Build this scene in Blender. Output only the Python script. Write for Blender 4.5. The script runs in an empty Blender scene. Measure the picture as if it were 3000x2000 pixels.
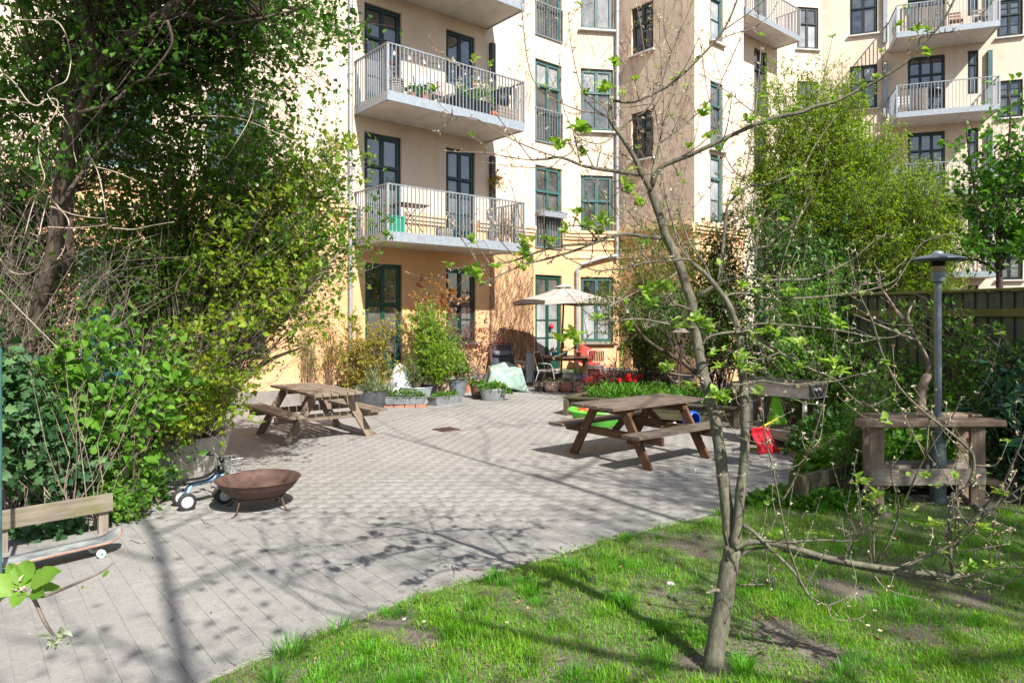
import bpy, math, random
import numpy as np
from mathutils import Vector, Matrix

scene = bpy.context.scene
COL = scene.collection
R = math.radians

# ------------------------------------------------------------------ camera
EYE = 1.84
FPX, CX, HY = 2020.0, 1500.0, 930.0      # focal length, centre and horizon of the 3000x2000 photograph
cam_d = bpy.data.cameras.new("camera")
cam = bpy.data.objects.new("camera", cam_d)
COL.objects.link(cam)
cam.location = (0, 0, EYE)
cam.rotation_euler = (R(90), 0, 0)
cam_d.sensor_width = 36.0
cam_d.lens = FPX / 3000.0 * 36.0
cam_d.shift_y = (HY - 1000.0) / 3000.0
cam_d.clip_start = 0.05
cam_d.clip_end = 500.0
scene.camera = cam

# ------------------------------------------------------------------ light
SUN_EL = 43.5
SUN_DX, SUN_DY = 0.52, -0.854            # horizontal direction towards the sun
world = bpy.data.worlds.new("World")
scene.world = world
world.use_nodes = True
wn = world.node_tree
wn.nodes.clear()
w_out = wn.nodes.new("ShaderNodeOutputWorld")
w_bg = wn.nodes.new("ShaderNodeBackground")
w_sky = wn.nodes.new("ShaderNodeTexSky")
w_sky.sky_type = 'NISHITA'
w_sky.sun_disc = False
w_sky.sun_elevation = R(SUN_EL)
w_sky.sun_rotation = math.atan2(SUN_DX, SUN_DY)
w_sky.air_density = 1.0
w_sky.dust_density = 1.2
w_bg.inputs['Strength'].default_value = 0.085
wn.links.new(w_sky.outputs[0], w_bg.inputs[0])
wn.links.new(w_bg.outputs[0], w_out.inputs[0])

sun_d = bpy.data.lights.new("sun", 'SUN')
sun_d.energy = 5.0
sun_d.angle = R(0.53)
sun_d.color = (1.0, 0.955, 0.88)
sun = bpy.data.objects.new("sun", sun_d)
COL.objects.link(sun)
sv = Vector((SUN_DX * math.cos(R(SUN_EL)), SUN_DY * math.cos(R(SUN_EL)), math.sin(R(SUN_EL))))
sun.rotation_euler = sv.to_track_quat('Z', 'Y').to_euler()
sun.location = sv * 40

scene.view_settings.view_transform = 'Standard'
scene.view_settings.look = 'None'
scene.view_settings.gamma = 1.0
scene.view_settings.use_curve_mapping = False
scene.view_settings.exposure = 0.92
scene.cycles.max_bounces = 6
scene.cycles.diffuse_bounces = 3
scene.cycles.glossy_bounces = 3
scene.cycles.transmission_bounces = 4
scene.cycles.transparent_max_bounces = 4
scene.cycles.caustics_reflective = False
scene.cycles.caustics_refractive = False

# ------------------------------------------------------------------ where things stand
def gp(px, py, z=0.0):
    d = (EYE - z) * FPX / (py - HY)
    return Vector(((px - CX) / FPX * d, d, z))
def pp(px, py, d):
    return Vector(((px - CX) / FPX * d, d, EYE + (HY - py) / FPX * d))
UX = Vector((0.762, 0.647, 0)); UX.normalize()     # along the main facade
NX = Vector((UX.y, -UX.x, 0))                       # out of the main facade, towards the court

# ------------------------------------------------------------------ objects
def tag(o, label=None, cat=None, group=None, kind=None):
    if label: o['label'] = label
    if cat: o['category'] = cat
    if group: o['group'] = group
    if kind: o['kind'] = kind
    return o
def thing(name, label, cat, loc=(0, 0, 0), rz=0.0, group=None):
    o = bpy.data.objects.new(name, None)
    COL.objects.link(o)
    o.location = loc
    o.rotation_euler = (0, 0, rz)
    o.empty_display_size = 0.2
    return tag(o, label, cat, group)
def copy_tree(o, parent=None):
    c = o.copy()
    COL.objects.link(c)
    c.parent = parent
    for ch in list(o.children):
        copy_tree(ch, c)
    return c
def link(name, me, mat, parent=None, loc=None):
    o = bpy.data.objects.new(name, me)
    COL.objects.link(o)
    if mat is not None and len(me.materials) == 0:
        for m in (mat if isinstance(mat, (list, tuple)) else [mat]):
            me.materials.append(m)
    if parent is not None: o.parent = parent
    if loc is not None: o.location = loc
    return o

class MB:
    """gathers verts and faces for one mesh"""
    def __init__(s): s.v = []; s.f = []; s.m = []; s.mi = 0
    def add(s, vs, fs):
        k = len(s.v)
        s.v.extend(tuple(p) for p in vs)
        for f in fs:
            s.f.append(tuple(i + k for i in f)); s.m.append(s.mi)
        return s
    def box(s, c, size, ax=None, ay=None, az=None):
        c = Vector(c); ax = Vector(ax or (1, 0, 0)); ay = Vector(ay or (0, 1, 0)); az = Vector(az or (0, 0, 1))
        hx, hy, hz = size[0] / 2, size[1] / 2, size[2] / 2
        vs = [c + ax * (sx * hx) + ay * (sy * hy) + az * (sz * hz) for sz in (-1, 1) for sy in (-1, 1) for sx in (-1, 1)]
        return s.add(vs, [(0, 2, 3, 1), (4, 5, 7, 6), (0, 1, 5, 4), (1, 3, 7, 5), (3, 2, 6, 7), (2, 0, 4, 6)])
    def tube(s, pts, rad, n=6, cap=True):
        pts = [Vector(p) for p in pts]
        if not hasattr(rad, '__len__'): rad = [rad] * len(pts)
        k0 = len(s.v); m = len(pts)
        t = (pts[1] - pts[0]).normalized()
        ref = Vector((0, 0, 1)) if abs(t.z) < 0.9 else Vector((1, 0, 0))
        a = t.cross(ref).normalized()
        for i, p in enumerate(pts):
            if i == 0: tt = pts[1] - pts[0]
            elif i == m - 1: tt = pts[-1] - pts[-2]
            else: tt = pts[i + 1] - pts[i - 1]
            if tt.length > 1e-9: t = tt.normalized()
            a = a - t * a.dot(t)
            if a.length < 1e-6: a = t.orthogonal()
            a.normalize()
            b = t.cross(a)
            for j in range(n):
                an = 2 * math.pi * j / n
                s.v.append(tuple(p + (a * math.cos(an) + b * math.sin(an)) * rad[i]))
        for i in range(m - 1):
            for j in range(n):
                q, w = k0 + i * n + j, k0 + i * n + (j + 1) % n
                s.f.append((q, w, w + n, q + n)); s.m.append(s.mi)
        if cap:
            s.f.append(tuple(k0 + j for j in reversed(range(n)))); s.m.append(s.mi)
            s.f.append(tuple(k0 + (m - 1) * n + j for j in range(n))); s.m.append(s.mi)
        return s
    def lathe(s, prof, c=(0, 0, 0), n=24, sx=1.0, sy=1.0):
        """prof: list of (radius, z)"""
        k0 = len(s.v); m = len(prof)
        for r, z in prof:
            for j in range(n):
                an = 2 * math.pi * j / n
                s.v.append((c[0] + r * sx * math.cos(an), c[1] + r * sy * math.sin(an), c[2] + z))
        for i in range(m - 1):
            for j in range(n):
                q, w = k0 + i * n + j, k0 + i * n + (j + 1) % n
                s.f.append((q, w, w + n, q + n)); s.m.append(s.mi)
        return s
    def wheel(s, c, axis, r, w, n=18, inner=0.0):
        c = Vector(c); axis = Vector(axis).normalized()
        a = axis.orthogonal().normalized(); b = axis.cross(a)
        ring = []
        prof = [(inner, -w / 2), (r * 0.86, -w / 2), (r, -w * 0.28), (r, w * 0.28), (r * 0.86, w / 2), (inner, w / 2)]
        k0 = len(s.v)
        for rr, h in prof:
            for j in range(n):
                an = 2 * math.pi * j / n
                s.v.append(tuple(c + axis * h + (a * math.cos(an) + b * math.sin(an)) * max(rr, 1e-4)))
        for i in range(len(prof) - 1):
            for j in range(n):
                q, w2 = k0 + i * n + j, k0 + i * n + (j + 1) % n
                s.f.append((q, w2, w2 + n, q + n)); s.m.append(s.mi)
        return s
    def mesh(s, name, mats, smooth=False, offset=None):
        me = bpy.data.meshes.new(name)
        v = s.v if offset is None else [(p[0] - offset[0], p[1] - offset[1], p[2] - offset[2]) for p in s.v]
        me.from_pydata(v, [], s.f)
        for m in (mats if isinstance(mats, (list, tuple)) else [mats]):
            me.materials.append(m)
        if any(s.m): me.polygons.foreach_set('material_index', s.m)
        if smooth: me.polygons.foreach_set('use_smooth', [True] * len(me.polygons))
        me.update()
        return me
    def build(s, name, mats, parent=None, smooth=False, world=False, kind=None):
        """world=True: verts are world coordinates, re-based to the (unrotated) parent"""
        off = None
        if world and parent is not None:
            off = Vector(parent.location)
            p = parent.parent
            while p is not None: off = off + Vector(p.location); p = p.parent
        o = link(name, s.mesh(name, mats, smooth, off), None, parent)
        if kind: o['kind'] = kind
        return o

def base_of(parent):
    off = Vector((0, 0, 0)); p = parent
    while p is not None: off = off + Vector(p.location); p = p.parent
    return off

_plank_cache = {}
def plank(name, p0, p1, width, thick, mat, parent=None, up=(0, 0, 1), ch=0.004, world=True):
    """a chamfered board from p0 to p1, its own object with its grain along local X"""
    p0 = Vector(p0); p1 = Vector(p1)
    ax = (p1 - p0); L = ax.length; ax.normalize()
    az = Vector(up); az = (az - ax * az.dot(ax)).normalized(); ay = az.cross(ax)
    key = (round(L, 3), round(width, 4), round(thick, 4), mat.name)
    me = _plank_cache.get(key)
    if me is None:
        w, t = width / 2, thick / 2
        prof = [(-w, -t + ch), (-w + ch, -t), (w - ch, -t), (w, -t + ch), (w, t - ch), (w - ch, t), (-w + ch, t), (-w, t - ch)]
        vs = [(x, y, z) for x in (-L / 2, L / 2) for y, z in prof]
        fs = [(i, (i + 1) % 8, 8 + (i + 1) % 8, 8 + i) for i in range(8)] + [tuple(reversed(range(8))), tuple(range(8, 16))]
        me = bpy.data.meshes.new(name); me.from_pydata(vs, [], fs); me.materials.append(mat); me.update()
        _plank_cache[key] = me
    o = bpy.data.objects.new(name, me); COL.objects.link(o)
    if parent is not None: o.parent = parent
    c = (p0 + p1) / 2
    if world and parent is not None: c = c - base_of(parent)
    M = Matrix((ax, ay, az)).transposed().to_4x4(); M.translation = c
    o.matrix_local = M
    return o

# ------------------------------------------------------------------ leaves (numpy)
def np_mesh(name, V, faces, mat):
    """V (n,3) array; faces (m,k) int array, k = 3 or 4"""
    me = bpy.data.meshes.new(name)
    n = len(V); m, k = faces.shape
    me.vertices.add(n); me.vertices.foreach_set('co', np.ascontiguousarray(V, dtype=np.float32).ravel())
    me.loops.add(m * k); me.loops.foreach_set('vertex_index', np.ascontiguousarray(faces, dtype=np.int32).ravel())
    me.polygons.add(m)
    me.polygons.foreach_set('loop_start', np.arange(0, m * k, k, dtype=np.int32))
    if mat is not None: me.materials.append(mat)
    me.update(calc_edges=True)
    return me
def unit(a):
    return a / np.maximum(np.linalg.norm(a, axis=1, keepdims=True), 1e-9)
def leaf_arrays(C, D, N, L, W, shape='quad', fold=0.18, droop=0.12):
    D = unit(D); S = unit(np.cross(D, N)); N = np.cross(S, D)
    L = L[:, None]; W = W[:, None]
    if shape == 'quad':
        V = np.stack([C, C + D * L * .45 + S * W * .5 + N * W * fold, C + D * L - N * L * droop, C + D * L * .45 - S * W * .5 + N * W * fold], 1)
        idx = np.arange(len(C))[:, None] * 4 + np.array([[0, 1, 2, 3]])
        # split down the midrib so that the fold shades
        f = np.concatenate([idx[:, [0, 1, 2]], idx[:, [0, 2, 3]]], 0)
        return V.reshape(-1, 3), f
    if shape == 'ovate':
        V = np.stack([C, C + D * L * .22 + S * W * .42 + N * W * fold, C + D * L * .58 + S * W * .46 + N * W * fold,
                      C + D * L - N * L * droop, C + D * L * .58 - S * W * .46 + N * W * fold, C + D * L * .22 - S * W * .42 + N * W * fold,
                      C + D * L * .5], 1)
        idx = np.arange(len(C))[:, None] * 7
        tri = np.array([[0, 1, 6], [1, 2, 6], [2, 3, 6], [3, 4, 6], [4, 5, 6], [5, 0, 6]])
        f = (idx[:, None, :] + tri[None]).reshape(-1, 3)
        return V.reshape(-1, 3), f
    if shape == 'oval':
        out = [(.10, .26), (.30, .46), (.55, .50), (.78, .36), (.93, .14)]
        pts = [(0.0, 0.0)] + out + [(1.0, 0.0)] + [(a, -b) for a, b in reversed(out)]
        V = np.stack([C + D * L * a + S * W * b + N * W * (fold * abs(b) * 2.2 + .05 * ((i % 2) * 2 - 1)) - N * L * droop * a * a for i, (a, b) in enumerate(pts)] + [C + D * L * .5 - N * L * droop * .25], 1)
        k = len(pts); idx = np.arange(len(C))[:, None] * (k + 1)
        tri = np.array([[i, (i + 1) % k, k] for i in range(k)])
        return V.reshape(-1, 3), (idx[:, None, :] + tri[None]).reshape(-1, 3)
    if shape == 'lobed':       # ivy: five points
        pts = [(0.0, 0.0), (.12, .42), (.38, .26), (.52, .50), (.66, .20), (1.0, 0.0), (.66, -.20), (.52, -.50), (.38, -.26), (.12, -.42)]
        V = np.stack([C + D * L * a + S * W * b + N * W * (fold * abs(b) * 1.6 - droop * a * a * .5) for a, b in pts] + [C + D * L * .35], 1)
        idx = np.arange(len(C))[:, None] * 11
        tri = np.array([[i, (i + 1) % 10, 10] for i in range(10)])
        f = (idx[:, None, :] + tri[None]).reshape(-1, 3)
        return V.reshape(-1, 3), f
def leaves(name, C, D, N, L, W, mat, parent=None, shape='quad', kind='stuff', fold=0.18, droop=0.12):
    V, f = leaf_arrays(np.asarray(C, float), np.asarray(D, float), np.asarray(N, float), np.asarray(L, float), np.asarray(W, float), shape, fold, droop)
    if parent is not None: V = V - np.array(base_of(parent))[None]
    o = link(name, np_mesh(name, V, f, mat), None, parent)
    if kind: o['kind'] = kind
    return o

# ------------------------------------------------------------------ materials
def nmat(name):
    m = bpy.data.materials.new(name); m.use_nodes = True
    nt = m.node_tree; nt.nodes.clear()
    out = nt.nodes.new("ShaderNodeOutputMaterial")
    return m, nt, out
def nd(nt, typ, **kw):
    n = nt.nodes.new(typ)
    for k, v in kw.items():
        if k in n.inputs: n.inputs[k].default_value = v
        else: setattr(n, k, v)
    return n
def noise(nt, vec, scale, detail=4.0, rough=0.55, dist=0.0):
    n = nd(nt, "ShaderNodeTexNoise", Scale=scale, Detail=detail, Roughness=rough, Distortion=dist)
    if vec is not None: nt.links.new(vec, n.inputs['Vector'])
    return n.outputs['Fac']
def ramp(nt, fac, stops):
    r = nt.nodes.new("ShaderNodeValToRGB")
    el = r.color_ramp.elements
    while len(el) < len(stops): el.new(0.5)
    for e, (p, c) in zip(el, stops):
        e.position = p; e.color = (c[0], c[1], c[2], 1) if hasattr(c, '__len__') else (c, c, c, 1)
    nt.links.new(fac, r.inputs[0])
    return r.outputs[0]
def mixc(nt, fac, a, b, mode='MIX'):
    n = nt.nodes.new("ShaderNodeMix"); n.data_type = 'RGBA'; n.blend_type = mode
    for sock, v in ((n.inputs[0], fac), (n.inputs[6], a), (n.inputs[7], b)):
        if hasattr(v, 'is_linked') or hasattr(v, 'links'): nt.links.new(v, sock)
        elif hasattr(v, '__len__'): sock.default_value = (v[0], v[1], v[2], 1)
        else: sock.default_value = v
    return n.outputs[2]
def math_n(nt, op, a, b=0.5):
    n = nt.nodes.new("ShaderNodeMath"); n.operation = op
    for sock, v in ((n.inputs[0], a), (n.inputs[1], b)):
        if hasattr(v, 'links'): nt.links.new(v, sock)
        else: sock.default_value = v
    return n.outputs[0]
def mapping(nt, vec, scale=(1, 1, 1), rot=(0, 0, 0)):
    n = nt.nodes.new("ShaderNodeMapping"); n.inputs['Scale'].default_value = scale; n.inputs['Rotation'].default_value = rot
    nt.links.new(vec, n.inputs['Vector'])
    return n.outputs[0]
def bump(nt, h, strength=0.3, dist=0.01):
    b = nd(nt, "ShaderNodeBump", Strength=strength, Distance=dist)
    nt.links.new(h, b.inputs['Height'])
    return b.outputs[0]
def coords(nt, which='Object'):
    return nt.nodes.new("ShaderNodeTexCoord").outputs[which]
def wpos(nt):
    return nt.nodes.new("ShaderNodeNewGeometry").outputs['Position']
def rnd(nt):
    """a number per object and per island"""
    g = nt.nodes.new("ShaderNodeNewGeometry").outputs['Random Per Island']
    o = nt.nodes.new("ShaderNodeObjectInfo").outputs['Random']
    return math_n(nt, 'FRACT', math_n(nt, 'ADD', g, o))
def principled(nt, out, col, rough=0.6, metal=0.0, spec=0.5, normal=None):
    p = nt.nodes.new("ShaderNodeBsdfPrincipled")
    for key, v in (('Base Color', col), ('Roughness', rough), ('Metallic', metal), ('Specular IOR Level', spec)):
        if hasattr(v, 'links'): nt.links.new(v, p.inputs[key])
        elif hasattr(v, '__len__'): p.inputs[key].default_value = (v[0], v[1], v[2], 1)
        else: p.inputs[key].default_value = v
    if normal is not None: nt.links.new(normal, p.inputs['Normal'])
    nt.links.new(p.outputs[0], out.inputs[0])
    return p
def sc(c, k): return tuple(min(1.0, x * k) for x in c)

def m_plain(name, col, rough=0.6, scale=8.0, amt=0.25, bmp=0.15, metal=0.0, spec=0.5, space='Object', bscale=None):
    m, nt, out = nmat(name)
    v = coords(nt, space) if space != 'World' else wpos(nt)
    f = noise(nt, v, scale, 5)
    c = ramp(nt, f, [(0.3, sc(col, 1 - amt)), (0.7, sc(col, 1 + amt * 0.7))])
    r2 = ramp(nt, noise(nt, v, scale * 2.3, 3), [(0.3, max(0.03, rough - 0.12)), (0.7, min(1, rough + 0.12))])
    nb = bump(nt, noise(nt, v, bscale or scale * 6, 4), bmp, 0.004) if bmp else None
    principled(nt, out, c, r2, metal, spec, nb)
    return m
def m_leaf(name, c1, c2, trans=0.35, rough=0.45, c3=None):
    m, nt, out = nmat(name)
    f = rnd(nt)
    stops = [(0.0, c1), (0.85, c2)] + ([(1.0, c3)] if c3 else [])
    c = ramp(nt, f, stops)
    p = nt.nodes.new("ShaderNodeBsdfPrincipled")
    nt.links.new(c, p.inputs['Base Color']); p.inputs['Roughness'].default_value = rough
    p.inputs['Specular IOR Level'].default_value = 0.35
    t = nt.nodes.new("ShaderNodeBsdfTranslucent")
    tc = mixc(nt, 0.7, c, (1.0, 0.95, 0.25), 'MULTIPLY')
    tb = nt.nodes.new("ShaderNodeMix"); tb.data_type = 'RGBA'; tb.blend_type = 'ADD'
    tb.inputs[0].default_value = 1.0
    nt.links.new(tc, tb.inputs[6]); nt.links.new(tc, tb.inputs[7])
    nt.links.new(tb.outputs[2], t.inputs[0])
    mx = nt.nodes.new("ShaderNodeMixShader"); mx.inputs[0].default_value = trans
    nt.links.new(p.outputs[0], mx.inputs[1]); nt.links.new(t.outputs[0], mx.inputs[2])
    nt.links.new(mx.outputs[0], out.inputs[0])
    return m
def m_wood(name, c1, c2, rough=0.8, moss=None, along='X', amt=1.0):
    m, nt, out = nmat(name)
    v = coords(nt, 'Object')
    o = nt.nodes.new("ShaderNodeObjectInfo").outputs['Random']
    ad = nt.nodes.new("ShaderNodeVectorMath"); ad.operation = 'ADD'
    cmb = nt.nodes.new("ShaderNodeCombineXYZ")
    for i, k in enumerate((17.0, 31.0, 11.0)): nt.links.new(math_n(nt, 'MULTIPLY', o, k), cmb.inputs[i])
    nt.links.new(v, ad.inputs[0]); nt.links.new(cmb.outputs[0], ad.inputs[1])
    v = ad.outputs[0]
    s = {'X': (1.2, 26, 26), 'Z': (26, 26, 1.2)}[along]
    g = noise(nt, mapping(nt, v, s), 1.6, 6, 0.65, 0.4)
    c = ramp(nt, g, [(0.28, c1), (0.52, tuple((a + b) / 2 for a, b in zip(c1, c2))), (0.75, c2)])
    blot = noise(nt, v, 2.6, 3)
    c = mixc(nt, ramp(nt, blot, [(0.35, 0.0), (0.75, 0.55 * amt)]), c, sc(c1, 0.7))
    tint = ramp(nt, o, [(0.0, (0.8, 0.8, 0.8)), (1.0, (1.12, 1.08, 1.05))])
    c = mixc(nt, 1.0, c, tint, 'MULTIPLY')
    if moss:
        c = mixc(nt, ramp(nt, noise(nt, v, 4.5, 5, 0.7), [(0.5, 0.0), (0.68, 0.8)]), c, moss)
    principled(nt, out, c, rough, 0, 0.3, bump(nt, g, 0.5, 0.004))
    return m
def m_bark(name, c1, c2, scale=14, bmp=0.6, lichen=None):
    m, nt, out = nmat(name)
    v = wpos(nt)
    g = noise(nt, mapping(nt, v, (1, 1, 0.35)), scale, 6, 0.65)
    c = ramp(nt, g, [(0.3, c1), (0.7, c2)])
    if lichen:
        c = mixc(nt, ramp(nt, noise(nt, v, scale * 0.6, 5), [(0.55, 0.0), (0.66, 0.7)]), c, lichen)
    principled(nt, out, c, 0.85, 0, 0.25, bump(nt, g, bmp, 0.008))
    return m
def m_wall(name, base, dirty, streak=(0.5, 0.4, 0.32)):
    m, nt, out = nmat(name)
    v = wpos(nt)
    c = ramp(nt, noise(nt, v, 0.8, 6, 0.6), [(0.32, dirty), (0.62, base)])
    fine = noise(nt, v, 22, 4)
    c = mixc(nt, ramp(nt, fine, [(0.3, 0.14), (0.7, 0.0)]), c, sc(dirty, 0.75))
    st = noise(nt, mapping(nt, v, (3.0, 3.0, 0.22)), 1.4, 5)
    c = mixc(nt, ramp(nt, st, [(0.53, 0.0), (0.78, 0.5)]), c, streak)
    c = mixc(nt, ramp(nt, noise(nt, v, 2.2, 7, 0.75, 0.6), [(0.60, 0.0), (0.64, 0.22)]), c, sc(dirty, 0.9))
    h = math_n(nt, 'ADD', math_n(nt, 'MULTIPLY', fine, 0.5), noise(nt, v, 3.5, 4))
    principled(nt, out, c, 0.92, 0, 0.2, bump(nt, h, 0.55, 0.02))
    return m
def m_pane(name, c1, c2, ior=2.3):
    m, nt, out = nmat(name)
    v = wpos(nt)
    o = nt.nodes.new("ShaderNodeObjectInfo").outputs['Random']
    f = math_n(nt, 'ADD', math_n(nt, 'MULTIPLY', noise(nt, v, 2.4, 4), 0.85), math_n(nt, 'MULTIPLY', o, 0.35))
    c = ramp(nt, f, [(0.35, c1), (0.8, c2)])
    p = principled(nt, out, c, 0.03, 0, 0.5, bump(nt, noise(nt, v, 1.1, 1), 0.05, 0.03))
    p.inputs['IOR'].default_value = ior
    return m

def m_grass(name, c1, c2, trans, rough, c3):
    m, nt, out = nmat(name)
    v = wpos(nt)
    c = ramp(nt, rnd(nt), [(0.0, c1), (0.8, c2), (1.0, c3)])
    c = mixc(nt, 1.0, c, ramp(nt, noise(nt, v, 1.3, 4), [(0.3, (0.62, 0.80, 0.65)), (0.5, (1.0, 1.05, 0.9)), (0.7, (1.25, 1.15, 1.0))]), 'MULTIPLY')
    c = mixc(nt, ramp(nt, noise(nt, v, 5.0, 3), [(0.58, 0.0), (0.75, 0.55)]), c, (0.30, 0.27, 0.12))
    p = principled(nt, nt.nodes.new("ShaderNodeOutputMaterial"), c, rough, 0, 0.4)
    t = nt.nodes.new("ShaderNodeBsdfTranslucent"); nt.links.new(mixc(nt, 1.0, c, (1.3, 1.25, 0.5), 'MULTIPLY'), t.inputs[0])
    mx = nt.nodes.new("ShaderNodeMixShader"); mx.inputs[0].default_value = trans
    nt.links.new(p.outputs[0], mx.inputs[1]); nt.links.new(t.outputs[0], mx.inputs[2]); nt.links.new(mx.outputs[0], out.inputs[0])
    nt.nodes.remove([n for n in nt.nodes if n.type == 'OUTPUT_MATERIAL' and n != out][0])
    return m
M = {}
M['wall_cream'] = m_wall('cream_render', (0.75, 0.61, 0.49), (0.62, 0.48, 0.375))
M['wall_orange'] = m_wall('orange_render', (0.76, 0.475, 0.275), (0.66, 0.38, 0.195), (0.46, 0.28, 0.16))
M['wall_far'] = m_wall('far_render', (0.72, 0.605, 0.49), (0.61, 0.495, 0.39))
M['wall_side'] = m_wall('vine_stained_render', (0.74, 0.61, 0.49), (0.60, 0.48, 0.38), (0.42, 0.31, 0.25))
M['cornice'] = m_plain('cornice_render', (0.80, 0.55, 0.32), 0.9, 3, 0.2, 0.3, space='World')
M['plinth'] = m_plain('grey_plinth', (0.22, 0.20, 0.18), 0.9, 4, 0.3, 0.3, space='World')
M['frame_green'] = m_plain('dark_green_paint', (0.006, 0.030, 0.030), 0.35, 10, 0.2, 0.05, space='World')
M['frame_teal'] = m_plain('teal_green_paint', (0.045, 0.125, 0.125), 0.45, 10, 0.25, 0.08, space='World')
M['frame_dark'] = m_plain('blackish_green_paint', (0.006, 0.02, 0.022), 0.4, 10, 0.2, 0.05, space='World')
M['frame_door'] = m_plain('green_door_paint', (0.008, 0.062, 0.042), 0.35, 10, 0.2, 0.05, space='World')
M['pane'] = m_pane('window_glass', (0.008, 0.010, 0.012), (0.13, 0.13, 0.125))
M['pane_curtain'] = m_pane('curtained_glass', (0.16, 0.17, 0.18), (0.42, 0.43, 0.43), 1.6)
M['galv'] = m_plain('galvanised_steel', (0.34, 0.38, 0.42), 0.45, 14, 0.18, 0.05, metal=0.35, space='World')
M['galv_dark'] = m_plain('weathered_zinc', (0.30, 0.32, 0.34), 0.5, 12, 0.3, 0.1, metal=0.5, space='World')
M['pipe'] = m_plain('zinc_pipe', (0.38, 0.40, 0.42), 0.5, 10, 0.25, 0.1, metal=0.4, space='World')
M['steel_dark'] = m_plain('dark_steel', (0.07, 0.065, 0.06), 0.5, 12, 0.3, 0.1, metal=0.3, space='World')
M['soffit'] = m_plain('balcony_soffit', (0.60, 0.57, 0.54), 0.8, 3, 0.12, 0.1, space='World')
M['wood_table'] = m_wood('weathered_table_wood', (0.085, 0.065, 0.05), (0.23, 0.19, 0.155))
M['wood_leg'] = m_wood('brown_table_leg', (0.075, 0.038, 0.02), (0.19, 0.105, 0.055))
M['wood_pale'] = m_wood('pale_table_wood', (0.15, 0.115, 0.085), (0.33, 0.27, 0.21))
M['wood_grey'] = m_wood('silver_grey_plank', (0.17, 0.14, 0.115), (0.42, 0.36, 0.31))
M['wood_moss'] = m_wood('mossy_plank', (0.12, 0.105, 0.08), (0.31, 0.27, 0.21), moss=(0.13, 0.14, 0.04))
M['wood_bed'] = m_wood('mossy_bed_timber', (0.05, 0.045, 0.03), (0.14, 0.12, 0.07), moss=(0.10, 0.11, 0.025))
M['fence'] = m_wood('green_fence_board', (0.06, 0.075, 0.055), (0.17, 0.18, 0.14), moss=(0.13, 0.155, 0.04))
M['fence_rail'] = m_wood('mossy_fence_rail', (0.11, 0.115, 0.04), (0.22, 0.21, 0.07), moss=(0.18, 0.18, 0.04))
M['wood_bar'] = m_wood('bar_counter_wood', (0.20, 0.135, 0.095), (0.42, 0.31, 0.235))
M['wood_brown'] = m_wood('brown_post_wood', (0.18, 0.09, 0.045), (0.36, 0.2, 0.1))
M['teal_board'] = m_plain('teal_board', (0.02, 0.16, 0.14), 0.6, 6, 0.25, 0.1)
M['rust'] = m_plain('rusty_steel', (0.10, 0.054, 0.042), 0.75, 9, 0.45, 0.35, metal=0.15)
M['rubber'] = m_plain('black_rubber', (0.02, 0.02, 0.02), 0.7, 20, 0.3, 0.1)
M['white_pl'] = m_plain('white_plastic', (0.72, 0.72, 0.70), 0.4, 10, 0.1, 0.03)
M['grey_pl'] = m_plain('grey_plastic', (0.45, 0.46, 0.47), 0.45, 10, 0.12, 0.03)
M['blue_paint'] = m_plain('pale_blue_paint', (0.22, 0.42, 0.62), 0.3, 10, 0.12, 0.03)
M['black_pl'] = m_plain('black_plastic', (0.014, 0.014, 0.016), 0.4, 14, 0.2, 0.05)
M['chrome'] = m_plain('bright_wire', (0.68, 0.68, 0.68), 0.25, 12, 0.08, 0.0, metal=0.85)
M['lime_pl'] = m_plain('lime_green_plastic', (0.13, 0.58, 0.06), 0.4, 6, 0.12, 0.03)
M['red_pl'] = m_plain('red_plastic', (0.55, 0.015, 0.03), 0.4, 8, 0.15, 0.04)
M['yellow_pl'] = m_plain('yellow_plastic', (0.72, 0.55, 0.04), 0.45, 10, 0.15, 0.03)
M['blue_pl'] = m_plain('blue_plastic', (0.02, 0.10, 0.48), 0.4, 8, 0.15, 0.03)
M['orange_pl'] = m_plain('orange_plastic', (0.75, 0.16, 0.03), 0.4, 8, 0.12, 0.03)
M['green_pl'] = m_plain('green_plastic', (0.02, 0.34, 0.20), 0.4, 8, 0.15, 0.03)
M['stainless'] = m_plain('brushed_stainless', (0.42, 0.40, 0.38), 0.38, 12, 0.2, 0.06, metal=0.6)
M['castiron'] = m_plain('cast_iron', (0.02, 0.019, 0.018), 0.6, 18, 0.3, 0.2)
M['terracotta'] = m_plain('terracotta', (0.42, 0.20, 0.13), 0.85, 6, 0.3, 0.2)
M['terra_pale'] = m_plain('limed_terracotta', (0.45, 0.31, 0.24), 0.85, 7, 0.35, 0.25)
M['beige_pot'] = m_plain('beige_stoneware', (0.48, 0.40, 0.29), 0.8, 6, 0.25, 0.2)
M['dark_pot'] = m_plain('dark_glazed_pot', (0.055, 0.042, 0.04), 0.45, 8, 0.35, 0.15)
M['brown_pot'] = m_plain('brown_clay_pot', (0.13, 0.07, 0.05), 0.7, 7, 0.35, 0.2)
M['bluegrey_pot'] = m_plain('blue_grey_pot', (0.14, 0.17, 0.2), 0.6, 7, 0.25, 0.15)
M['anthracite'] = m_plain('anthracite_planter', (0.06, 0.065, 0.07), 0.7, 7, 0.25, 0.15)
M['teal_pot'] = m_plain('turquoise_pot', (0.02, 0.28, 0.36), 0.4, 8, 0.15, 0.05)
M['soil'] = m_plain('potting_soil', (0.035, 0.026, 0.02), 0.95, 30, 0.5, 0.8, space='World')
M['concrete'] = m_plain('weathered_concrete', (0.40, 0.37, 0.32), 0.9, 5, 0.4, 0.6)
M['parasol'] = m_plain('grey_beige_canvas', (0.42, 0.37, 0.33), 0.85, 5, 0.08, 0.08)
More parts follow.
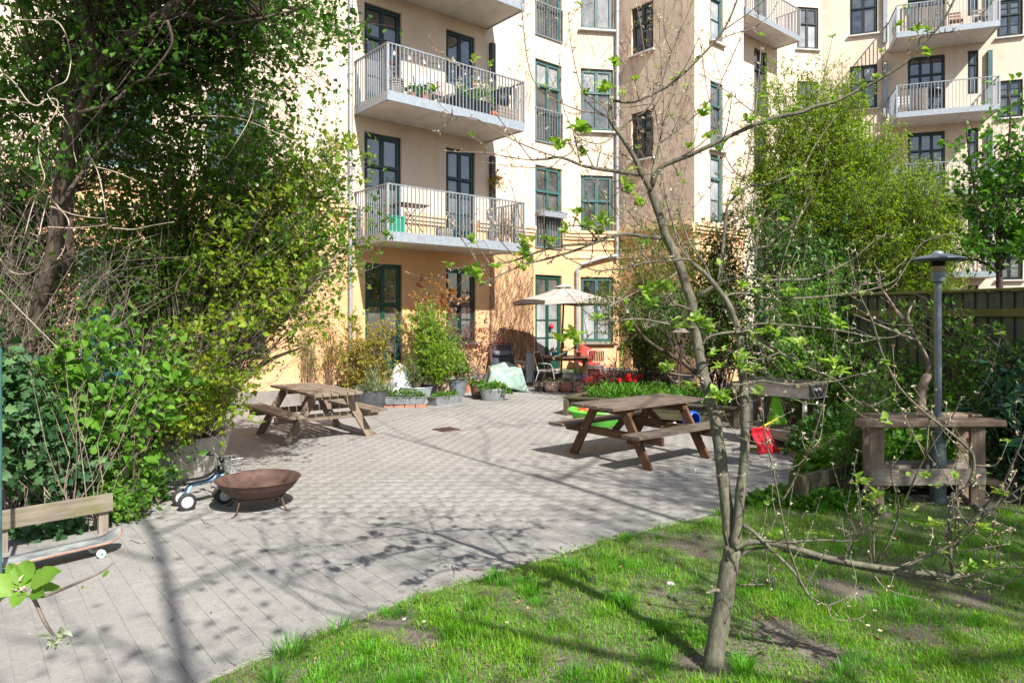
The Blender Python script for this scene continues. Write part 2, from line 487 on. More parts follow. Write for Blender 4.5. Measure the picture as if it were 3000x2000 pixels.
M['darkwood'] = m_plain('dark_brown_pole', (0.06, 0.03, 0.02), 0.5, 12, 0.3, 0.1)
M['tablewood'] = m_plain('teak_tabletop', (0.20, 0.10, 0.055), 0.6, 12, 0.3, 0.1)
M['navy'] = m_plain('navy_mesh_fabric', (0.06, 0.065, 0.095), 0.7, 60, 0.2, 0.15)
M['navy_pad'] = m_plain('navy_head_pillow', (0.14, 0.145, 0.18), 0.6, 30, 0.2, 0.1)
M['grey_towel'] = m_plain('grey_towel', (0.42, 0.45, 0.48), 0.95, 40, 0.15, 0.4)
M['cushion_pk'] = m_plain('greige_cushion', (0.40, 0.33, 0.30), 0.9, 30, 0.15, 0.2)
M['red_cloth'] = m_plain('red_cushion', (0.50, 0.05, 0.035), 0.9, 20, 0.25, 0.3)
M['white_cloth'] = m_plain('white_sheet', (0.50, 0.55, 0.58), 0.9, 10, 0.1, 0.15)
M['wicker'] = m_plain('grey_wicker', (0.30, 0.26, 0.22), 0.8, 40, 0.5, 0.6)
M['apron'] = m_plain('lime_green_cloth', (0.14, 0.42, 0.02), 0.9, 14, 0.2, 0.2)
M['chalk'] = m_plain('chalk_dust', (0.46, 0.455, 0.445), 0.95, 40, 0.15, 0.1)
M['stone'] = m_plain('pale_stone', (0.52, 0.49, 0.44), 0.85, 9, 0.25, 0.3)
M['deck'] = m_plain('worn_blue_skate_deck', (0.26, 0.275, 0.27), 0.7, 7, 0.6, 0.15)
M['deck_edge'] = m_plain('worn_wood_edge', (0.40, 0.2, 0.12), 0.7, 12, 0.3, 0.1)
M['lamp_paint'] = m_plain('grey_blue_lamp_paint', (0.15, 0.19, 0.21), 0.4, 10, 0.18, 0.06, metal=0.3, space='World')
M['lamp_base'] = m_plain('grey_green_lamp_base', (0.10, 0.135, 0.135), 0.5, 9, 0.25, 0.1, metal=0.2, space='World')
M['glass_dim'] = m_plain('amber_lamp_glass', (0.35, 0.26, 0.12), 0.2, 14, 0.3, 0.05)
M['roofing'] = m_plain('weathered_roof_sheet', (0.19, 0.16, 0.135), 0.8, 6, 0.3, 0.2, space='World')
M['drysoil'] = m_plain('dry_leaf', (0.25, 0.12, 0.05), 0.8, 12, 0.3, 0.2)
# bark and stems
M['bark_apple'] = m_bark('apple_bark', (0.075, 0.066, 0.048), (0.195, 0.183, 0.138), 60, 0.6, (0.20, 0.20, 0.115))
M['bark_dark'] = m_bark('dark_bark', (0.035, 0.026, 0.019), (0.125, 0.095, 0.072), 26, 0.9)
M['bark_lilac'] = m_bark('lilac_bark', (0.11, 0.085, 0.065), (0.30, 0.24, 0.19), 22, 0.5)
M['twig'] = m_bark('brown_twig', (0.13, 0.10, 0.08), (0.32, 0.255, 0.21), 30, 0.3)
M['dry_vine'] = m_bark('pale_dry_vine', (0.28, 0.21, 0.16), (0.50, 0.41, 0.33), 30, 0.3)
M['wall_vine'] = m_bark('dry_wall_vine', (0.12, 0.075, 0.05), (0.24, 0.15, 0.10), 30, 0.3)
# leaves
M['lf_apple'] = m_leaf('apple_leaf', (0.13, 0.27, 0.035), (0.30, 0.44, 0.085), 0.40, 0.45, (0.42, 0.50, 0.24))
M['lf_apple_big'] = m_leaf('large_apple_leaf', (0.09, 0.21, 0.018), (0.17, 0.31, 0.035), 0.30, 0.5)
M['lf_lilac'] = m_leaf('lilac_leaf', (0.035, 0.11, 0.007), (0.105, 0.225, 0.016), 0.45)
M['lf_lilac_y'] = m_leaf('young_lilac_leaf', (0.12, 0.22, 0.015), (0.25, 0.35, 0.03), 0.45, 0.45, (0.26, 0.19, 0.03))
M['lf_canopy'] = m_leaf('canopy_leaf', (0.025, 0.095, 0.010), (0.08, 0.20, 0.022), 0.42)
M['lf_ivy'] = m_leaf('ivy_leaf', (0.016, 0.065, 0.022), (0.06, 0.14, 0.045), 0.15, 0.6, (0.10, 0.20, 0.06))
M['lf_bright'] = m_leaf('bright_creeper_leaf', (0.06, 0.17, 0.015), (0.15, 0.32, 0.035), 0.38)
M['lf_willow'] = m_leaf('willow_leaf', (0.10, 0.195, 0.007), (0.23, 0.345, 0.02), 0.46)
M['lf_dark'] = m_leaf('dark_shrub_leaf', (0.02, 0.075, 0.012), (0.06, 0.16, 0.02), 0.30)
M['lf_shrub'] = m_leaf('green_shrub_leaf', (0.04, 0.14, 0.012), (0.11, 0.26, 0.022), 0.38)
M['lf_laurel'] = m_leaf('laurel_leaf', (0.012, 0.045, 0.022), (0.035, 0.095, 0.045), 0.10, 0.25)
M['lf_tree'] = m_leaf('tree_leaf', (0.04, 0.14, 0.012), (0.10, 0.25, 0.022), 0.44)
M['lf_olive'] = m_leaf('narrow_shrub_leaf', (0.06, 0.12, 0.016), (0.16, 0.23, 0.03), 0.42, 0.45, (0.20, 0.15, 0.03))
M['lf_yellow'] = m_leaf('yellow_shrub_leaf', (0.18, 0.20, 0.02), (0.34, 0.29, 0.05), 0.35, 0.5, (0.40, 0.2, 0.06))
M['lf_bamboo'] = m_leaf('lime_shrub_leaf', (0.11, 0.23, 0.012), (0.24, 0.37, 0.03), 0.42)
M['lf_bronze'] = m_leaf('bronze_maple_leaf', (0.22, 0.10, 0.025), (0.36, 0.18, 0.05), 0.35)
M['lf_red'] = m_leaf('dark_red_maple_leaf', (0.085, 0.016, 0.018), (0.18, 0.04, 0.035), 0.3)
M['lf_pot'] = m_leaf('pot_plant_leaf', (0.045, 0.13, 0.015), (0.12, 0.24, 0.03), 0.32)
M['lf_grey'] = m_leaf('grey_herb_leaf', (0.12, 0.17, 0.09), (0.22, 0.27, 0.15), 0.25)
M['petal_red'] = m_leaf('red_petal', (0.50, 0.008, 0.012), (0.68, 0.02, 0.02), 0.25)
M['petal_yel'] = m_leaf('yellow_petal', (0.72, 0.42, 0.01), (0.80, 0.55, 0.03), 0.25)
M['petal_vio'] = m_leaf('violet_petal', (0.15, 0.10, 0.42), (0.32, 0.24, 0.60), 0.25)
M['petal_pink'] = m_leaf('pink_petal', (0.55, 0.12, 0.36), (0.65, 0.25, 0.48), 0.25)
M['petal_white'] = m_leaf('white_petal', (0.70, 0.70, 0.66), (0.80, 0.80, 0.74), 0.25)
M['bud'] = m_leaf('pale_bud', (0.42, 0.44, 0.28), (0.62, 0.56, 0.46), 0.3, 0.6, (0.55, 0.2, 0.2))
M['grass'] = m_grass('grass_blade', (0.095, 0.28, 0.010), (0.225, 0.48, 0.030), 0.45, 0.45, (0.36, 0.36, 0.10))

# pavers, soil, floral cloth
def m_paver():
    m, nt, out = nmat('concrete_paver')
    v = wpos(nt)
    r = rnd(nt)
    c = ramp(nt, r, [(0.0, (0.272, 0.264, 0.253)), (0.5, (0.282, 0.273, 0.262)), (0.95, (0.292, 0.283, 0.271)), (1.0, (0.268, 0.26, 0.249))])
    blot = ramp(nt, noise(nt, v, 0.55, 5, 0.6), [(0.3, (0.80, 0.79, 0.78)), (0.7, (1.10, 1.09, 1.08))])
    c = mixc(nt, 1.0, c, blot, 'MULTIPLY')
    fine = noise(nt, v, 90, 3, 0.7)
    c = mixc(nt, ramp(nt, fine, [(0.35, 0.35), (0.55, 0.0)]), c, (0.14, 0.125, 0.11))
    c = mixc(nt, 1.0, c, ramp(nt, noise(nt, v, 14, 6, 0.75), [(0.3, (0.86, 0.86, 0.85)), (0.5, (1.0, 1.0, 1.0)), (0.7, (1.10, 1.10, 1.09))]), 'MULTIPLY')
    c = mixc(nt, ramp(nt, noise(nt, v, 38, 3, 0.6), [(0.66, 0.0), (0.74, 0.55)]), c, (0.50, 0.49, 0.47))
    c = mixc(nt, ramp(nt, noise(nt, v, 3.3, 6, 0.8), [(0.58, 0.0), (0.72, 0.4)]), c, (0.17, 0.155, 0.13))
    c = mixc(nt, ramp(nt, noise(nt, v, 140, 2), [(0.62, 0.0), (0.72, 0.5)]), c, (0.55, 0.53, 0.5))
    c = mixc(nt, ramp(nt, noise(nt, v, 1.7, 6, 0.72), [(0.60, 0.0), (0.75, 0.45)]), c, (0.55, 0.52, 0.48))
    principled(nt, out, c, 0.9, 0, 0.25, bump(nt, fine, 0.35, 0.003))
    return m
M['paver'] = m_paver()
def m_joint():
    m, nt, out = nmat('paver_joint_sand')
    v = wpos(nt)
    c = ramp(nt, noise(nt, v, 9, 5), [(0.35, (0.24, 0.23, 0.215)), (0.6, (0.29, 0.28, 0.265)), (0.82, (0.17, 0.17, 0.12))])
    principled(nt, out, c, 0.95, 0, 0.1, bump(nt, noise(nt, v, 80, 3), 0.6, 0.005))
    return m
M['joint'] = m_joint()
def m_ground(name, stops, s=2.0):
    m, nt, out = nmat(name)
    v = wpos(nt)
    c = ramp(nt, noise(nt, v, s, 7, 0.65), stops)
    f = noise(nt, v, 55, 4, 0.7)
    c = mixc(nt, ramp(nt, f, [(0.3, 0.5), (0.6, 0.0)]), c, (0.03, 0.022, 0.016))
    principled(nt, out, c, 0.95, 0, 0.15, bump(nt, math_n(nt, 'ADD', f, noise(nt, v, 12, 5)), 0.8, 0.02))
    return m
M['lawn_soil'] = m_ground('lawn_soil', [(0.3, (0.10, 0.085, 0.065)), (0.5, (0.18, 0.155, 0.125)), (0.7, (0.26, 0.23, 0.19))])
M['earth'] = m_ground('bare_earth', [(0.3, (0.035, 0.026, 0.02)), (0.7, (0.085, 0.065, 0.05))])
def m_floral():
    m, nt, out = nmat('floral_cotton')
    v = coords(nt, 'Object')
    c = ramp(nt, noise(nt, v, 5, 3), [(0.4, (0.22, 0.34, 0.29)), (0.7, (0.36, 0.46, 0.41))])
    vo = nt.nodes.new("ShaderNodeTexVoronoi"); vo.inputs['Scale'].default_value = 6.0
    nt.links.new(v, vo.inputs['Vector'])
    fl = ramp(nt, vo.outputs['Distance'], [(0.16, 1.0), (0.26, 0.0)])
    pc = ramp(nt, vo.outputs['Color'], [(0.3, (0.62, 0.22, 0.24)), (0.6, (0.68, 0.48, 0.42)), (0.8, (0.2, 0.36, 0.2))])
    c = mixc(nt, fl, c, pc)
    principled(nt, out, c, 0.9, 0, 0.2, bump(nt, noise(nt, v, 30, 3), 0.2, 0.004))
    return m
M['floral'] = m_floral()

# ------------------------------------------------------------------ walls
class Plane:
    """a facade: point p0 on the ground, direction u along it, outward normal n"""
    def __init__(s, p0, u):
        s.p0 = Vector((p0[0], p0[1], 0)); s.u = Vector((u[0], u[1], 0)).normalized()
        s.n = Vector((s.u.y, -s.u.x, 0))
    def pt(s, a, z, o=0.0):
        return s.p0 + s.u * a + s.n * o + Vector((0, 0, z))
    def at(s, px, py, o=0.0):
        """(along, height) of the point of the plane (moved out by o) seen at a photograph pixel"""
        k = (px - CX) / FPX
        q = s.p0 + s.n * o
        t = (k * q.y - q.x) / (s.u.x - k * s.u.y)
        d = q.y + s.u.y * t
        return t, EYE + (HY - py) / FPX * d

SPLIT = 4.30     # cream above, orange below
TOP = 17.0

near_b = thing('apartment_building', 'cream and orange rendered apartment block with green windows and steel balconies behind the terrace', 'building', (-3.66, 15.96, 0))
far_b = thing('apartment_building', 'far courtyard wing of pale cream render rising above the board fence', 'building', (15.31, 27.9, 0))

def wall_mesh(pl, a0, a1, holes, z0, z1, bld, name, mat, reveal=0.22):
    """wall sheet with openings and reveals"""
    mb = MB()
    hs = [(max(h[0], a0), min(h[1], a1), max(h[2], z0), min(h[3], z1), h) for h in holes if h[2] < z1 and h[3] > z0 and h[0] < a1 and h[1] > a0]
    A = sorted({a0, a1, *[h[0] for h in hs], *[h[1] for h in hs]})
    Z = sorted({z0, z1, *[h[2] for h in hs], *[h[3] for h in hs]})
    for i in range(len(A) - 1):
        for j in range(len(Z) - 1):
            ca, cz = (A[i] + A[i + 1]) / 2, (Z[j] + Z[j + 1]) / 2
            if any(h[0] < ca < h[1] and h[2] < cz < h[3] for h in hs): continue
            mb.add([pl.pt(A[i], Z[j]), pl.pt(A[i + 1], Z[j]), pl.pt(A[i + 1], Z[j + 1]), pl.pt(A[i], Z[j + 1])], [(0, 1, 2, 3)])
    for b0, b1, y0, y1, h in hs:
        for (pa, za), (pb, zb) in (((b0, y0), (b1, y0)), ((b1, y0), (b1, y1)), ((b1, y1), (b0, y1)), ((b0, y1), (b0, y0))):
            if za == zb and ((za == y0 and h[2] < z0) or (za == y1 and h[3] > z1)): continue
            mb.add([pl.pt(pa, za), pl.pt(pb, zb), pl.pt(pb, zb, -reveal), pl.pt(pa, za, -reveal)], [(0, 1, 2, 3)])
    return mb.build(name, mat, bld, world=True)

def window(pl, a0, a1, z0, z1, bld, mat, cols=2, rows=(0.62, 0.38), muntins=None, pane='pane', inset=0.10, door=False, sill=True, blind=0.0, name=None, panel=0.0, label=None):
    """frame (window or door) with each pane a child. rows: from the bottom, share of the height; muntins: thin bars per row"""
    fw, ft = 0.06, 0.07
    o = -inset
    mb = MB()
    ax, az, ay = pl.u, Vector((0, 0, 1)), pl.n
    def bar(a, z, w, h, t=ft, oo=0.0):
        mb.box(pl.pt(a, z, o + oo), (w, t, h), ax, ay, az)
    W, H = a1 - a0, z1 - z0
    bar(a0 + fw / 2, (z0 + z1) / 2, fw, H); bar(a1 - fw / 2, (z0 + z1) / 2, fw, H)
    bar((a0 + a1) / 2, z1 - fw / 2, W - 2 * fw, fw); bar((a0 + a1) / 2, z0 + fw / 2, W - 2 * fw, fw)
    zs = [z0 + fw]
    for r in rows: zs.append(zs[-1] + (H - 2 * fw) * r)
    fr_name = name or ('door' if door else 'window')
    cw = (W - 2 * fw) / cols
    pan = []
    for i in range(cols):
        c0 = a0 + fw + cw * i; c1 = c0 + cw
        for j in range(len(rows)):
            y0, y1 = zs[j], zs[j + 1]
            cs = 0.05            # casement stile
            for (aa, zz, w, h) in ((c0 + cs / 2, (y0 + y1) / 2, cs, y1 - y0), (c1 - cs / 2, (y0 + y1) / 2, cs, y1 - y0),
                                   ((c0 + c1) / 2, y0 + cs / 2, cw - 2 * cs, cs), ((c0 + c1) / 2, y1 - cs / 2, cw - 2 * cs, cs)):
                bar(aa, zz, w - 0.004, h - 0.004, 0.05, 0.022)
            p0z = y0 + cs
            if panel and j == 0:
                bar((c0 + c1) / 2, y0 + cs + panel / 2, cw - 2 * cs, panel, 0.03, 0.01)
                p0z = y0 + cs + panel
            n = (muntins or [0] * len(rows))[j]
            hh = (y1 - cs - p0z) / (n + 1)
            for k in range(n + 1):
                pan.append((c0 + cs, c1 - cs, p0z + hh * k, p0z + hh * (k + 1), j))
                if k: bar((c0 + c1) / 2, p0z + hh * k, cw - 2 * cs, 0.025, 0.03, 0.02)
    # transom weather bar
    for j in range(1, len(rows)):
        bar((a0 + a1) / 2, zs[j], W - 2 * fw, 0.06, 0.09, 0.03)
    fr = mb.build(fr_name, mat, bld, world=True)
    if label: fr['label'] = label
    for (b0, b1, y0, y1, j) in pan:
        q = MB().box(pl.pt((b0 + b1) / 2, (y0 + y1) / 2, o + 0.005), (b1 - b0 + 0.01, 0.008, y1 - y0 + 0.01), ax, ay, az)
        pm = pane if isinstance(pane, str) else pane[j % len(pane)]
        q.build('pane', M[pm], fr, world=True)
    if sill and not door:
        MB().box(pl.pt((a0 + a1) / 2, z0 - 0.035, 0.035), (W + 0.14, 0.16, 0.05), ax, ay, az).build('sill', M['plinth'] if z0 < 2 else M['soffit'], fr, world=True)
    if door:
        h = MB()
        h.tube([pl.pt((a0 + a1) / 2 + 0.02, z0 + 1.02, o + 0.05), pl.pt((a0 + a1) / 2 + 0.02, z0 + 1.02, o + 0.10), pl.pt((a0 + a1) / 2 + 0.13, z0 + 1.02, o + 0.10)], 0.009, 6)
        h.build('handle', M['chrome'], fr, world=True)
    return fr

_bal_mesh = {}
def railing_bars(pl, a0, a1, z, o, bld_parent, mat, hgt=1.0, step=0.1, axis='u', ao=0.0):
    """flat balusters, each its own object sharing one mesh"""
    n = max(2, int(round((a1 - a0) / step)))
    key = (round(hgt, 3), mat.name, round(math.atan2(pl.u.y, pl.u.x), 4))
    me = _bal_mesh.get(key)
    if me is None:
        me = MB().box((0, 0, hgt / 2), (0.014, 0.032, hgt), pl.u, pl.n).mesh('baluster', mat)
        _bal_mesh[key] = me
    b = base_of(bld_parent)
    for i in range(n + 1):
        a = a0 + (a1 - a0) * i / n
        p = pl.pt(a, z, o) if axis == 'u' else pl.pt(ao, z, a)
        link('baluster', me, None, bld_parent, p - b)

def balcony(pl, a0, a1, depth, z, bld, bars=True, screen=None, step=0.1, label=None):
    th = 0.21
    ax, ay, az = pl.u, pl.n, Vector((0, 0, 1))
    mb = MB()
    # fascia channel on three sides and the deck
    mb.box(pl.pt((a0 + a1) / 2, z - th / 2, depth - 0.02), (a1 - a0, 0.04, th), ax, ay, az)
    mb.box(pl.pt(a0 + 0.02, z - th / 2, depth / 2 - 0.02), (0.04, depth - 0.04, th), ax, ay, az)
    mb.box(pl.pt(a1 - 0.02, z - th / 2, depth / 2 - 0.02), (0.04, depth - 0.04, th), ax, ay, az)
    mb.box(pl.pt((a0 + a1) / 2, z - 0.05, depth / 2 - 0.02), (a1 - a0 - 0.084, depth - 0.044, 0.06), ax, ay, az)
    b = mb.build('balcony', M['galv'], bld, world=True)
    if label: b['label'] = label
    npan = 3
    w = (a1 - a0 - 0.09) / npan
    for i in range(npan):
        MB().box(pl.pt(a0 + 0.045 + w * (i + .5), z - th + 0.03, depth / 2 - 0.02), (w - 0.012, depth - 0.05, 0.02), ax, ay, az).build('underside_panel', M['soffit'], b, world=True)
    if not bars: return b
    hr = MB()
    hh = z + 1.02
    hr.box(pl.pt((a0 + a1) / 2, hh, depth - 0.02), (a1 - a0, 0.05, 0.03), ax, ay, az)
    hr.box(pl.pt(a0 + 0.025, hh, depth / 2 - 0.025), (0.05, depth - 0.05, 0.03), ax, ay, az)
    hr.box(pl.pt(a1 - 0.025, hh, depth / 2 - 0.025), (0.05, depth - 0.05, 0.03), ax, ay, az)
    hr.build('handrail', M['galv_dark'], b, world=True)
    for a in (a0 + 0.02, a1 - 0.02):
        MB().box(pl.pt(a, z + 0.5, depth - 0.02), (0.05, 0.05, 1.0), ax, ay, az).build('corner_post', M['galv'], b, world=True)
    railing_bars(pl, a0 + 0.12, a1 - 0.12, z, depth - 0.015, b, M['galv'], 1.0, step)
    for a in (a0 + 0.015, a1 - 0.015):
        railing_bars(pl, 0.1, depth - 0.12, z, 0, b, M['galv'], 1.0, step, 'n', a)
    return b

def french_rail(pl, a0, a1, z, bld, hgt=1.0, o=0.03, mat='galv_dark', step=0.11):
    r = MB().box(pl.pt((a0 + a1) / 2, z + hgt, o), (a1 - a0, 0.03, 0.03), pl.u, pl.n).build('railing', M[mat], bld, world=True)
    MB().box(pl.pt((a0 + a1) / 2, z + 0.06, o), (a1 - a0, 0.03, 0.03), pl.u, pl.n).build('bottom_rail', M[mat], r, world=True)
    railing_bars(pl, a0 + 0.02, a1 - 0.02, z + 0.05, o + 0.001, r, M[mat], hgt - 0.06, step)
    return r

def cornice(pl, a0, a1, bld, gaps=()):
    """stepped band between ground floor and upper storeys, broken at openings"""
    cuts = [a0] + [x for g in sorted(gaps) for x in g] + [a1]
    for i in range(0, len(cuts) - 1, 2):
        b0, b1 = cuts[i], cuts[i + 1]
        if b1 - b0 < 0.05: continue
        for (za, zb, o) in ((4.34, 4.42, 0.13), (4.24, 4.34, 0.09), (4.16, 4.24, 0.05), (3.86, 3.94, 0.04), (3.60, 3.82, 0.03)):
            MB().box(pl.pt((b0 + b1) / 2, (za + zb) / 2, o / 2 - 0.01), (b1 - b0, o + 0.02, zb - za), pl.u, pl.n).build('cornice', M['cornice'], bld, world=True)

def drainpipe(pts, bld, r=0.05, mat='pipe', label=None):
    mb = MB(); mb.tube(pts, r, 10)
    z0, z1 = min(p[2] for p in pts), max(p[2] for p in pts)
    if abs(pts[0][0] - pts[-1][0]) < 0.02:
        z = z0 + 1.2
        while z < z1 - 0.3:
            mb.tube([(pts[0][0], pts[0][1], z), (pts[0][0], pts[0][1], z + 0.05)], r + 0.012, 10); z += 1.55
    return mb.build('drainpipe', M[mat], bld, smooth=False, world=True)

def plinth(pl, a0, a1, bld, gaps=(), h=0.34):
    cuts = [a0] + [x for g in sorted(gaps) for x in g] + [a1]
    for i in range(0, len(cuts) - 1, 2):
        MB().box(pl.pt((cuts[i] + cuts[i + 1]) / 2, h / 2, 0.012), (cuts[i + 1] - cuts[i], 0.045, h), pl.u, pl.n).build('plinth', M['plinth'], bld, world=True)

# the facades of the near block
P1 = Plane((-3.34, 15.58), (UX.x, UX.y))          # projecting bay on the left
A = Plane((-3.66, 15.96), (UX.x, UX.y))           # bay with the balconies
Bp = Plane((1.73, 20.53), (0.989, 0.15))          # canted corner
Cp = Plane((3.22, 20.76), (NX.x, NX.y))           # return, coming forward
Dp = Plane((4.95, 18.72), (UX.x, UX.y))           # next bay
A_END = 7.07; B_END = 1.52; C_END = 2.68; D_END = 2.45

def holes_on(lst): return [tuple(x[:4]) for x in lst]

# --- projecting bay P1 (runs left from its corner at a = -0.675)
p1_holes = []
for fz in (0.35, 3.7, 6.73, 9.76):
    for (a, b) in ((-5.5, -4.35), (-3.4, -2.25), (-8.2, -7.0)):
        p1_holes.append((a, b, fz + (0.85 if fz > 1 else 0.8), fz + (2.55 if fz > 1 else 2.75)))
wall_mesh(P1, -13.0, -0.675, p1_holes, 0, SPLIT, near_b, 'ground_floor_wall', M['wall_orange'])
wall_mesh(P1, -13.0, -0.675, p1_holes, SPLIT, TOP, near_b, 'upper_wall', M['wall_cream'])
for h in p1_holes: window(P1, *h, near_b, M['frame_teal'], 2, (0.68, 0.32), pane='pane')
cornice(P1, -13.0, -0.655, near_b)
plinth(P1, -13.0, -0.66, near_b)
# its return
ret = Plane(P1.pt(-0.675, 0)[:2], (-NX.x, -NX.y))
wall_mesh(ret, 0, 0.6, [], 0, SPLIT, near_b, 'ground_floor_wall', M['wall_orange'])
wall_mesh(ret, 0, 0.6, [], SPLIT, TOP, near_b, 'upper_wall', M['wall_cream'])

# --- bay A
A_doors = [(0.27, 1.27), (2.59, 3.52)]
a_open = []
for fz in (3.70, 6.73, 9.76, 12.79):
    for (a, b) in A_doors: a_open.append((a, b, fz, fz + 2.5, 'door'))
    a_open.append((5.67, 6.72, fz + 0.14, fz + 2.5, 'french'))
a_open += [(0.29, 1.29, 0.34, 3.12, 'gdoor'), (2.59, 3.54, 1.20, 3.10, 'gwin'), (5.67, 6.72, 0.34, 3.07, 'gdoor2')]
wall_mesh(A, -0.5, A_END, holes_on(a_open), 0, SPLIT, near_b, 'ground_floor_wall', M['wall_orange'])
wall_mesh(A, -0.5, A_END, holes_on(a_open), SPLIT, TOP, near_b, 'upper_wall', M['wall_cream'])
for h in a_open:
    if h[4] == 'door':
        window(A, *h[:4], near_b, M['frame_green'], 2, (0.70, 0.30), [2, 0], door=True, panel=0.3)
    elif h[4] == 'french':
        window(A, *h[:4], near_b, M['frame_teal'], 2, (0.70, 0.30), [1, 0], sill=False, pane=['pane', 'pane_curtain'] if h[2] > 6 else 'pane')
        french_rail(A, h[0] - 0.02, h[1] + 0.02, h[2] - 0.05, near_b)
    elif h[4] == 'gdoor':
        window(A, *h[:4], near_b, M['frame_door'], 2, (0.66, 0.34), [1, 0], door=True, panel=0.45, label='glazed green double door with transom lights')
    elif h[4] == 'gdoor2':
        window(A, *h[:4], near_b, M['frame_door'], 2, (0.74, 0.26), [2, 0], door=True, panel=0.3, pane=['pane_curtain', 'pane'])
    else:
        window(A, *h[:4], near_b, M['frame_green'], 2, (0.6, 0.4), [1, 0])
cornice(A, -0.5, A_END - 0.02, near_b, [(0.2, 1.34), (2.52, 3.59), (5.6, 6.79)])
plinth(A, -0.5, A_END - 0.03, near_b, [(0.29, 1.29), (5.67, 6.72)])
for z, lb in ((3.70, 'lower steel balcony with dry vine on its right railing'), (6.73, 'steel balcony crowded with flower pots'), (9.76, 'topmost balcony showing its pale underside'), (12.79, None)):
    balcony(A, 0.0, 3.94, 1.52, z, near_b, bars=(z < 12), label=lb)
for z in (3.72, 6.75, 9.78):
    MB().box(A.pt(4.06, z + 1.35, 0.06), (0.14, 0.12, 2.2), A.u, A.n).build('steel_hanger', M['steel_dark'], near_b, world=True)
p = A.pt(-0.12, 0, 0.07); drainpipe([(p.x, p.y, 0.02), (p.x, p.y, 16.8)], near_b)
for (a, b) in ((0.29, 1.29), (5.67, 6.72)):
    MB().box(A.pt((a + b) / 2, 0.16, 0.2), (b - a + 0.2, 0.4, 0.32), A.u, A.n).build('doorstep', M['plinth'], near_b, world=True)

# --- canted bay B
b_open = []
b0 = Bp.at(1701, 500)[0]; b1 = Bp.at(1796, 500)[0]
for z0, z1 in ((1.10, 3.05), (4.40, 6.09), (7.42, 9.28), (10.45, 12.3), (13.5, 15.3)): b_open.append((b0, b1, z0, z1))
wall_mesh(Bp, -0.02, B_END, b_open, 0, SPLIT, near_b, 'ground_floor_wall', M['wall_orange'])
wall_mesh(Bp, -0.02, B_END, b_open, SPLIT, TOP, near_b, 'upper_wall', M['wall_cream'])
for i, h in enumerate(b_open):
    window(Bp, *h, near_b, M['frame_teal'], 2, (0.62, 0.38) if i != 1 else (0.55, 0.45), [0 if i == 0 else 0, 0], pane=['pane_curtain', 'pane'] if i in (0, 3) else ['pane', 'pane_curtain'] if i == 2 else ['pane', 'pane'])
cornice(Bp, 0.0, B_END - 0.03, near_b)
plinth(Bp, 0.0, B_END - 0.02, near_b)
p = Bp.pt(B_END - 0.10, 0, 0.09); drainpipe([(p.x, p.y, 3.6), (p.x, p.y, 16.8)], near_b)
p = Bp.pt(0.20, 0, 0.07); q = Bp.pt(0.95, 0, 0.12); q2 = Bp.pt(0.32, 0, 0.09)
drainpipe([(p.x, p.y, 0.02), (p.x, p.y, 3.25), (q2.x, q2.y, 3.42), (q.x, q.y, 3.62), (Bp.pt(B_END - .1, 0, .09).x, Bp.pt(B_END - .1, 0, .09).y, 3.7)], near_b)

# --- return C (its normal looks to the left)
Cq = Plane((3.22, 20.76), (NX.x, NX.y))
c0 = Cq.at(1850, 300)[0]; c1 = Cq.at(1914, 300)[0]
c_open = [(c0, c1, 6.45, 7.85), (c0, c1, 9.55, 10.95), (c0, c1, 12.6, 14.0), (c0, Cq.at(1906, 1000)[0], 0.34, 2.62)]
wall_mesh(Cq, 0, C_END, c_open, 0, SPLIT, near_b, 'ground_floor_wall', M['wall_orange'])
wall_mesh(Cq, 0, C_END, c_open, SPLIT, TOP, near_b, 'side_wall', M['wall_side'])
for h in c_open[:3]: window(Cq, *h, near_b, M['frame_dark'], 2, (0.62, 0.38), [0, 1])
window(Cq, *c_open[3], near_b, M['frame_dark'], 1, (0.9, 0.1), [0, 0], door=True, panel=1.7, label='dark green plank door in the shaded corner')
cornice(Cq, 0.0, C_END, near_b)
plinth(Cq, 0.02, C_END, near_b, [(c0, Cq.at(1906, 1000)[0])])
MB().box(Cq.pt((c0 + c1) / 2, 0.15, 0.18), (c1 - c0 + 0.2, 0.36, 0.30), Cq.u, Cq.n).build('doorstep', M['plinth'], near_b, world=True)

# --- bay D, its return and the deep court behind
d_open = [(0.75, 1.37, z, z + 1.9) for z in (1.1, 4.5, 6.75 - 0.2, 9.57, 12.7)]
wall_mesh(Dp, 0, D_END, d_open, 0, SPLIT, near_b, 'ground_floor_wall', M['wall_orange'])
wall_mesh(Dp, 0, D_END, d_open, SPLIT, TOP, near_b, 'upper_wall', M['wall_cream'])
for i, h in enumerate(d_open): window(Dp, *h, near_b, M['frame_teal'], 1, (0.66, 0.34), [1, 0], pane='pane_curtain' if i % 2 else 'pane')
cornice(Dp, 0, D_END, near_b)
e0 = Dp.pt(D_END, 0)
ret2 = Plane(e0[:2], (-NX.x, -NX.y))
wall_mesh(ret2, 0, 9.0, [], 0, SPLIT, near_b, 'ground_floor_wall', M['wall_orange'])
wall_mesh(ret2, 0, 9.0, [], SPLIT, TOP, near_b, 'side_wall', M['wall_cream'])

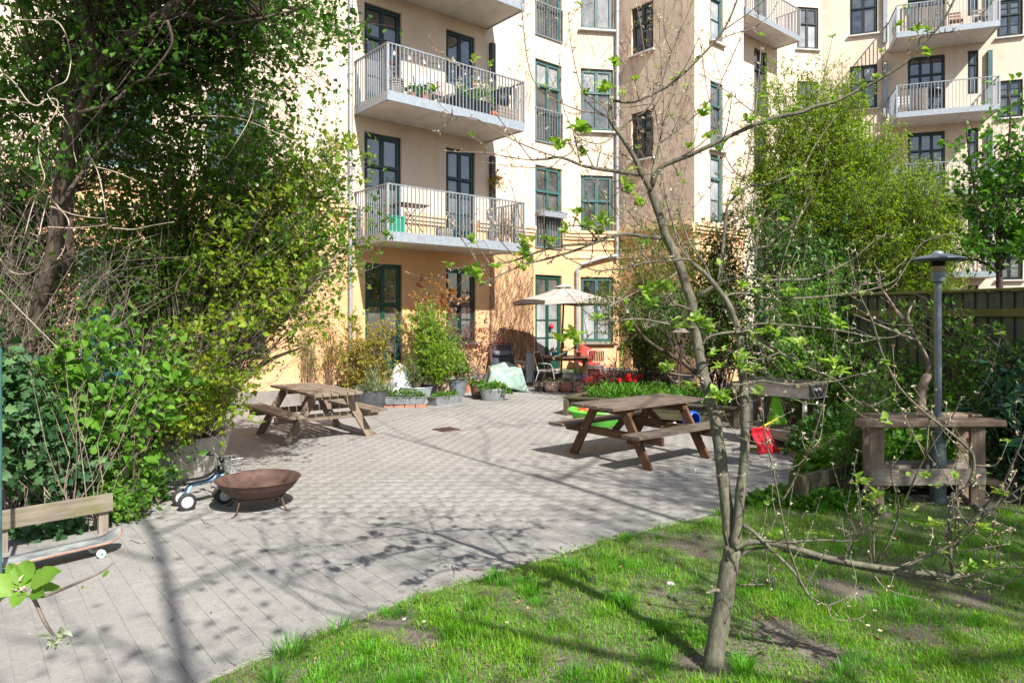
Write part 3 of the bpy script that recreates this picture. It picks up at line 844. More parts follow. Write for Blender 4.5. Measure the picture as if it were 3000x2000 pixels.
# --- far wing: D', E, F
D2 = Plane((10.42, 27.47), (UX.x, UX.y))
E2 = Plane((11.72, 28.58), (0.989, 0.15))
F2 = Plane((15.31, 27.90), (0.946, -0.324))
levels = (0.5, 3.55, 6.65, 9.68, 12.74)
o = [(-1.45, -0.5, fz, fz + 2.55) for fz in levels]
wall_mesh(D2, -4.5, 1.71, o, 0, TOP, far_b, 'wall', M['wall_far'])
for h in o: window(D2, *h, far_b, M['frame_green'], 2, (0.7, 0.3), [0, 0], door=True)
for z in (6.65, 9.68, 12.74):
    if z > 12: balcony(D2, -3.8, 0.12, 1.05, z, far_b, step=0.12)
    else: french_rail(D2, -1.5, -0.45, z, far_b)
ea = E2.at(2335, 80)[0]; eb = E2.at(2398, 80)[0]
o = [(ea, eb, z, z + 1.75) for z in (3.8, 6.85, 9.9, 12.98)]
wall_mesh(E2, 0, 1.20, o, 0, TOP, far_b, 'wall', M['wall_far'])
for h in o: window(E2, *h, far_b, M['frame_dark'], 2, (0.62, 0.38), [0, 0], pane=['pane_curtain', 'pane'])
EF = Plane(E2.pt(1.20, 0)[:2], (F2.pt(-2.2, 0) - E2.pt(1.20, 0))[:2])
wall_mesh(EF, 0, (F2.pt(-2.2, 0) - E2.pt(1.20, 0)).length, [], 0, TOP, far_b, 'wall', M['wall_far'])
f_open = []
for k in range(5):
    z = 13.42 - 3.05 * k
    f_open.append((F2.at(2490, 114)[0], F2.at(2571, 114)[0], z, z + 1.78, 'win'))
    z = 12.66 - 3.12 * k
    if z > 0.3: f_open.append((F2.at(2921, 110)[0], F2.at(2997, 110)[0], z, z + 1.34 + 0.1, 'winr'))
    for s in range(2):
        z0 = 12.66 - 3.12 * k
        if z0 > 0.3: f_open.append((6.2 + s * 2.6, 7.2 + s * 2.6, z0, z0 + 1.44, 'winr'))
for fz in levels:
    f_open.append((0.62, 1.93, fz, fz + 2.58, 'door'))
    f_open.append((2.70, 3.06, fz + 0.9, fz + 2.6, 'slit'))
wall_mesh(F2, -2.2, 12.0, holes_on(f_open), 0, TOP, far_b, 'wall', M['wall_far'])
for h in f_open:
    if h[4] == 'door': window(F2, *h[:4], far_b, M['frame_dark'], 3, (0.72, 0.28), [1, 0], door=True)
    elif h[4] == 'slit': window(F2, *h[:4], far_b, M['frame_dark'], 1, (0.7, 0.3), [0, 0], sill=False)
    elif h[4] == 'winr': window(F2, *h[:4], far_b, M['frame_dark'], 2, (0.6, 0.4), [1, 1])
    else: window(F2, *h[:4], far_b, M['frame_dark'], 2, (0.62, 0.38), [0, 0], pane=['pane', 'pane_curtain'] if 9 < h[2] < 12 else ['pane', 'pane'])
for i, fz in enumerate(levels[1:]):
    balcony(F2, -0.08, 3.30, 1.65, fz, far_b, step=0.115)
for a in (-0.2, 3.42):
    for fz in levels[1:]:
        MB().box(F2.pt(a, fz + 1.35, 0.07), (0.15, 0.14, 2.3), F2.u, F2.n).build('steel_hanger', M['galv_dark'] if a < 0 else M['frame_teal'], far_b, world=True)
# flat roofs close both blocks
def roof(pts, z, bld):
    mb = MB(); n = len(pts)
    vs = [(p[0], p[1], z) for p in pts] + [(p[0], p[1], z + 0.3) for p in pts]
    mb.add(vs, [tuple(reversed(range(n))), tuple(range(n, 2 * n))] + [(i, (i + 1) % n, n + (i + 1) % n, n + i) for i in range(n)])
    mb.build('roof', M['roofing'], bld, world=True)
roof([P1.pt(-13, 0, .3), P1.pt(-.675, 0, .3), A.pt(-.3, 0, .3), A.pt(A_END, 0, .2), Bp.pt(B_END - .1, 0, .2), Cq.pt(C_END, 0, .2), Dp.pt(D_END, 0, .2), ret2.pt(9, 0, 0), P1.pt(-13, 0, -10)], TOP, near_b)
roof([D2.pt(-4.5, 0, .2), D2.pt(1.71, 0, .2), E2.pt(1.2, 0, .2), F2.pt(-2.2, 0, .2), F2.pt(12, 0, .2), F2.pt(12, 0, -10), D2.pt(-4.5, 0, -10)], TOP, far_b)

# ------------------------------------------------------------------ ground
rng = np.random.default_rng(7)
def struct(o): o['kind'] = 'structure'; return o
g = MB(); g.add([(-150, -150, -0.05), (150, -150, -0.05), (150, 150, -0.05), (-150, 150, -0.05)], [(0, 1, 2, 3)])
struct(g.build('ground', M['earth']))

# lawn edge towards the patio, as seen (photograph pixels on the ground)
edge_px = [(560, 2040), (625, 1990), (931, 1862), (1224, 1747), (1492, 1671), (1722, 1601), (1990, 1531), (2168, 1486), (2262, 1450)]
edge = [gp(*p) for p in edge_px]
d0 = (edge[0] - edge[1]).normalized()
edge = [edge[0] + d0 * 4.5, edge[0] + d0 * 1.5] + edge
def edge_y(x):
    for a, b in zip(edge[:-1], edge[1:]):
        if a.x <= x <= b.x: return a.y + (b.y - a.y) * (x - a.x) / (b.x - a.x)
    return edge[0].y if x < edge[0].x else edge[-1].y + 0.35 * (x - edge[-1].x)
bed_gp = [gp(2262, 1450), gp(2300, 1415), gp(2420, 1400)]

def poly_mesh(pts, z): return MB().add([(p[0], p[1], z) for p in pts], [tuple(range(len(pts)))])

# joint bed under the pavers
patio_pts = [(-14, -3), (-8, -4), *[(e.x, e.y) for e in edge], (3.35, 7.5), (3.9, 9.3), (4.0, 11.2), (3.9, 14.0), (7, 19), (4.6, 20), (2.0, 22), (-5, 16), (-14, 8)]
patio = struct(poly_mesh(patio_pts, -0.001).build('patio', M['joint']))

# pavers: running bond, long joints square to the facade
PL, PW, GAP = 0.21, 0.14, 0.0036
O = Vector((-0.5, 6.0, 0))
VX = (NX * math.cos(R(-1.2)) + UX * math.sin(R(-1.2)))
VY = Vector((-VX.y, VX.x, 0))
if VY.dot(UX) < 0: VY = -VY
def in_patio(p):
    if p.y < edge_y(p.x) + 0.16 and p.x > -6: return False
    if p.x > 3.35 + max(0, (p.y - 7.5)) * 0.25 and p.y < 11: return False
    if p.x > 4.2 and p.y < 18: return False
    if p.y < -2 or p.x < -6.6: return False
    if (p - Vector((-3.66, 15.96, 0))).dot(NX) < 0.10 and p.x < 1.9: return False
    if (p - Bp.p0).dot(Bp.n) < 0.05: return False
    if (p - Cq.p0).dot(Cq.n) < 0.05: return False
    if p.x < -4.2 and 3.0 < p.y < 9: return False
    return True
cells = []
for i in range(-75, 150):
    for j in range(-110, 75):
        p = O + VY * (i * PW) + VX * ((j + (0.5 if i % 2 else 0.0)) * PL)
        if in_patio(p): cells.append(p)
def seen(p):
    if p.y < 2.5: return 0.0
    x = CX + p.x / p.y * FPX; y = HY + EYE / p.y * FPX
    if not (-40 < x < 3040 and y < 2030): return 0.0
    return 1.0 / p.y ** 2
cells.sort(key=lambda p: -seen(p))
def paver_geo(c=0.001, h=0.05):
    a, b = (PL - GAP) / 2, (PW - GAP) / 2
    vs = [VX * (sx * (a - k)) + VY * (sy * (b - k)) + Vector((0, 0, z)) for k, z in ((c, 0.0), (0, -c * 0.7), (0, -h)) for sx, sy in ((-1, -1), (1, -1), (1, 1), (-1, 1))]
    fs = [(0, 1, 2, 3)] + [(i, 4 + i, 4 + (i + 1) % 4, (i + 1) % 4) for i in range(4)] + [(4 + i, 8 + i, 8 + (i + 1) % 4, 4 + (i + 1) % 4) for i in range(4)]
    n = (Vector(vs[1]) - Vector(vs[0])).cross(Vector(vs[3]) - Vector(vs[0]))
    if n.z < 0: fs = [tuple(reversed(f)) for f in fs]
    return vs, fs
pv, pf = paver_geo()
pm = bpy.data.meshes.new('paver'); pm.from_pydata([tuple(v) for v in pv], [], pf); pm.materials.append(M['paver']); pm.update()
pr = random.Random(3)
for p in cells[:300]:
    o = link('paver', pm, None, patio, (p.x, p.y, 0.003 + pr.uniform(-0.0012, 0.0012)))
    o.rotation_euler = (pr.gauss(0, 0.003), pr.gauss(0, 0.003), pr.gauss(0, 0.004))
PV = np.array([tuple(v) for v in pv])
rest = np.array([(p.x, p.y, 0.003) for p in cells[300:]])
rest[:, 2] += rng.uniform(-0.0003, 0.0003, len(rest))
V = rest[:, None, :] + PV[None]
tilt = rng.normal(0, 0.0004, (len(rest), 2))
V[:, :, 2] += PV[None, :, 0] * tilt[:, :1] + PV[None, :, 1] * tilt[:, 1:]
F = (np.arange(len(rest))[:, None, None] * len(pv) + np.array(pf)[None]).reshape(-1, 4)
o = link('paver', np_mesh('pavers', V.reshape(-1, 3), F, M['paver']), None, patio); o['kind'] = 'stuff'

# kerb course along the lawn: stretcher blocks, each a part of the kerb
kerb = struct(bpy.data.objects.new('kerb', None)); COL.objects.link(kerb); kerb.location = (edge[2].x, edge[2].y, 0)
def along(pts, step):
    out = []; acc = 0.0
    for a, b in zip(pts[:-1], pts[1:]):
        L = (b - a).length; t = acc
        while t < L:
            out.append((a + (b - a) * (t / L), (b - a).normalized())); t += step
        acc = t - L
    return out
kv = None
for q, dr in along(edge[1:], 0.212):
    nrm = Vector((-dr.y, dr.x, 0))
    c = q + nrm * 0.085 + Vector((0, 0, -0.02 + pr.uniform(-.003, .003)))
    plank('paver', c - dr * 0.103, c + dr * 0.103, 0.125, 0.05, M['paver'], kerb, ch=0.005)

# lawn: gently uneven soil
def soft_noise(x, y, s, seed=0):
    r = np.random.default_rng(seed); out = 0
    for k in range(5):
        a = r.uniform(0, 6.28); f = s * r.uniform(0.6, 1.8); ph = r.uniform(0, 6.28)
        out = out + np.sin((x * math.cos(a) + y * math.sin(a)) * f + ph)
    return out / 5
def lawn_z(x, y):
    ey = np.array([edge_y(v) for v in np.atleast_1d(x)])
    dist = np.clip((ey - np.atleast_1d(y)) / 0.5, 0, 1)
    return 0.0 + 0.045 * dist + 0.025 * soft_noise(x, y, 2.3, 5) * dist + 0.012 * soft_noise(x, y, 8, 6) * dist
gx = np.linspace(-3.2, 9.0, 150); gy01 = np.linspace(0, 1, 70)
LV = []
for x in gx:
    y1 = min(edge_y(x), 6.75 + 0.05 * x) - 0.004
    if x < edge[0].x: y1 = edge[0].y
    yy = -2.0 + (y1 + 2.0) * gy01
    zz = lawn_z(np.full_like(yy, x), yy)
    LV += [(x, y, z) for y, z in zip(yy, zz)]
nx, ny = len(gx), len(gy01)
ii, jj = np.meshgrid(np.arange(nx - 1), np.arange(ny - 1), indexing='ij')
k = (ii * ny + jj).ravel()
LF = np.stack([k, k + ny, k + ny + 1, k + 1], 1)
lm = np_mesh('lawn', np.array(LV), LF, M['lawn_soil']); lm.polygons.foreach_set('use_smooth', [True] * len(lm.polygons))
lawn = struct(link('lawn', lm, None))
# bed of dark earth under the shrubs on the right
bx = [(2.6, 6.78), (9.5, 7.0), (12, 16), (4.1, 16), (3.95, 11.3), (3.9, 9.4), (3.34, 7.4)]
struct(poly_mesh(bx, 0.012).build('flower_bed', M['earth']))

def rand_dirs0(n, up):
    d = unit(rng.normal(size=(n, 3))); d[:, 2] += up; return unit(d)
# grass blades
def grass_density(x, y):
    d = 0.98 + 0.40 * soft_noise(x, y, 3.0, 11) + 0.35 * soft_noise(x, y, 8.0, 12)
    for bxx, byy, br in bare: d = d - 0.95 * np.exp(-((x - bxx) ** 2 + (y - byy) ** 2) / (br * (.8 + .55 * soft_noise(x, y, 9, 13))) ** 2)
    return np.clip(d, 0.0, 1)
bare = [(*gp(x, y)[:2], r) for x, y, r in ((2440, 1740, .24), (2530, 1760, .16), (1130, 1850, .2), (1250, 1900, .16), (1650, 1960, .12), (2250, 1870, .18), (2360, 1930, .20), (2450, 1960, .2), (2700, 1900, .18), (2160, 1940, .15), (2040, 1970, .15), (1980, 1610, .15), (1930, 1760, .12), (2720, 1850, .2), (2850, 1780, .18), (2050, 1640, .14))]
NB = 680000
u = rng.uniform(0, 1, NB); gyy = 1.9 + (6.7 - 1.9) * u ** 1.25
gxx = rng.uniform(-1, 1, NB) * (gyy * 0.80 + 0.4) + 0.0
ey = np.interp(gxx, [e.x for e in edge] + [9], [e.y for e in edge] + [6.9])
ok = (gyy < ey + 0.025 + rng.normal(0, 0.03, NB)) & (gxx < 7.5)
ok &= rng.uniform(0, 1, NB) < grass_density(gxx, gyy) ** 1.2
ok &= ~((gyy > 6.2) & (rng.uniform(0, 1, NB) < (gyy - 6.2) / 0.6))
gxx, gyy = gxx[ok], gyy[ok]
n = len(gxx)
gz = np.interp(ey[ok] - gyy, [0, .5], [0, .045]) + (0.025 * soft_noise(gxx, gyy, 2.3, 5) + 0.012 * soft_noise(gxx, gyy, 8, 6)) * np.clip((ey[ok] - gyy) / .5, 0, 1)
tuft = 0.5 + 0.5 * soft_noise(gxx, gyy, 5.5, 21) + 0.6 * np.clip(soft_noise(gxx, gyy, 14, 22), 0, 1)
Hh = np.clip(rng.gamma(4, 0.0075, n) * (0.30 + 1.15 * np.clip(tuft, 0, 2) ** 1.6), 0.010, 0.15)
ang = rng.uniform(0, 2 * np.pi, n); lean = rng.gamma(2, 0.30, n)
D = np.stack([np.cos(ang) * lean, np.sin(ang) * lean, np.ones(n)], 1); D = unit(D)
S = np.stack([-np.sin(ang), np.cos(ang), np.zeros(n)], 1)
C = np.stack([gxx, gyy, gz - 0.004], 1)
w = rng.uniform(0.0012, 0.0028, n)[:, None]
h = Hh[:, None]; dn = np.array([[0, 0, -1.0]])
mid = C + D * h * .55; tip = C + D * h + (np.stack([np.cos(ang), np.sin(ang), -0.45 * np.ones(n)], 1)) * h * lean[:, None] * .45
GV = np.stack([C - S * w, C + S * w, mid + S * w * .8, mid - S * w * .8, tip], 1).reshape(-1, 3)
b = np.arange(n)[:, None] * 5
GF = np.concatenate([b + np.array([[0, 1, 2]]), b + np.array([[0, 2, 3]]), b + np.array([[3, 2, 4]])], 0)
gr = link('grass', np_mesh('grass', GV, GF, M['grass']), None)
tag(gr, 'short patchy spring grass growing on the lawn', 'grass', kind='stuff')

# coarser darker tufts standing out of the sward, one mass with the grass
nt_ = 260; ty = 2.6 + 4.0 * rng.uniform(0, 1, nt_) ** 1.2; tx = rng.uniform(-.75, .9, nt_) * ty
keep = np.array([y < edge_y(x) - .03 for x, y in zip(tx, ty)]); tx, ty = tx[keep], ty[keep]
sp_ = [gp(px, py) for px, py in ((1800, 1775), (1830, 1795), (1580, 1790), (1555, 1760), (2310, 1800), (2290, 1830), (2040, 1900), (2180, 1990), (1200, 1960), (1080, 1935), (1560, 1850), (2470, 1630), (1480, 1730))]
tx = np.concatenate([tx, [q.x for q in sp_] * 2]); ty = np.concatenate([ty, [q.y for q in sp_] * 2])
pb = rng.integers(50, 150, len(tx)); X = np.repeat(tx, pb); Y = np.repeat(ty, pb); n = len(X)
rad_ = np.repeat(rng.uniform(.03, .085, len(tx)), pb); a_ = rng.uniform(0, 6.283, n); r_ = rad_ * np.sqrt(rng.uniform(0, 1, n))
X = X + r_ * np.cos(a_); Y = Y + r_ * np.sin(a_)
hh_ = np.repeat(rng.uniform(.05, .125, len(tx)), pb) * rng.uniform(.5, 1.15, n)
D = unit(np.stack([np.cos(a_) * r_ / rad_ * .55 + rng.normal(0, .18, n), np.sin(a_) * r_ / rad_ * .55 + rng.normal(0, .18, n), np.ones(n)], 1))
S = unit(np.stack([-D[:, 1], D[:, 0], np.zeros(n) + 1e-4], 1)); C = np.stack([X, Y, np.full(n, .02)], 1); w = rng.uniform(.0016, .003, n)[:, None]; h = hh_[:, None]
mid = C + D * h * .6; tip = C + D * h + np.stack([D[:, 0], D[:, 1], -.5 * np.ones(n)], 1) * h * .3
GV = np.stack([C - S * w, C + S * w, mid + S * w * .8, mid - S * w * .8, tip], 1).reshape(-1, 3); b = np.arange(n)[:, None] * 5
GF = np.concatenate([b + np.array([[0, 1, 2]]), b + np.array([[0, 2, 3]]), b + np.array([[3, 2, 4]])], 0)
o = link('grass_tufts', np_mesh('grass_tufts', GV, GF, m_leaf('tuft_blade', (0.045, 0.19, 0.008), (0.12, 0.36, 0.02), 0.4)), None)
tag(o, 'coarser dark green tufts standing out of the lawn', 'grass', kind='stuff')
# clover and weeds low in the grass
nw = 2600; wy = rng.uniform(2.6, 6.6, nw); wx = rng.uniform(-.7, .85, nw) * wy; k = np.array([y < edge_y(x) - .01 for x, y in zip(wx, wy)]); k &= soft_noise(wx, wy, 4.2, 31) > .12
wx, wy = wx[k], wy[k]; n = len(wx)
o = leaves('lawn_weeds', np.stack([wx, wy, np.full(n, .04) + rng.uniform(0, .025, n)], 1), rand_dirs0(n, .1), rand_dirs0(n, 1.6), rng.uniform(.015, .04, n), rng.uniform(.010, .024, n), M['lf_pot'], None, 'ovate')
tag(o, 'small clover and daisy leaves low in the lawn', 'weeds', kind='stuff')
# straw and dead blades matted between the green ones
nw = 42000; wy = 2.2 + 4.4 * rng.uniform(0, 1, nw) ** 1.2; wx = rng.uniform(-.75, .9, nw) * wy; k = wy < np.interp(wx, [e.x for e in edge] + [9], [e.y for e in edge] + [6.9]) + .01; k &= rng.uniform(0, 1, nw) < np.clip(.45 + .8 * soft_noise(wx, wy, 3.6, 41), .05, 1)
wx, wy = wx[k], wy[k]; n = len(wx); a_ = rng.uniform(0, 6.283, n)
o = leaves('grass_thatch', np.stack([wx, wy, .035 + rng.uniform(0, .03, n)], 1), np.stack([np.cos(a_), np.sin(a_), rng.normal(.15, .25, n)], 1), rand_dirs0(n, 1.5), rng.uniform(.02, .06, n), rng.uniform(.0016, .003, n), m_leaf('straw_blade', (0.16, 0.12, 0.05), (0.36, 0.31, 0.16), 0.2, .7), None, 'quad')
tag(o, 'dead straw coloured blades matted in the lawn', 'dead grass', kind='stuff')
# crumbs on the paving
nl = 700; ly = rng.uniform(3.3, 12, nl); lx = rng.uniform(-.72, .55, nl) * ly; k = np.array([y > edge_y(x) + .02 and x > -4.2 for x, y in zip(lx, ly)]); lx, ly = lx[k], ly[k]; n = len(lx)
o = leaves('paving_litter', np.stack([lx, ly, np.full(n, .008)], 1), rand_dirs0(n, 0), np.stack([rng.normal(0, .25, n), rng.normal(0, .25, n), np.ones(n)], 1), rng.uniform(.006, .026, n), rng.uniform(.004, .012, n), m_leaf('litter_flake', (0.06, 0.04, 0.025), (0.30, 0.2, 0.12), 0.05, .8, (0.6, 0.57, 0.5)), None, 'quad')
tag(o, 'tiny bud scales, crumbs and petals scattered over the paving', 'litter', kind='stuff')

# little things on the lawn and the paving
def stone(px, py, r, label, flat=0.55, mat='stone', name='stone', cat='stone'):
    c = gp(px, py)
    c.z = float(lawn_z(c.x, c.y)[0]) if c.y < edge_y(c.x) else 0.004
    rr = random.Random(int(px))
    mb = MB(); prof = [(0.001, -0.2), (0.75, -0.12), (1.0, 0.12), (0.86, 0.38), (0.5, 0.58), (0.001, 0.66)]
    mb.lathe([(a * r, b * r * flat * 1.5) for a, b in prof], (0, 0, 0), 12, 1.0, 0.72)
    mb.v = [(x * (1 + rr.uniform(-.12, .12)), y * (1 + rr.uniform(-.12, .12)), z * (1 + rr.uniform(-.1, .1))) for x, y, z in mb.v]
    o = mb.build(name, M[mat], None, smooth=True); o.location = c; o.rotation_euler = (0, 0, rr.uniform(0, 3))
    return tag(o, label, cat)
stone(1965, 1732, 0.036, 'rounded pale stone lying in the grass left of the apple trunk')
stone(2505, 1625, 0.03, 'half buried grey stone near the low branch')
stone(1185, 1832, 0.02, 'small white pebble near the kerb on the bare patch')
def daisy(px, py, label, h=0.05):
    c = gp(px, py); c.z = float(lawn_z(c.x, c.y)[0])
    t = thing('daisy', label, 'flower', c, 0, 'daisies in the lawn')
    MB().tube([(0, 0, 0), (0.004, -.004, h)], 0.0016, 5).build('stem', M['lf_pot'], t)
    n = 14; a = np.linspace(0, 2 * np.pi, n, endpoint=False)
    Dd = np.stack([np.cos(a), np.sin(a) - .35, 0.35 + 0 * a], 1)
    o = leaves('petal', np.tile(np.array([[c.x + .004, c.y - .004, c.z + h]]), (n, 1)), Dd, np.tile([[0, -.4, 1.]], (n, 1)), np.full(n, .013), np.full(n, .006), M['petal_white'], t)
    mb = MB(); mb.lathe([(0.0055, 0), (0.004, .004), (0.0005, .006)], (.004, -.006, h + .001), 8); mb.build('flower_centre', M['petal_yel'], t)
for px, py, lb in ((1483, 1880, 'white daisy open in the grass nearest the kerb'), (2560, 1835, 'white daisy under the hanging branch'), (2540, 1880, 'lower white daisy beside a bare patch'), (2485, 1822, 'white daisy just left of another one'), (2035, 1870, 'white daisy left of the apple trunk base'), (1240, 1470 + 400, 'daisy among short grass on the left lawn'), (2575, 1898, 'small daisy below the pair of daisies')):
    daisy(px, py, lb)
# dry leaves
dl = []
for i in range(230):
    y = rng.uniform(2.6, 6.6); x = rng.uniform(-.72, .85) * y
    if y < edge_y(x) + rng.normal(0, .1): dl.append((x, y, float(lawn_z(x, y)[0]) + .01))
dl = np.array(dl); n = len(dl)
o = leaves('fallen_leaves', dl, np.stack([rng.normal(size=n), rng.normal(size=n), rng.normal(0, .2, n)], 1), np.stack([rng.normal(0, .3, n), rng.normal(0, .3, n), np.ones(n)], 1), rng.uniform(.015, .055, n), rng.uniform(.01, .03, n), m_leaf('dry_brown_leaf', (0.16, 0.07, 0.03), (0.36, 0.2, 0.11), 0.1), None, 'ovate', fold=.35)
tag(o, 'dry brown leaves scattered over the lawn', 'dead leaves', kind='stuff')
# crumbs of debris, twigs on the paving
tw = MB()
for (x0, y0, x1, y1, x2, y2) in ((1365, 1662, 1410, 1668, 1455, 1675), (1325, 1655, 1332, 1672, 1330, 1690), (1253, 1575, 1258, 1585, 1260, 1592), (590, 1520, 600, 1530, 625, 1538), (380, 1580, 410, 1590, 440, 1585)):
    tw.tube([gp(x0, y0, .008), gp(x1, y1, .012), gp(x2, y2, .007)], [.004, .0035, .002], 5)
tag(tw.build('fallen_twigs', M['twig']), 'thin reddish twigs fallen on the paving by the lawn kerb', 'twigs', kind='stuff')
# rusty drain cover
c = gp(1308, 1259); t = thing('drain_cover', 'small rusty drain grating set in the paving', 'drain cover', (c.x, c.y, 0.004))
MB().box((0, 0, 0.006), (0.34, 0.34, 0.012), VX, VY).build('plate', M['rust'], t)
for i in range(6): MB().box(VY * (-0.125 + 0.05 * i) + Vector((0, 0, 0.013)), (0.28, 0.012, 0.006), VX, VY).build('slot', M['castiron'], t)
# chalk
ck = MB()
def chalk_line(pts, w=0.012, z=0.0075):
    q = [gp(*p) for p in pts]
    for a, b in zip(q[:-1], q[1:]):
        d = (b - a); n = Vector((-d.y, d.x, 0)).normalized() * w / 2
        ck.add([(a - n)[:2] + (z,) if False else (a.x - n.x, a.y - n.y, z), (b.x - n.x, b.y - n.y, z), (b.x + n.x, b.y + n.y, z), (a.x + n.x, a.y + n.y, z)], [(0, 1, 2, 3)])
for ph, rx, ry in ((0, 50, 16), (1.2, 42, 12)):
    chalk_line([(1135 + rx * math.cos(a / 10) , 1392 + ry * math.sin(a / 10 + ph * .1)) for a in range(2, 58)], .006)
for k in range(7):
    chalk_line([(1110 + k * 9, 1412 + 4 * math.sin(k)), (1116 + k * 9, 1406), (1120 + k * 9, 1414), (1125 + k * 9, 1408)], .008)
chalk_line([(1065, 1402), (1075, 1410), (1090, 1406), (1100, 1414)], .01)
for k in range(5): chalk_line([(1118 + k * 8, 1386 + k), (1150 + k * 8, 1380 + k * 2)], .01)
tag(ck.build('chalk_drawing', M['chalk']), 'faint white chalk scribbles drawn on the paving', 'chalk drawing')

# ------------------------------------------------------------------ picnic tables
def picnic_table(label, corner, lx, ly, LEN, WID, top, leg, seed):
    """corner: near corner of the top (ground position); lx along the table, ly across it"""
    lx = Vector(lx).normalized(); ly = Vector(ly).normalized()
    H0 = 0.74
    c = Vector((corner[0], corner[1], 0)) + lx * LEN / 2 + ly * WID / 2
    t = thing('picnic_table', label, 'picnic table', (c.x, c.y, 0), 0, 'wooden picnic tables on the terrace')
    rr = random.Random(seed)
    P = lambda a, b, z: c + lx * a + ly * b + Vector((0, 0, z))
    nb = 6; bw = WID / nb
    for i in range(nb):
        b = -WID / 2 + bw * (i + .5); e = rr.uniform(-.006, .006)
        plank('top_plank', P(-LEN / 2 + e, b, H0 - .02 + rr.uniform(-.002, .002)), P(LEN / 2 + e, b, H0 - .02), bw - .016, .04, M[top], t)
    for s in (-1, 1):
        for k in range(2):
            b = s * (WID / 2 + .19 + .145 * k); e = rr.uniform(-.006, .006)
            plank('bench_plank', P(-LEN / 2 + e, b, .43 + rr.uniform(-.002, .002)), P(LEN / 2 + e, b, .43), .135, .04, M[top], t)
    for sa in (-1, 1):
        a = sa * (LEN / 2 - .33)
        for s in (-1, 1):
            plank('leg', P(a, s * .66, -.005), P(a, s * .24, H0 - .04), .12, .045, M[leg], t, up=lx)
            mb = MB()
            for (bb, zz) in ((.53, .30), (.46, .37)):
                mb.tube([P(a - sa * -.024, s * bb, zz), P(a + sa * .03, s * bb, zz)], .009, 8)
            mb.build('bolt', M['galv'], t, world=True)
        plank('cross_beam', P(a - sa * .047, -WID / 2 - .44, .36), P(a - sa * .047, WID / 2 + .44, .36), .10, .045, M[leg], t, up=lx)
        plank('top_batten', P(a - sa * .047, -WID / 2 + .05, H0 - .085), P(a - sa * .047, WID / 2 - .05, H0 - .085), .09, .045, M[leg], t, up=lx)
        plank('brace', P(a - sa * .08, 0, .36), P(a - sa * .50, 0, H0 - .05), .09, .04, M[leg], t, up=ly)
    return t
picnic_table('dark weathered picnic table behind the apple tree, beside the green sandbox', (1.225, 8.30), (0.78, 0.625, 0), (-0.625, 0.78, 0), 1.80, 0.78, 'wood_table', 'wood_leg', 1)
_lx = Vector((-0.62, 0.785, 0)).normalized(); _ly = Vector((-0.785, -0.62, 0)).normalized()
picnic_table('pale sunlit picnic table half hidden by the overhanging bush', (-2.22, 10.3), _lx, _ly, 1.85, 0.76, 'wood_pale', 'wood_pale', 2)

# ------------------------------------------------------------------ fire bowl
FB = (gp(757, 1490).x, gp(757, 1490).y, 0)
t = thing('fire_bowl', 'wide rusty steel fire bowl on bent legs', 'fire bowl', FB)
r = 0.405
prof_o = [(0.0, .135), (.12, .138), (.21, .155), (.28, .19), (.335, .24), (.375, .295), (.402, .345), (.414, .352)]
prof_i = [(.414, .355), (.398, .346), (.368, .298), (.328, .246), (.27, .198), (.2, .166), (.1, .15), (.0005, .148)]
mb = MB(); mb.lathe([(a * .955, .118 + (z - .135) * .83) for a, z in prof_o + prof_i], (0, 0, 0), 56); mb.build('bowl', M['rust'], t, smooth=True)
rg = MB(); rg.tube([(0.245 * math.cos(a / 24 * 6.2832), 0.245 * math.sin(a / 24 * 6.2832), .142) for a in range(25)], .008, 6, cap=False); rg.build('ring', M['rust'], t, smooth=True)
for a in (-.25, 1.35, 2.9, 4.35):
    ca, sa = math.cos(a), math.sin(a)
    mb = MB(); mb.tube([(.245 * ca, .245 * sa, .142), (.262 * ca, .262 * sa, .10), (.285 * ca, .285 * sa, .04), (.315 * ca, .315 * sa, .008), (.35 * ca, .35 * sa, .006)], .009, 6)
    mb.build('leg', M['rust'], t, smooth=True)

# ------------------------------------------------------------------ toddler's ride-on
hub = {}
def gw(px, py, z): return gp(px, py, z)
rr_near = gp(548, 1470, 0.085)      # near rear wheel hub
fr_near = gp(662, 1452, 0.085)
ax = (fr_near - rr_near); ax.z = 0; ax.normalize(); ay = Vector((-ax.y, ax.x, 0))
WR = .085
base = rr_near.copy(); base.z = 0
t = thing('ride_on_toy', 'pale blue four wheeled ride-on toy with wire basket beside the rusty bowl', 'ride-on toy', base)
def L(a, b, z): return ax * a + ay * b + Vector((0, 0, z))
wb = max(.36, min(.46, (fr_near - rr_near).length))
def ride_wheel(a, b):
    w = MB(); w.wheel(L(a, b, WR), ay, WR, .036, 22, .055); o = w.build('wheel', M['rubber'], t, smooth=False)
    rm = MB(); rm.wheel(L(a, b, WR), ay, .06, .040, 22, 0); rm.build('rim', M['grey_pl'], o)
    hb = MB(); hb.wheel(L(a, b, WR), ay, .016, .048, 12, 0); hb.build('hub_cap', M['white_pl'], o)
for a, b in ((0, 0), (0, .22), (wb, .04), (wb, .14)): ride_wheel(a, b)
fm = MB()
fm.tube([L(0, .03, WR), L(.03, .07, .17), L(.06, .10, .215), L(.09, .11, .225)], [.016, .016, .018, .018], 10)
fm.tube([L(0, .19, WR), L(.03, .15, .17), L(.06, .12, .215)], [.016, .016, .018], 10)
fm.tube([L(.05, .11, .225), L(.14, .11, .222), L(.22, .11, .235), L(.30, .11, .27), L(wb - .02, .10, .31)], .02, 10)
fm.tube([L(wb, .09, WR), L(wb - .005, .09, .2), L(wb - .02, .09, .35)], .02, 10)
fm.tube([L(wb, .03, WR), L(wb, .15, WR)], .012, 8)
fm.tube([L(0, 0, WR), L(0, .22, WR)], .012, 8)
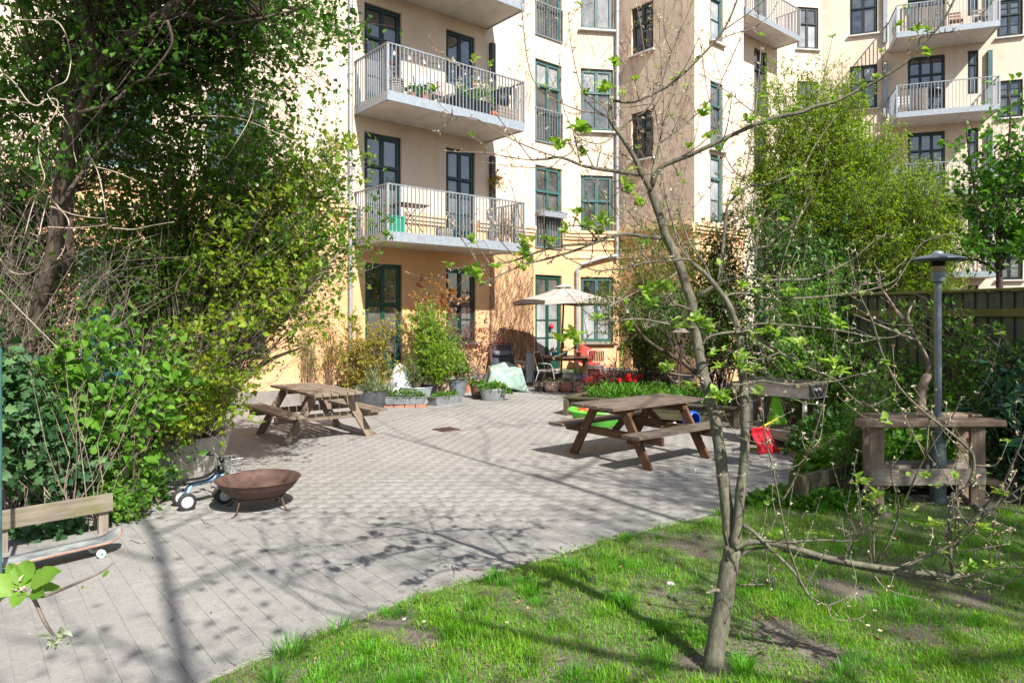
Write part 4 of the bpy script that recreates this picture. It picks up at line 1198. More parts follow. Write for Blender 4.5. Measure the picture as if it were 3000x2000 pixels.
fm.build('frame', M['blue_paint'], t, smooth=True)
sd = MB()
for i in range(7):
    pass
sec = [(0.0, .245, .05), (.03, .262, .062), (.12, .262, .062), (.20, .270, .055), (.26, .300, .045), (.29, .335, .04)]
for a, z, w in sec:
    sd.v += [tuple(L(a, .11 - w, z - .016)), tuple(L(a, .11 - w * .9, z + .008)), tuple(L(a, .11, z + .014)), tuple(L(a, .11 + w * .9, z + .008)), tuple(L(a, .11 + w, z - .016)), tuple(L(a, .11, z - .026))]
for i in range(len(sec) - 1):
    for j in range(6): sd.f.append((i * 6 + j, i * 6 + (j + 1) % 6, i * 6 + 6 + (j + 1) % 6, i * 6 + 6 + j)); sd.m.append(0)
sd.f.append((0, 1, 2, 3, 4, 5)); sd.f.append(tuple(range(35, 29, -1))); sd.m += [0, 0]
sd.build('saddle', M['black_pl'], t, smooth=True)
hb = MB(); hb.tube([L(wb - .03, .09, .34), L(wb - .04, .09, .43)], .012, 8); hb.tube([L(wb - .07, -.06, .47), L(wb - .05, -.02, .475), L(wb - .04, .03, .445), L(wb - .035, .09, .435), L(wb - .04, .15, .445), L(wb - .05, .2, .475), L(wb - .07, .24, .47)], .010, 8)
hb.build('handlebar', M['chrome'], t, smooth=True)
for b0, b1 in ((-.06, -.10), (.24, .28)):
    gmb = MB(); gmb.tube([L(wb - .07, b0 + (.02 if b0 < 0 else -.02), .47), L(wb - .078, b1 + (-.01 if b0 < 0 else .01), .468), L(wb - .08, b1 + (-.03 if b0 < 0 else .03), .466)], [.018, .018, .026], 10); gmb.build('grip', M['black_pl'], t, smooth=True)
hd = MB(); hd.tube([L(wb - .02, .09, .30), L(wb - .03, .09, .37)], .032, 10); hd.build('head_sleeve', M['black_pl'], t, smooth=True)
bk = MB()
def bpnt(u, v, z):      # basket widens upwards
    k = .8 + .2 * (z - .30) / .14
    return L(wb + .03 + (.05 + u * .075) * k, .09 + v * .11 * k, z)
for z in (.30, .345, .39, .44):
    ring = [bpnt(-.6, -1, z), bpnt(1, -1, z), bpnt(1, 1, z), bpnt(-.6, 1, z), bpnt(-.6, -1, z)]
    bk.tube(ring, .0042 if z < .43 else .006, 5, cap=False)
for k in range(6):
    v = -1 + 2 * k / 5
    for u in (-.6, 1): bk.tube([bpnt(u, v, .30), bpnt(u, v, .44)], .0036, 5)
    bk.tube([bpnt(-.6, v, .30), bpnt(1, v, .30)], .0036, 5)
for k in range(4):
    u = -.6 + 1.6 * k / 3
    for v in (-1, 1): bk.tube([bpnt(u, v, .30), bpnt(u, v, .44)], .0036, 5)
bk.build('basket', M['chrome'], t)

# ------------------------------------------------------------------ skateboard
w0 = gp(295, 1634)
sd_dir = (gp(295, 1634) - gp(-40, 1715)); sd_dir.z = 0; sd_dir.normalize(); sn = Vector((-sd_dir.y, sd_dir.x, 0))
base = w0 - sd_dir * .33 + sn * .075; base.z = 0.003
t = thing('skateboard', 'worn longboard lying along the ivy edge with faded blue deck', 'skateboard', base)
dk = MB(); n = 30; half = .50; wd = .105
def dz(a):
    e = max(0, abs(a) - .36); return .105 + e * e * 3.2
rows_ = []
for i in range(n + 1):
    a = -half + 2 * half * i / n
    e = max(0.0, (abs(a) - .40) / .10); w = wd * math.sqrt(max(0.02, 1 - min(1, e) ** 2))
    rows_.append((a, w))
for a, w in rows_:
    for v in (-1, -.55, 0, .55, 1):
        dk.v.append(tuple(sd_dir * a + sn * (w * v) + Vector((0, 0, dz(a) + .008 * v * v))))
for i in range(n):
    for j in range(4): dk.f.append((i * 5 + j, i * 5 + 5 + j, i * 5 + 6 + j, i * 5 + 1 + j)); dk.m.append(0)
o = dk.build('deck', [M['deck'], M['deck_edge']], t, smooth=True)
md = o.modifiers.new('thickness', 'SOLIDIFY'); md.thickness = .013; md.offset = -1; md.material_offset_rim = 1; md.material_offset = 1
for a in (-.33, .33):
    tk = MB(); tk.box(sd_dir * a + Vector((0, 0, .082)), (.07, .05, .03), sd_dir, sn); tk.tube([sd_dir * a - sn * .08 + Vector((0, 0, .055)), sd_dir * a + sn * .08 + Vector((0, 0, .055))], .012, 8); tk.build('truck', M['galv_dark'], t)
    for b in (-.085, .085):
        wh = MB(); wh.wheel(sd_dir * a + sn * b + Vector((0, 0, .032)), sn, .032, .04, 18, .0); o = wh.build('wheel', M['white_pl'], t)
        MB().wheel(sd_dir * a + sn * b + Vector((0, 0, .032)), sn, .013, .043, 12, 0).build('bearing', M['green_pl'], o)

# ------------------------------------------------------------------ low plank rail at the ivy
b0 = gp(306, 1566); b1 = gp(8, 1625)
t = thing('low_rail', 'low weathered plank rail in front of the ivy', 'low fence', (b0.x, b0.y, 0))
dr = (b1 - b0).normalized()
plank('plank', b0 - dr * .06 + Vector((0, 0, .27)), b1 + dr * .8 + Vector((0, 0, .27)), .15, .035, M['wood_moss'], t, up=(dr.y, -dr.x, 0))
for q in (b0, b1, b1 + dr * .75):
    nn = Vector((dr.y, -dr.x, 0)) * (1 if Vector((dr.y, -dr.x, 0)).y > 0 else -1)
    plank('post', q + nn * .045 + Vector((0, 0, -.05)), q + nn * .045 + Vector((0, 0, .33)), .075, .05, M['wood_grey'], t, up=nn)
# teal pole at the left edge
c = gp(2, 1640); c = Vector((-.7426 * 4.6 - .004, 4.6, 0))
tp = MB(); tp.tube([(0, 0, 0), (0, 0, 1.62)], .015, 12); tp.lathe([(.017, 1.6), (.017, 1.63), (.001, 1.64)], (0, 0, 0), 12)
o = tp.build('teal_pole', M['frame_teal'], None, smooth=False); o.location = c; tag(o, 'slim teal painted steel pole among the ivy', 'pole')

# ------------------------------------------------------------------ board-marked concrete trough of the lilac
TR = Vector((-3.98, 8.0, 0))
t = thing('concrete_trough', 'large ribbed concrete trough holding the overhanging bush', 'planter', TR)
mb = MB(); n = 44
prof = [(.50, 0), (.56, .12), (.63, .34), (.66, .48), (.665, .50), (.60, .50), (.575, .40), (.001, .40)]
mb.lathe(prof, (0, 0, 0), n, 1.0, 1.0)
mb.v = [(x * (1 + (.012 if int(round(math.atan2(y, x) / (2 * math.pi) * n)) % 2 else -.008)), y * (1 + (.012 if int(round(math.atan2(y, x) / (2 * math.pi) * n)) % 2 else -.008)), z) for x, y, z in mb.v]
mb.build('tub', M['concrete'], t)
MB().lathe([(.001, .42), (.58, .42)], (0, 0, 0), 24).build('soil', M['soil'], t)

# ------------------------------------------------------------------ lamp post
LPb = Vector((gp(2748, 1484).x, gp(2748, 1484).y, 0))
t = thing('lamp_post', 'slim grey path lamp with a saucer shaped head rising behind the bar counter', 'lamp post', LPb)
mb = MB(); mb.lathe([(.0005, 0.01), (.12, .012), (.13, .022), (.12, .034), (.072, .04), (.070, .60), (.066, .63), (.036, .70), (.0335, .72)], (0, 0, 0), 24); mb.build('foot', M['lamp_base'], t, smooth=False)
mb = MB(); mb.lathe([(.033, .70), (.032, 2.24)], (0, 0, 0), 20); mb.build('pole', M['lamp_paint'], t, smooth=True)
mb = MB(); mb.lathe([(.033, 2.18), (.062, 2.19), (.064, 2.28), (.062, 2.285), (.03, 2.29)], (0, 0, 0), 20); mb.build('collar', M['lamp_paint'], t)
mb = MB(); mb.lathe([(.056, 2.285), (.062, 2.30), (.066, 2.33), (.06, 2.345)], (0, 0, 0), 20); mb.build('lamp_glass', M['glass_dim'], t, smooth=True)
for k in range(3):
    mb = MB(); mb.lathe([(.058, 2.335 + k * .016), (.085 - k * .004, 2.343 + k * .016), (.058, 2.347 + k * .016)], (0, 0, 0), 24); mb.build('louvre', M['steel_dark'], t)
mb = MB(); mb.lathe([(.05, 2.385), (.10, 2.385), (.238, 2.40), (.245, 2.404), (.238, 2.412), (.16, 2.438), (.08, 2.455), (.05, 2.462), (.001, 2.464)], (0, 0, 0), 40); mb.build('shade', M['lamp_paint'], t, smooth=True)
mb = MB(); mb.lathe([(.05, 2.46), (.045, 2.475), (.028, 2.487), (.001, 2.491)], (0, 0, 0), 20); mb.build('dome', M['galv'], t, smooth=True)

# ------------------------------------------------------------------ bar counter round the lamp
a0 = gp(2568, 1500); a1 = gp(2862, 1496)
dr = (a1 - a0); dr.z = 0; dr.normalize(); bk_ = Vector((.33, .94, 0)).normalized()
cb = (a0 + a1) / 2
t = thing('bar_counter', 'rough timber bar counter built around the lamp post', 'bar counter', (cb.x, cb.y, 0))
Z = lambda z: Vector((0, 0, z))
for (b, nm) in ((0.0, 'f'), (0.42, 'b')):
    off = bk_ * b
    e0 = a0 - dr * (.16 if b == 0 else .05) + off; e1 = a1 + dr * (.22 if b == 0 else .12) + off
    plank('top_plank', e0 + Z(.842), e1 + Z(.842), .19, .065, M['wood_bar'], t, ch=.012)
    for q in (a0, a1):
        plank('post', q + off + Z(-.02), q + off + Z(.809), .12, .075, M['wood_bar'], t, up=bk_)
    plank('rail_plank', a0 - dr * .06 + off - bk_ * .058 + Z(.34), a1 + dr * .06 + off - bk_ * .058 + Z(.34), .15, .035, M['wood_grey'], t, up=bk_)
for q in (a0, a1):
    plank('foot_beam', q - bk_ * .35 + dr * .02 + Z(.045), q + bk_ * .6 + dr * .02 + Z(.045), .11, .07, M['wood_grey'], t)
    plank('side_plank', q + bk_ * .04 + Z(.76), q + bk_ * .40 + Z(.76), .09, .05, M['wood_bar'], t, up=dr)

# ------------------------------------------------------------------ dark log edging left of the counter
q0 = gp(2340, 1490); q1 = gp(2560, 1432)
t = thing('bed_edging', 'low dark timber edging with a mossy corner post between paving and lawn', 'edging', (q0.x, q0.y, 0))
dr2 = (q1 - q0); dr2.z = 0; dr2.normalize()
plank('post', q0 + Z(-.05), q0 + Z(.33), .14, .12, M['wood_bed'], t, up=dr2)
q0b = q0 + dr2 * .06
plank('beam', q0b + Z(.245), q0b + dr2 * 1.3 + Z(.245), .15, .06, M['wood_bed'], t, up=Vector((dr2.y, -dr2.x, 0)))

# ------------------------------------------------------------------ griddle trolley
cr = Vector((4.02, 9.34, 0)); gx_ = -NX; gy_ = UX           # gx: along its front to the far end, gy: across
LG, WG = 1.02, .50
cen = cr + gx_ * LG / 2 + gy_ * WG / 2
t = thing('griddle_trolley', 'stainless steel gas griddle on a wheeled trolley at the edge of the terrace', 'barbecue', (cen.x, cen.y, 0))
P = lambda a, b, z: cr + gx_ * a + gy_ * b + Z(z)
MB().box(P(LG / 2, WG / 2, .825), (LG, WG, .18), gx_, gy_).build('box', M['stainless'], t, world=True)
lipm = MB(); lipm.box(P(LG / 2, WG / 2, .925), (LG + .02, WG + .02, .016), gx_, gy_); lipm.build('rim', M['stainless'], t, world=True)
MB().box(P(LG / 2, WG / 2, .942), (LG - .06, WG - .06, .018), gx_, gy_).build('griddle_plate', M['castiron'], t, world=True)
MB().box(P(-.004, WG / 2, .83), (.012, WG - .02, .16), gx_, gy_).build('control_panel', M['steel_dark'], t, world=True)
for b in (.16, .27):
    mb = MB(); mb.wheel(P(-.022, b, .85), gx_, .02, .03, 14); mb.build('knob', M['grey_pl'], t, world=True)
mb = MB(); mb.tube([P(-.02, .05, .745), P(-.05, .05, .745), P(-.05, WG - .05, .745), P(-.02, WG - .05, .745)], .008, 6); mb.build('handle', M['stainless'], t, world=True)
for a in (.10, LG - .12):
    for b in (.09, WG - .09):
        mb = MB(); mb.tube([P(a, b, .26), P(a, b, .735)], .036, 14); mb.build('leg', M['stainless'], t, smooth=True, world=True)
MB().box(P(LG / 2 - .03, WG / 2, .235), (LG + .12, WG + .08, .055), gx_, gy_).build('shelf', M['wood_grey'], t, world=True)
for a in (.06, LG - .1):
    for b in (.06, WG - .04):
        mb = MB(); mb.wheel(P(a, b, .10), gy_, .10, .05, 20); w = mb.build('wheel', M['rubber'], t, world=True)
        MB().wheel(P(a, b, .10), gy_, .05, .054, 14).build('rim', M['steel_dark'], w, world=True)
        mb = MB(); mb.box(P(a, b, .2), (.05, .08, .025), gx_, gy_); mb.box(P(a, b - .035, .16), (.03, .006, .11), gx_, gy_); mb.box(P(a, b + .035, .16), (.03, .006, .11), gx_, gy_); mb.build('castor_fork', M['steel_dark'], t, world=True)

def drape(fn, n, m, name, mat, parent=None, label=None, cat=None, thick=.006):
    """cloth: fn(u,v) -> world point"""
    V = [fn(i / n, j / m) for i in range(n + 1) for j in range(m + 1)]
    mb = MB(); off = base_of(parent)
    mb.add([Vector(v) - off for v in V], [(i * (m + 1) + j, (i + 1) * (m + 1) + j, (i + 1) * (m + 1) + j + 1, i * (m + 1) + j + 1) for i in range(n) for j in range(m)])
    o = mb.build(name, mat, parent, smooth=True)
    md = o.modifiers.new('thickness', 'SOLIDIFY'); md.thickness = thick
    if label: tag(o, label, cat)
    return o
# green cloth hanging from the trolley
drape(lambda u, v: P(.50 + (u - .5) * (.10 + .22 * v), .05 + .03 * math.sin(u * 9) * v, .745 - .40 * v - .05 * u * v), 10, 8, 'hanging_cloth', M['apron'], None, 'lime green cloth hanging under the griddle box', 'cloth')

# ------------------------------------------------------------------ toy shovel and rake handle
s0 = gp(2245, 1330)
fu = Vector((.93, .36, 0)).normalized(); fv = Vector((-.36, .93, 0))
t = thing('toy_shovel', 'red toy shovel with yellow handle leaning against the trolley', 'toy shovel', (s0.x, s0.y, 0))
def sh(u, v):        # blade stands tilted, rim raised
    a = (u - .5) * .30; h = v * .36
    rim = .035 * max(0, (abs(u - .5) * 2 - .75) / .25) + .04 * max(0, (v - .8) / .2)
    k = 1 - .12 * v * 0
    x = s0 + fu * (a * (1.0 + .12 * (1 - v)) - .06 * v + .04) + fv * (.16 * v) + Vector((0, 0, .012 + h * .92)) - fv * rim
    if v < .12: x += fv * 0.0
    return x
drape(sh, 14, 12, 'blade', M['red_pl'], t, thick=.008)
mb = MB(); q = s0 + fu * .02 + fv * .20 + Z(.30)
mb.tube([s0 + fu * -.30 + fv * .12 + Z(.17), q, s0 + fu * .42 + fv * .26 + Z(.42)], .014, 8); mb.build('handle', M['yellow_pl'], t, smooth=True, world=True)
mb = MB(); e0 = gp(2195, 1312, .02); e1 = gp(2392, 1317, .02)
mb.tube([e0, (e0 + e1) / 2, e1], .015, 8); o = mb.build('toy_rake', M['yellow_pl'], None, smooth=True); tag(o, 'yellow toy rake handle lying on the paving behind the red shovel', 'toy rake')
rk = MB(); rk.box(e0 + Vector((-.03, 0, .005)), (.04, .2, .03)); rk.build('rake_head', M['yellow_pl'], o)

# ------------------------------------------------------------------ lime sandbox tub and its toys
sb = Vector((1.50, 11.85, 0))
t = thing('sandbox_tub', 'lime green plastic sandbox tub behind the picnic bench', 'sandbox', sb)
mb = MB(); mb.lathe([(a * .83, b * .85) for a, b in [(.001, .0), (.46, .0), (.52, .03), (.58, .26), (.63, .30), (.66, .30), (.665, .275), (.67, .31), (.62, .335), (.57, .30), (.50, .10), (.001, .09)]], (0, 0, 0), 40, 1.0, .95)
mb.build('tub', M['lime_pl'], t, smooth=True)
MB().lathe([(.001, .15), (.44, .15)], (0, 0, 0), 28).build('sand', M['joint'], t)
def toy(name, label, mat, c, build):
    mb = MB(); build(mb); o = mb.build(name, M[mat], None, smooth=True); o.location = c; return tag(o, label, 'toy')
toy('toy_rake', 'small red toy rake sticking up in the sandbox tub', 'red_pl', sb + Vector((-.15, -.15, .18)), lambda m: (m.tube([(0, 0, 0), (.28, -.02, .22)], .02, 6), m.box((.30, -.02, .225), (.12, .16, .03))))
toy('toy_digger', 'orange toy digger lying in the sandbox tub', 'orange_pl', sb + Vector((-.22, .05, .17)), lambda m: (m.box((0, 0, .08), (.28, .14, .10)), m.tube([(.1, 0, .12), (.25, 0, .24), (.36, 0, .14)], .025, 6), m.wheel((-.08, -.09, .05), (0, 1, 0), .05, .04), m.wheel((.08, -.09, .05), (0, 1, 0), .05, .04)))
toy('toy_bucket', 'green toy bucket in the sandbox tub', 'green_pl', sb + Vector((.22, -.1, .17)), lambda m: m.lathe([(.001, 0), (.07, 0), (.10, .18), (.105, .185), (.09, .18), (.065, .02)], (0, 0, 0), 18))
toy('toy_bucket', 'turquoise toy bucket tipped over in the sandbox tub', 'teal_pot', sb + Vector((.02, -.22, .17)), lambda m: m.lathe([(.001, 0), (.06, 0), (.085, .16), (.09, .165), (.075, .16), (.06, .02)], (0, 0, 0), 18))
toy('toy_truck', 'dark toy truck resting on the sandbox sand', 'black_pl', sb + Vector((.10, .10, .17)), lambda m: (m.box((0, 0, .09), (.26, .13, .08)), m.box((.08, 0, .16), (.09, .12, .08)), m.wheel((-.08, -.075, .05), (0, 1, 0), .05, .04), m.wheel((.08, -.075, .05), (0, 1, 0), .05, .04)))
toy('toy_bucket', 'blue toy bucket tipped on its side beneath the table', 'blue_pl', gp(2025, 1250) + Vector((0, 0, .135)), lambda m: (m.wheel((0, 0, 0), (.5, -.85, .1), .135, .20, 22, .10), m.wheel((-.04, .07, -.005), (.5, -.85, .1), .10, .05, 18)))
toy('toy_duck', 'small white toy duck next to the blue bucket', 'white_pl', gp(1985, 1262), lambda m: (m.lathe([(.001, 0), (.06, .01), (.075, .05), (.05, .09), (.001, .1)], (0, 0, 0), 14, 1.2, .8), m.lathe([(.001, .07), (.03, .09), (.036, .115), (.025, .14), (.001, .15)], (-.05, 0, 0), 12), m.tube([(-.08, 0, .11), (-.11, 0, .105)], [.014, .004], 6)))

# ------------------------------------------------------------------ raised timber bed
ra = Vector((1.06, 13.05, 0)); rb = Vector((3.75, 11.45, 0))
dr3 = (rb - ra).normalized(); nb3 = Vector((-dr3.y, dr3.x, 0))
t = thing('raised_bed', 'mossy timber edged raised bed planted with tulips', 'raised bed', (ra.x, ra.y, 0))
for z in (.12, .255):
    plank('timber', ra + Z(z), rb + Z(z), .125, .07, M['wood_bed'], t, up=nb3)
    plank('timber', ra + nb3 * 2.0 + Z(z), ra + nb3 * .04 + Z(z), .125, .07, M['wood_bed'], t, up=dr3)
plank('cap', ra - dr3 * .06 - nb3 * .02 + Z(.335), rb + Z(.335), .15, .035, M['wood_bed'], t)
plank('cap', ra + nb3 * .08 + Z(.334), ra + nb3 * 2.0 + Z(.334), .14, .033, M['wood_bed'], t)
for q in (ra, ra + dr3 * 1.5, rb): plank('post', q - nb3 * .075 + Z(-.05), q - nb3 * .075 + Z(.30), .09, .07, M['wood_bed'], t, up=nb3)
MB().add([tuple(q + Z(.30)) for q in (ra, rb, rb + nb3 * 2.0, ra + nb3 * 2.0)], [(0, 1, 2, 3)]).build('soil', M['soil'], t, world=True)

# ------------------------------------------------------------------ board fence
f0 = Vector((6.0, 9.0, 0)); fd = Vector((-.368, .93, 0)).normalized(); fn = Vector((-fd.y, fd.x, 0))
if fn.x > 0: fn = -fn          # towards the court
FA, FB_ = -2.6, 3.4
t = thing('board_fence', 'tall mossy board on board fence with a capped top closing the court', 'fence', (f0.x, f0.y, 0))
FH = 2.17
F0 = lambda a, o, z: f0 + fd * a + fn * o + Z(z)
a = FA; k = 0
while a < FB_:
    back = k % 2
    w = .125 if not back else .11
    plank('board', F0(a, .0 if not back else -.026, .06), F0(a, .0 if not back else -.026, FH), w, .022, M['fence'], t, up=fn)
    a += .082; k += 1
for z, o_ in ((1.90, .035), (.55, .035)):
    plank('rail', F0(FA, o_, z), F0(FB_, o_, z), .10, .045, M['fence_rail'], t, up=fn)
plank('cap', F0(FA - .05, .01, FH + .02), F0(FB_, .01, FH + .02), .13, .035, M['fence_rail'], t)
for a in (-1.9, .42, 2.6): plank('post', F0(a, .085, -.1), F0(a, .085, FH), .10, .095, M['fence_rail'], t, up=fn)

# ------------------------------------------------------------------ shed roof beyond the fence
t = thing('garden_shed', 'low shed with a corrugated roof showing above the fence', 'shed', (7.9, 14.5, 0))
MB().box((0, 0, 1.1), (2.2, 1.8, 2.2)).build('wall', M['fence'], t)
for i in range(30):
    x = -1.25 + 2.5 * i / 29
    MB().box((x, 0, 2.55 ), (.05, 2.3, .03), (1, 0, 0), Vector((0, .93, .36)).normalized(), Vector((0, -.36, .93)).normalized()).build('batten', M['roofing'], t)
MB().box((0, 0, 2.52), (2.6, 2.3, .03), (1, 0, 0), Vector((0, .93, .36)).normalized(), Vector((0, -.36, .93)).normalized()).build('roof', M['roofing'], t)

# ------------------------------------------------------------------ teal door shed and brown post on the left
t = thing('bicycle_shed', 'teal boarded shed door half hidden in the bushes', 'shed', (-6.2, 10.8, 0))
for i in range(5):
    MB().box((-.36 + i * .18, 0, 1.0), (.172, .04, 2.0)).build('board', M['teal_board'], t)
MB().box((0, .06, 2.05), (1.2, .16, .1)).build('lintel', M['wood_brown'], t)
MB().box((0, .5, 1.0), (1.1, .9, 2.0)).build('wall', M['wood_brown'], t)
t = thing('wooden_post', 'brown timber post next to the teal shed door', 'post', (-5.42, 10.2, 0))
plank('post', Vector((-5.42, 10.2, -.05)), Vector((-5.42, 10.2, 2.15)), .13, .10, M['wood_brown'], t, up=(0, 1, 0))

# ------------------------------------------------------------------ plants: helpers
def rand_dirs(n, up=0.0, rg=None):
    d = (rg or rng).normal(size=(n, 3)); d = unit(d); d[:, 2] += up
    return unit(d)
def rosettes(points, n_per, spread, L, W, mat, parent, name='foliage', up=0.5, shape='quad', rg=None, fold=.18, droop=.15, sizevar=.35):
    """leaves gathered round many points"""
    rg = rg or rng
    P_ = np.repeat(np.asarray(points, float), n_per, axis=0); n = len(P_)
    C = P_ + rg.normal(0, spread, (n, 3))
    D = rand_dirs(n, up * .6, rg); N = rand_dirs(n, 1.1, rg)
    l = L * np.clip(rg.normal(1, sizevar, n), .4, 1.7)
    return leaves(name, C, D, N, l, l * (W / L), mat, parent, shape, fold=fold, droop=droop)
def curve_pts(a, b, bulge, n=6, jit=0.0, rg=None):
    a = np.array(a, float); b = np.array(b, float); m = (a + b) / 2 + np.array(bulge, float)
    t = np.linspace(0, 1, n)[:, None]
    p = (1 - t) ** 2 * a + 2 * t * (1 - t) * m + t ** 2 * b
    if jit: p[1:-1] += (rg or rng).normal(0, jit, (n - 2, 3))
    return p
def bush(name, label, cat, bases, vols, n_stems, mat, L, W, r0=.012, twigs=5, tw_len=.3, per=6, spread=.06, stem_mat='twig', seed=1, shape='quad', lift=.25, group=None, start=.35, parent=None, stem_name='stem', up=.4, leafless=0.0, jit=.03, tw_up=.3, rmin=.0015, fold=.18, gauss=0.0):
    """many stems fanning from the bases into ellipsoids (centre, radii), side twigs, leaves along them"""
    rg = np.random.default_rng(seed)
    bases = [np.array(b, float) for b in bases]
    b0 = bases[0]
    t = parent or thing(name, label, cat, (float(b0[0]), float(b0[1]), 0.0), 0, group)
    vw = np.array([v[1][0] * v[1][1] * v[1][2] for v in vols]); vw = vw / vw.sum()
    mb = MB(); pts = []
    for i in range(n_stems):
        v = vols[rg.choice(len(vols), p=vw)]
        d = unit(rg.normal(size=(1, 3)))[0] * (abs(rg.normal(0, gauss)) if gauss else rg.uniform(0, 1) ** (1 / 2.4))
        tgt = np.array(v[0]) + d * np.array(v[1])
        b = bases[rg.integers(len(bases))] + rg.normal(0, .03, 3) * np.array([1, 1, 0])
        ln = np.linalg.norm(tgt - b)
        p = curve_pts(b, tgt, (0, 0, lift * ln), 7, jit * ln * .5, rg)
        rr = r0 * rg.uniform(.5, 1.1)
        mb.tube([tuple(q) for q in p], list(np.linspace(rr, max(rmin, rr * .25), len(p))), 5, cap=False)
        for k in range(twigs):
            u = rg.uniform(start, 1.0); f = u * (len(p) - 1); i0 = min(int(f), len(p) - 2); q = p[i0] + (p[i0 + 1] - p[i0]) * (f - i0)
            dd = rand_dirs(1, tw_up, rg)[0]; tl = tw_len * rg.uniform(.4, 1.2)
            e = q + dd * tl
            tp = curve_pts(q, e, (0, 0, tl * .1), 4, .01, rg)
            mb.tube([tuple(x) for x in tp], [max(rmin, rr * .3), rmin, rmin * .8, rmin * .7], 3, cap=False)
            if rg.uniform() < leafless: continue
            m = max(1, int(per))
            for w in np.linspace(.25, 1.0, m): pts.append(q + (e - q) * w)
    mb.build(stem_name, M[stem_mat], t, world=True, smooth=True)
    pts = np.array(pts); n = len(pts)
    C = pts + rg.normal(0, spread * .5, (n, 3)); D = rand_dirs(n, up, rg); N = rand_dirs(n, 1.0, rg)
    l = L * np.clip(rg.normal(1, .40, n), .35, 1.9)
    leaves('foliage', C, D, N, l, l * W / L, M[mat], t, shape, fold=fold)
    return t
def pot(name, label, loc, prof, mat, group=None, fill=None, n=28, sx=1.0, sy=1.0, rz=0.0, soil_r=None, soil_z=None, rim=None):
    """a pot: thing with body and soil; its plant is another child"""
    t = thing(name, label, 'plant pot', loc, 0, group)
    mb = MB(); mb.lathe(prof, (0, 0, 0), n, sx, sy)
    if rz:
        c, s_ = math.cos(rz), math.sin(rz); mb.v = [(x * c - y * s_, x * s_ + y * c, z) for x, y, z in mb.v]
    mb.build('pot', M[mat], t, smooth=False)
    top = max(z for _, z in prof); r = max(a for a, _ in prof)
    sm = MB(); sm.lathe([(.001, top * .88), (r * .86, top * .86)], (0, 0, 0), 20, sx, sy)
    if rz: sm.v = [(x * c - y * s_, x * s_ + y * c, z) for x, y, z in sm.v]
    sm.build('soil', M['soil'], t)
    return t
def pot_prof(r, h, flare=.75, lip=.025):
    return [(.001, 0), (r * flare, 0), (r * (flare * .45 + .55) * 1.0, h * .55), (r * .96, h - .04), (r, h - .035), (r + lip * .5, h), (r * .93, h), (r * .9, h * .8), (.001, h * .8)]
def belly_prof(r, h): return [(.001, 0), (r * .68, 0), (r * .9, h * .2), (r, h * .5), (r * .96, h * .8), (r * .92, h * .87), (r * 1.04, h * .9), (r * 1.04, h), (r * .9, h), (r * .88, h * .8), (.001, h * .8)]
def trough(name, label, c, ln, w, h, ax, mat, group=None, taper=.9):
    ax = Vector(ax).normalized(); ay_ = Vector((-ax.y, ax.x, 0))
    t = thing(name, label, 'planter', (c[0], c[1], c[2] if len(c) > 2 else 0), 0, group)
    mb = MB(); k = taper; q = .02
    def ring(a, b, z): return [ax * (sx * a) + ay_ * (sy * b) + Vector((0, 0, z)) for sx, sy in ((-1, -1), (1, -1), (1, 1), (-1, 1))]
    vs = ring(ln / 2 * k, w / 2 * k, 0) + ring(ln / 2, w / 2, h) + ring(ln / 2 + .012, w / 2 + .012, h + .002) + ring(ln / 2 + .012, w / 2 + .012, h + .016) + ring(ln / 2 - q, w / 2 - q, h + .016) + ring(ln / 2 * k, w / 2 * k, h * .75)
    fs = [(3, 2, 1, 0)] + [(r_ * 4 + i, r_ * 4 + (i + 1) % 4, r_ * 4 + 4 + (i + 1) % 4, r_ * 4 + 4 + i) for r_ in range(5) for i in range(4)] + [(20, 21, 22, 23)]
    mb.add(vs, fs); mb.build('tub', M[mat], t)
    sm = MB(); sm.add(ring(ln / 2 * .97, w / 2 * .95, h * .9), [(0, 1, 2, 3)]); sm.build('soil', M['soil'], t)
    return t
def mound(t, c, rx, ry, h, n, L, W, mat, shape='quad', ax=None, up=.5, name='foliage', seed=1, base_z=0.0):
    """low cushion of leaves over a pot"""
    rg = np.random.default_rng(seed)
    a = rg.uniform(0, 2 * np.pi, n); r = np.sqrt(rg.uniform(0, 1, n))
    x, y = rx * r * np.cos(a), ry * r * np.sin(a)
    z = base_z + h * np.sqrt(np.clip(1 - r ** 2, .02, 1)) * rg.uniform(.25, 1, n)
    ax = Vector(ax or (1, 0, 0)).normalized(); ay_ = Vector((-ax.y, ax.x, 0))
    C = np.stack([c[0] + ax.x * x + ay_.x * y, c[1] + ax.y * x + ay_.y * y, z], 1)
    D = rand_dirs(n, up, rg) + np.stack([np.cos(a), np.sin(a), 0 * a], 1) * .4
    l = L * np.clip(rg.normal(1, .3, n), .4, 1.7)
    return leaves(name, C, D, rand_dirs(n, 1.2, rg), l, l * W / L, M[mat], t, shape)
def blades(t, c, n, L, W, mat, spread=.05, lean=.35, seed=1, z=0.0, name='foliage', ax=(0, 0)):
    """strap leaves rising from a point"""
    rg = np.random.default_rng(seed)
    C = np.array([[c[0], c[1], z]]) + rg.normal(0, 1, (n, 3)) * np.array([spread, spread, 0])
    D = unit(np.stack([rg.normal(0, lean, n), rg.normal(0, lean, n), np.ones(n)], 1))
    l = L * rg.uniform(.55, 1.1, n)
    return leaves(name, C, D, rand_dirs(n, 0, rg), l, np.full(n, W), M[mat], t, 'ovate', droop=.25)

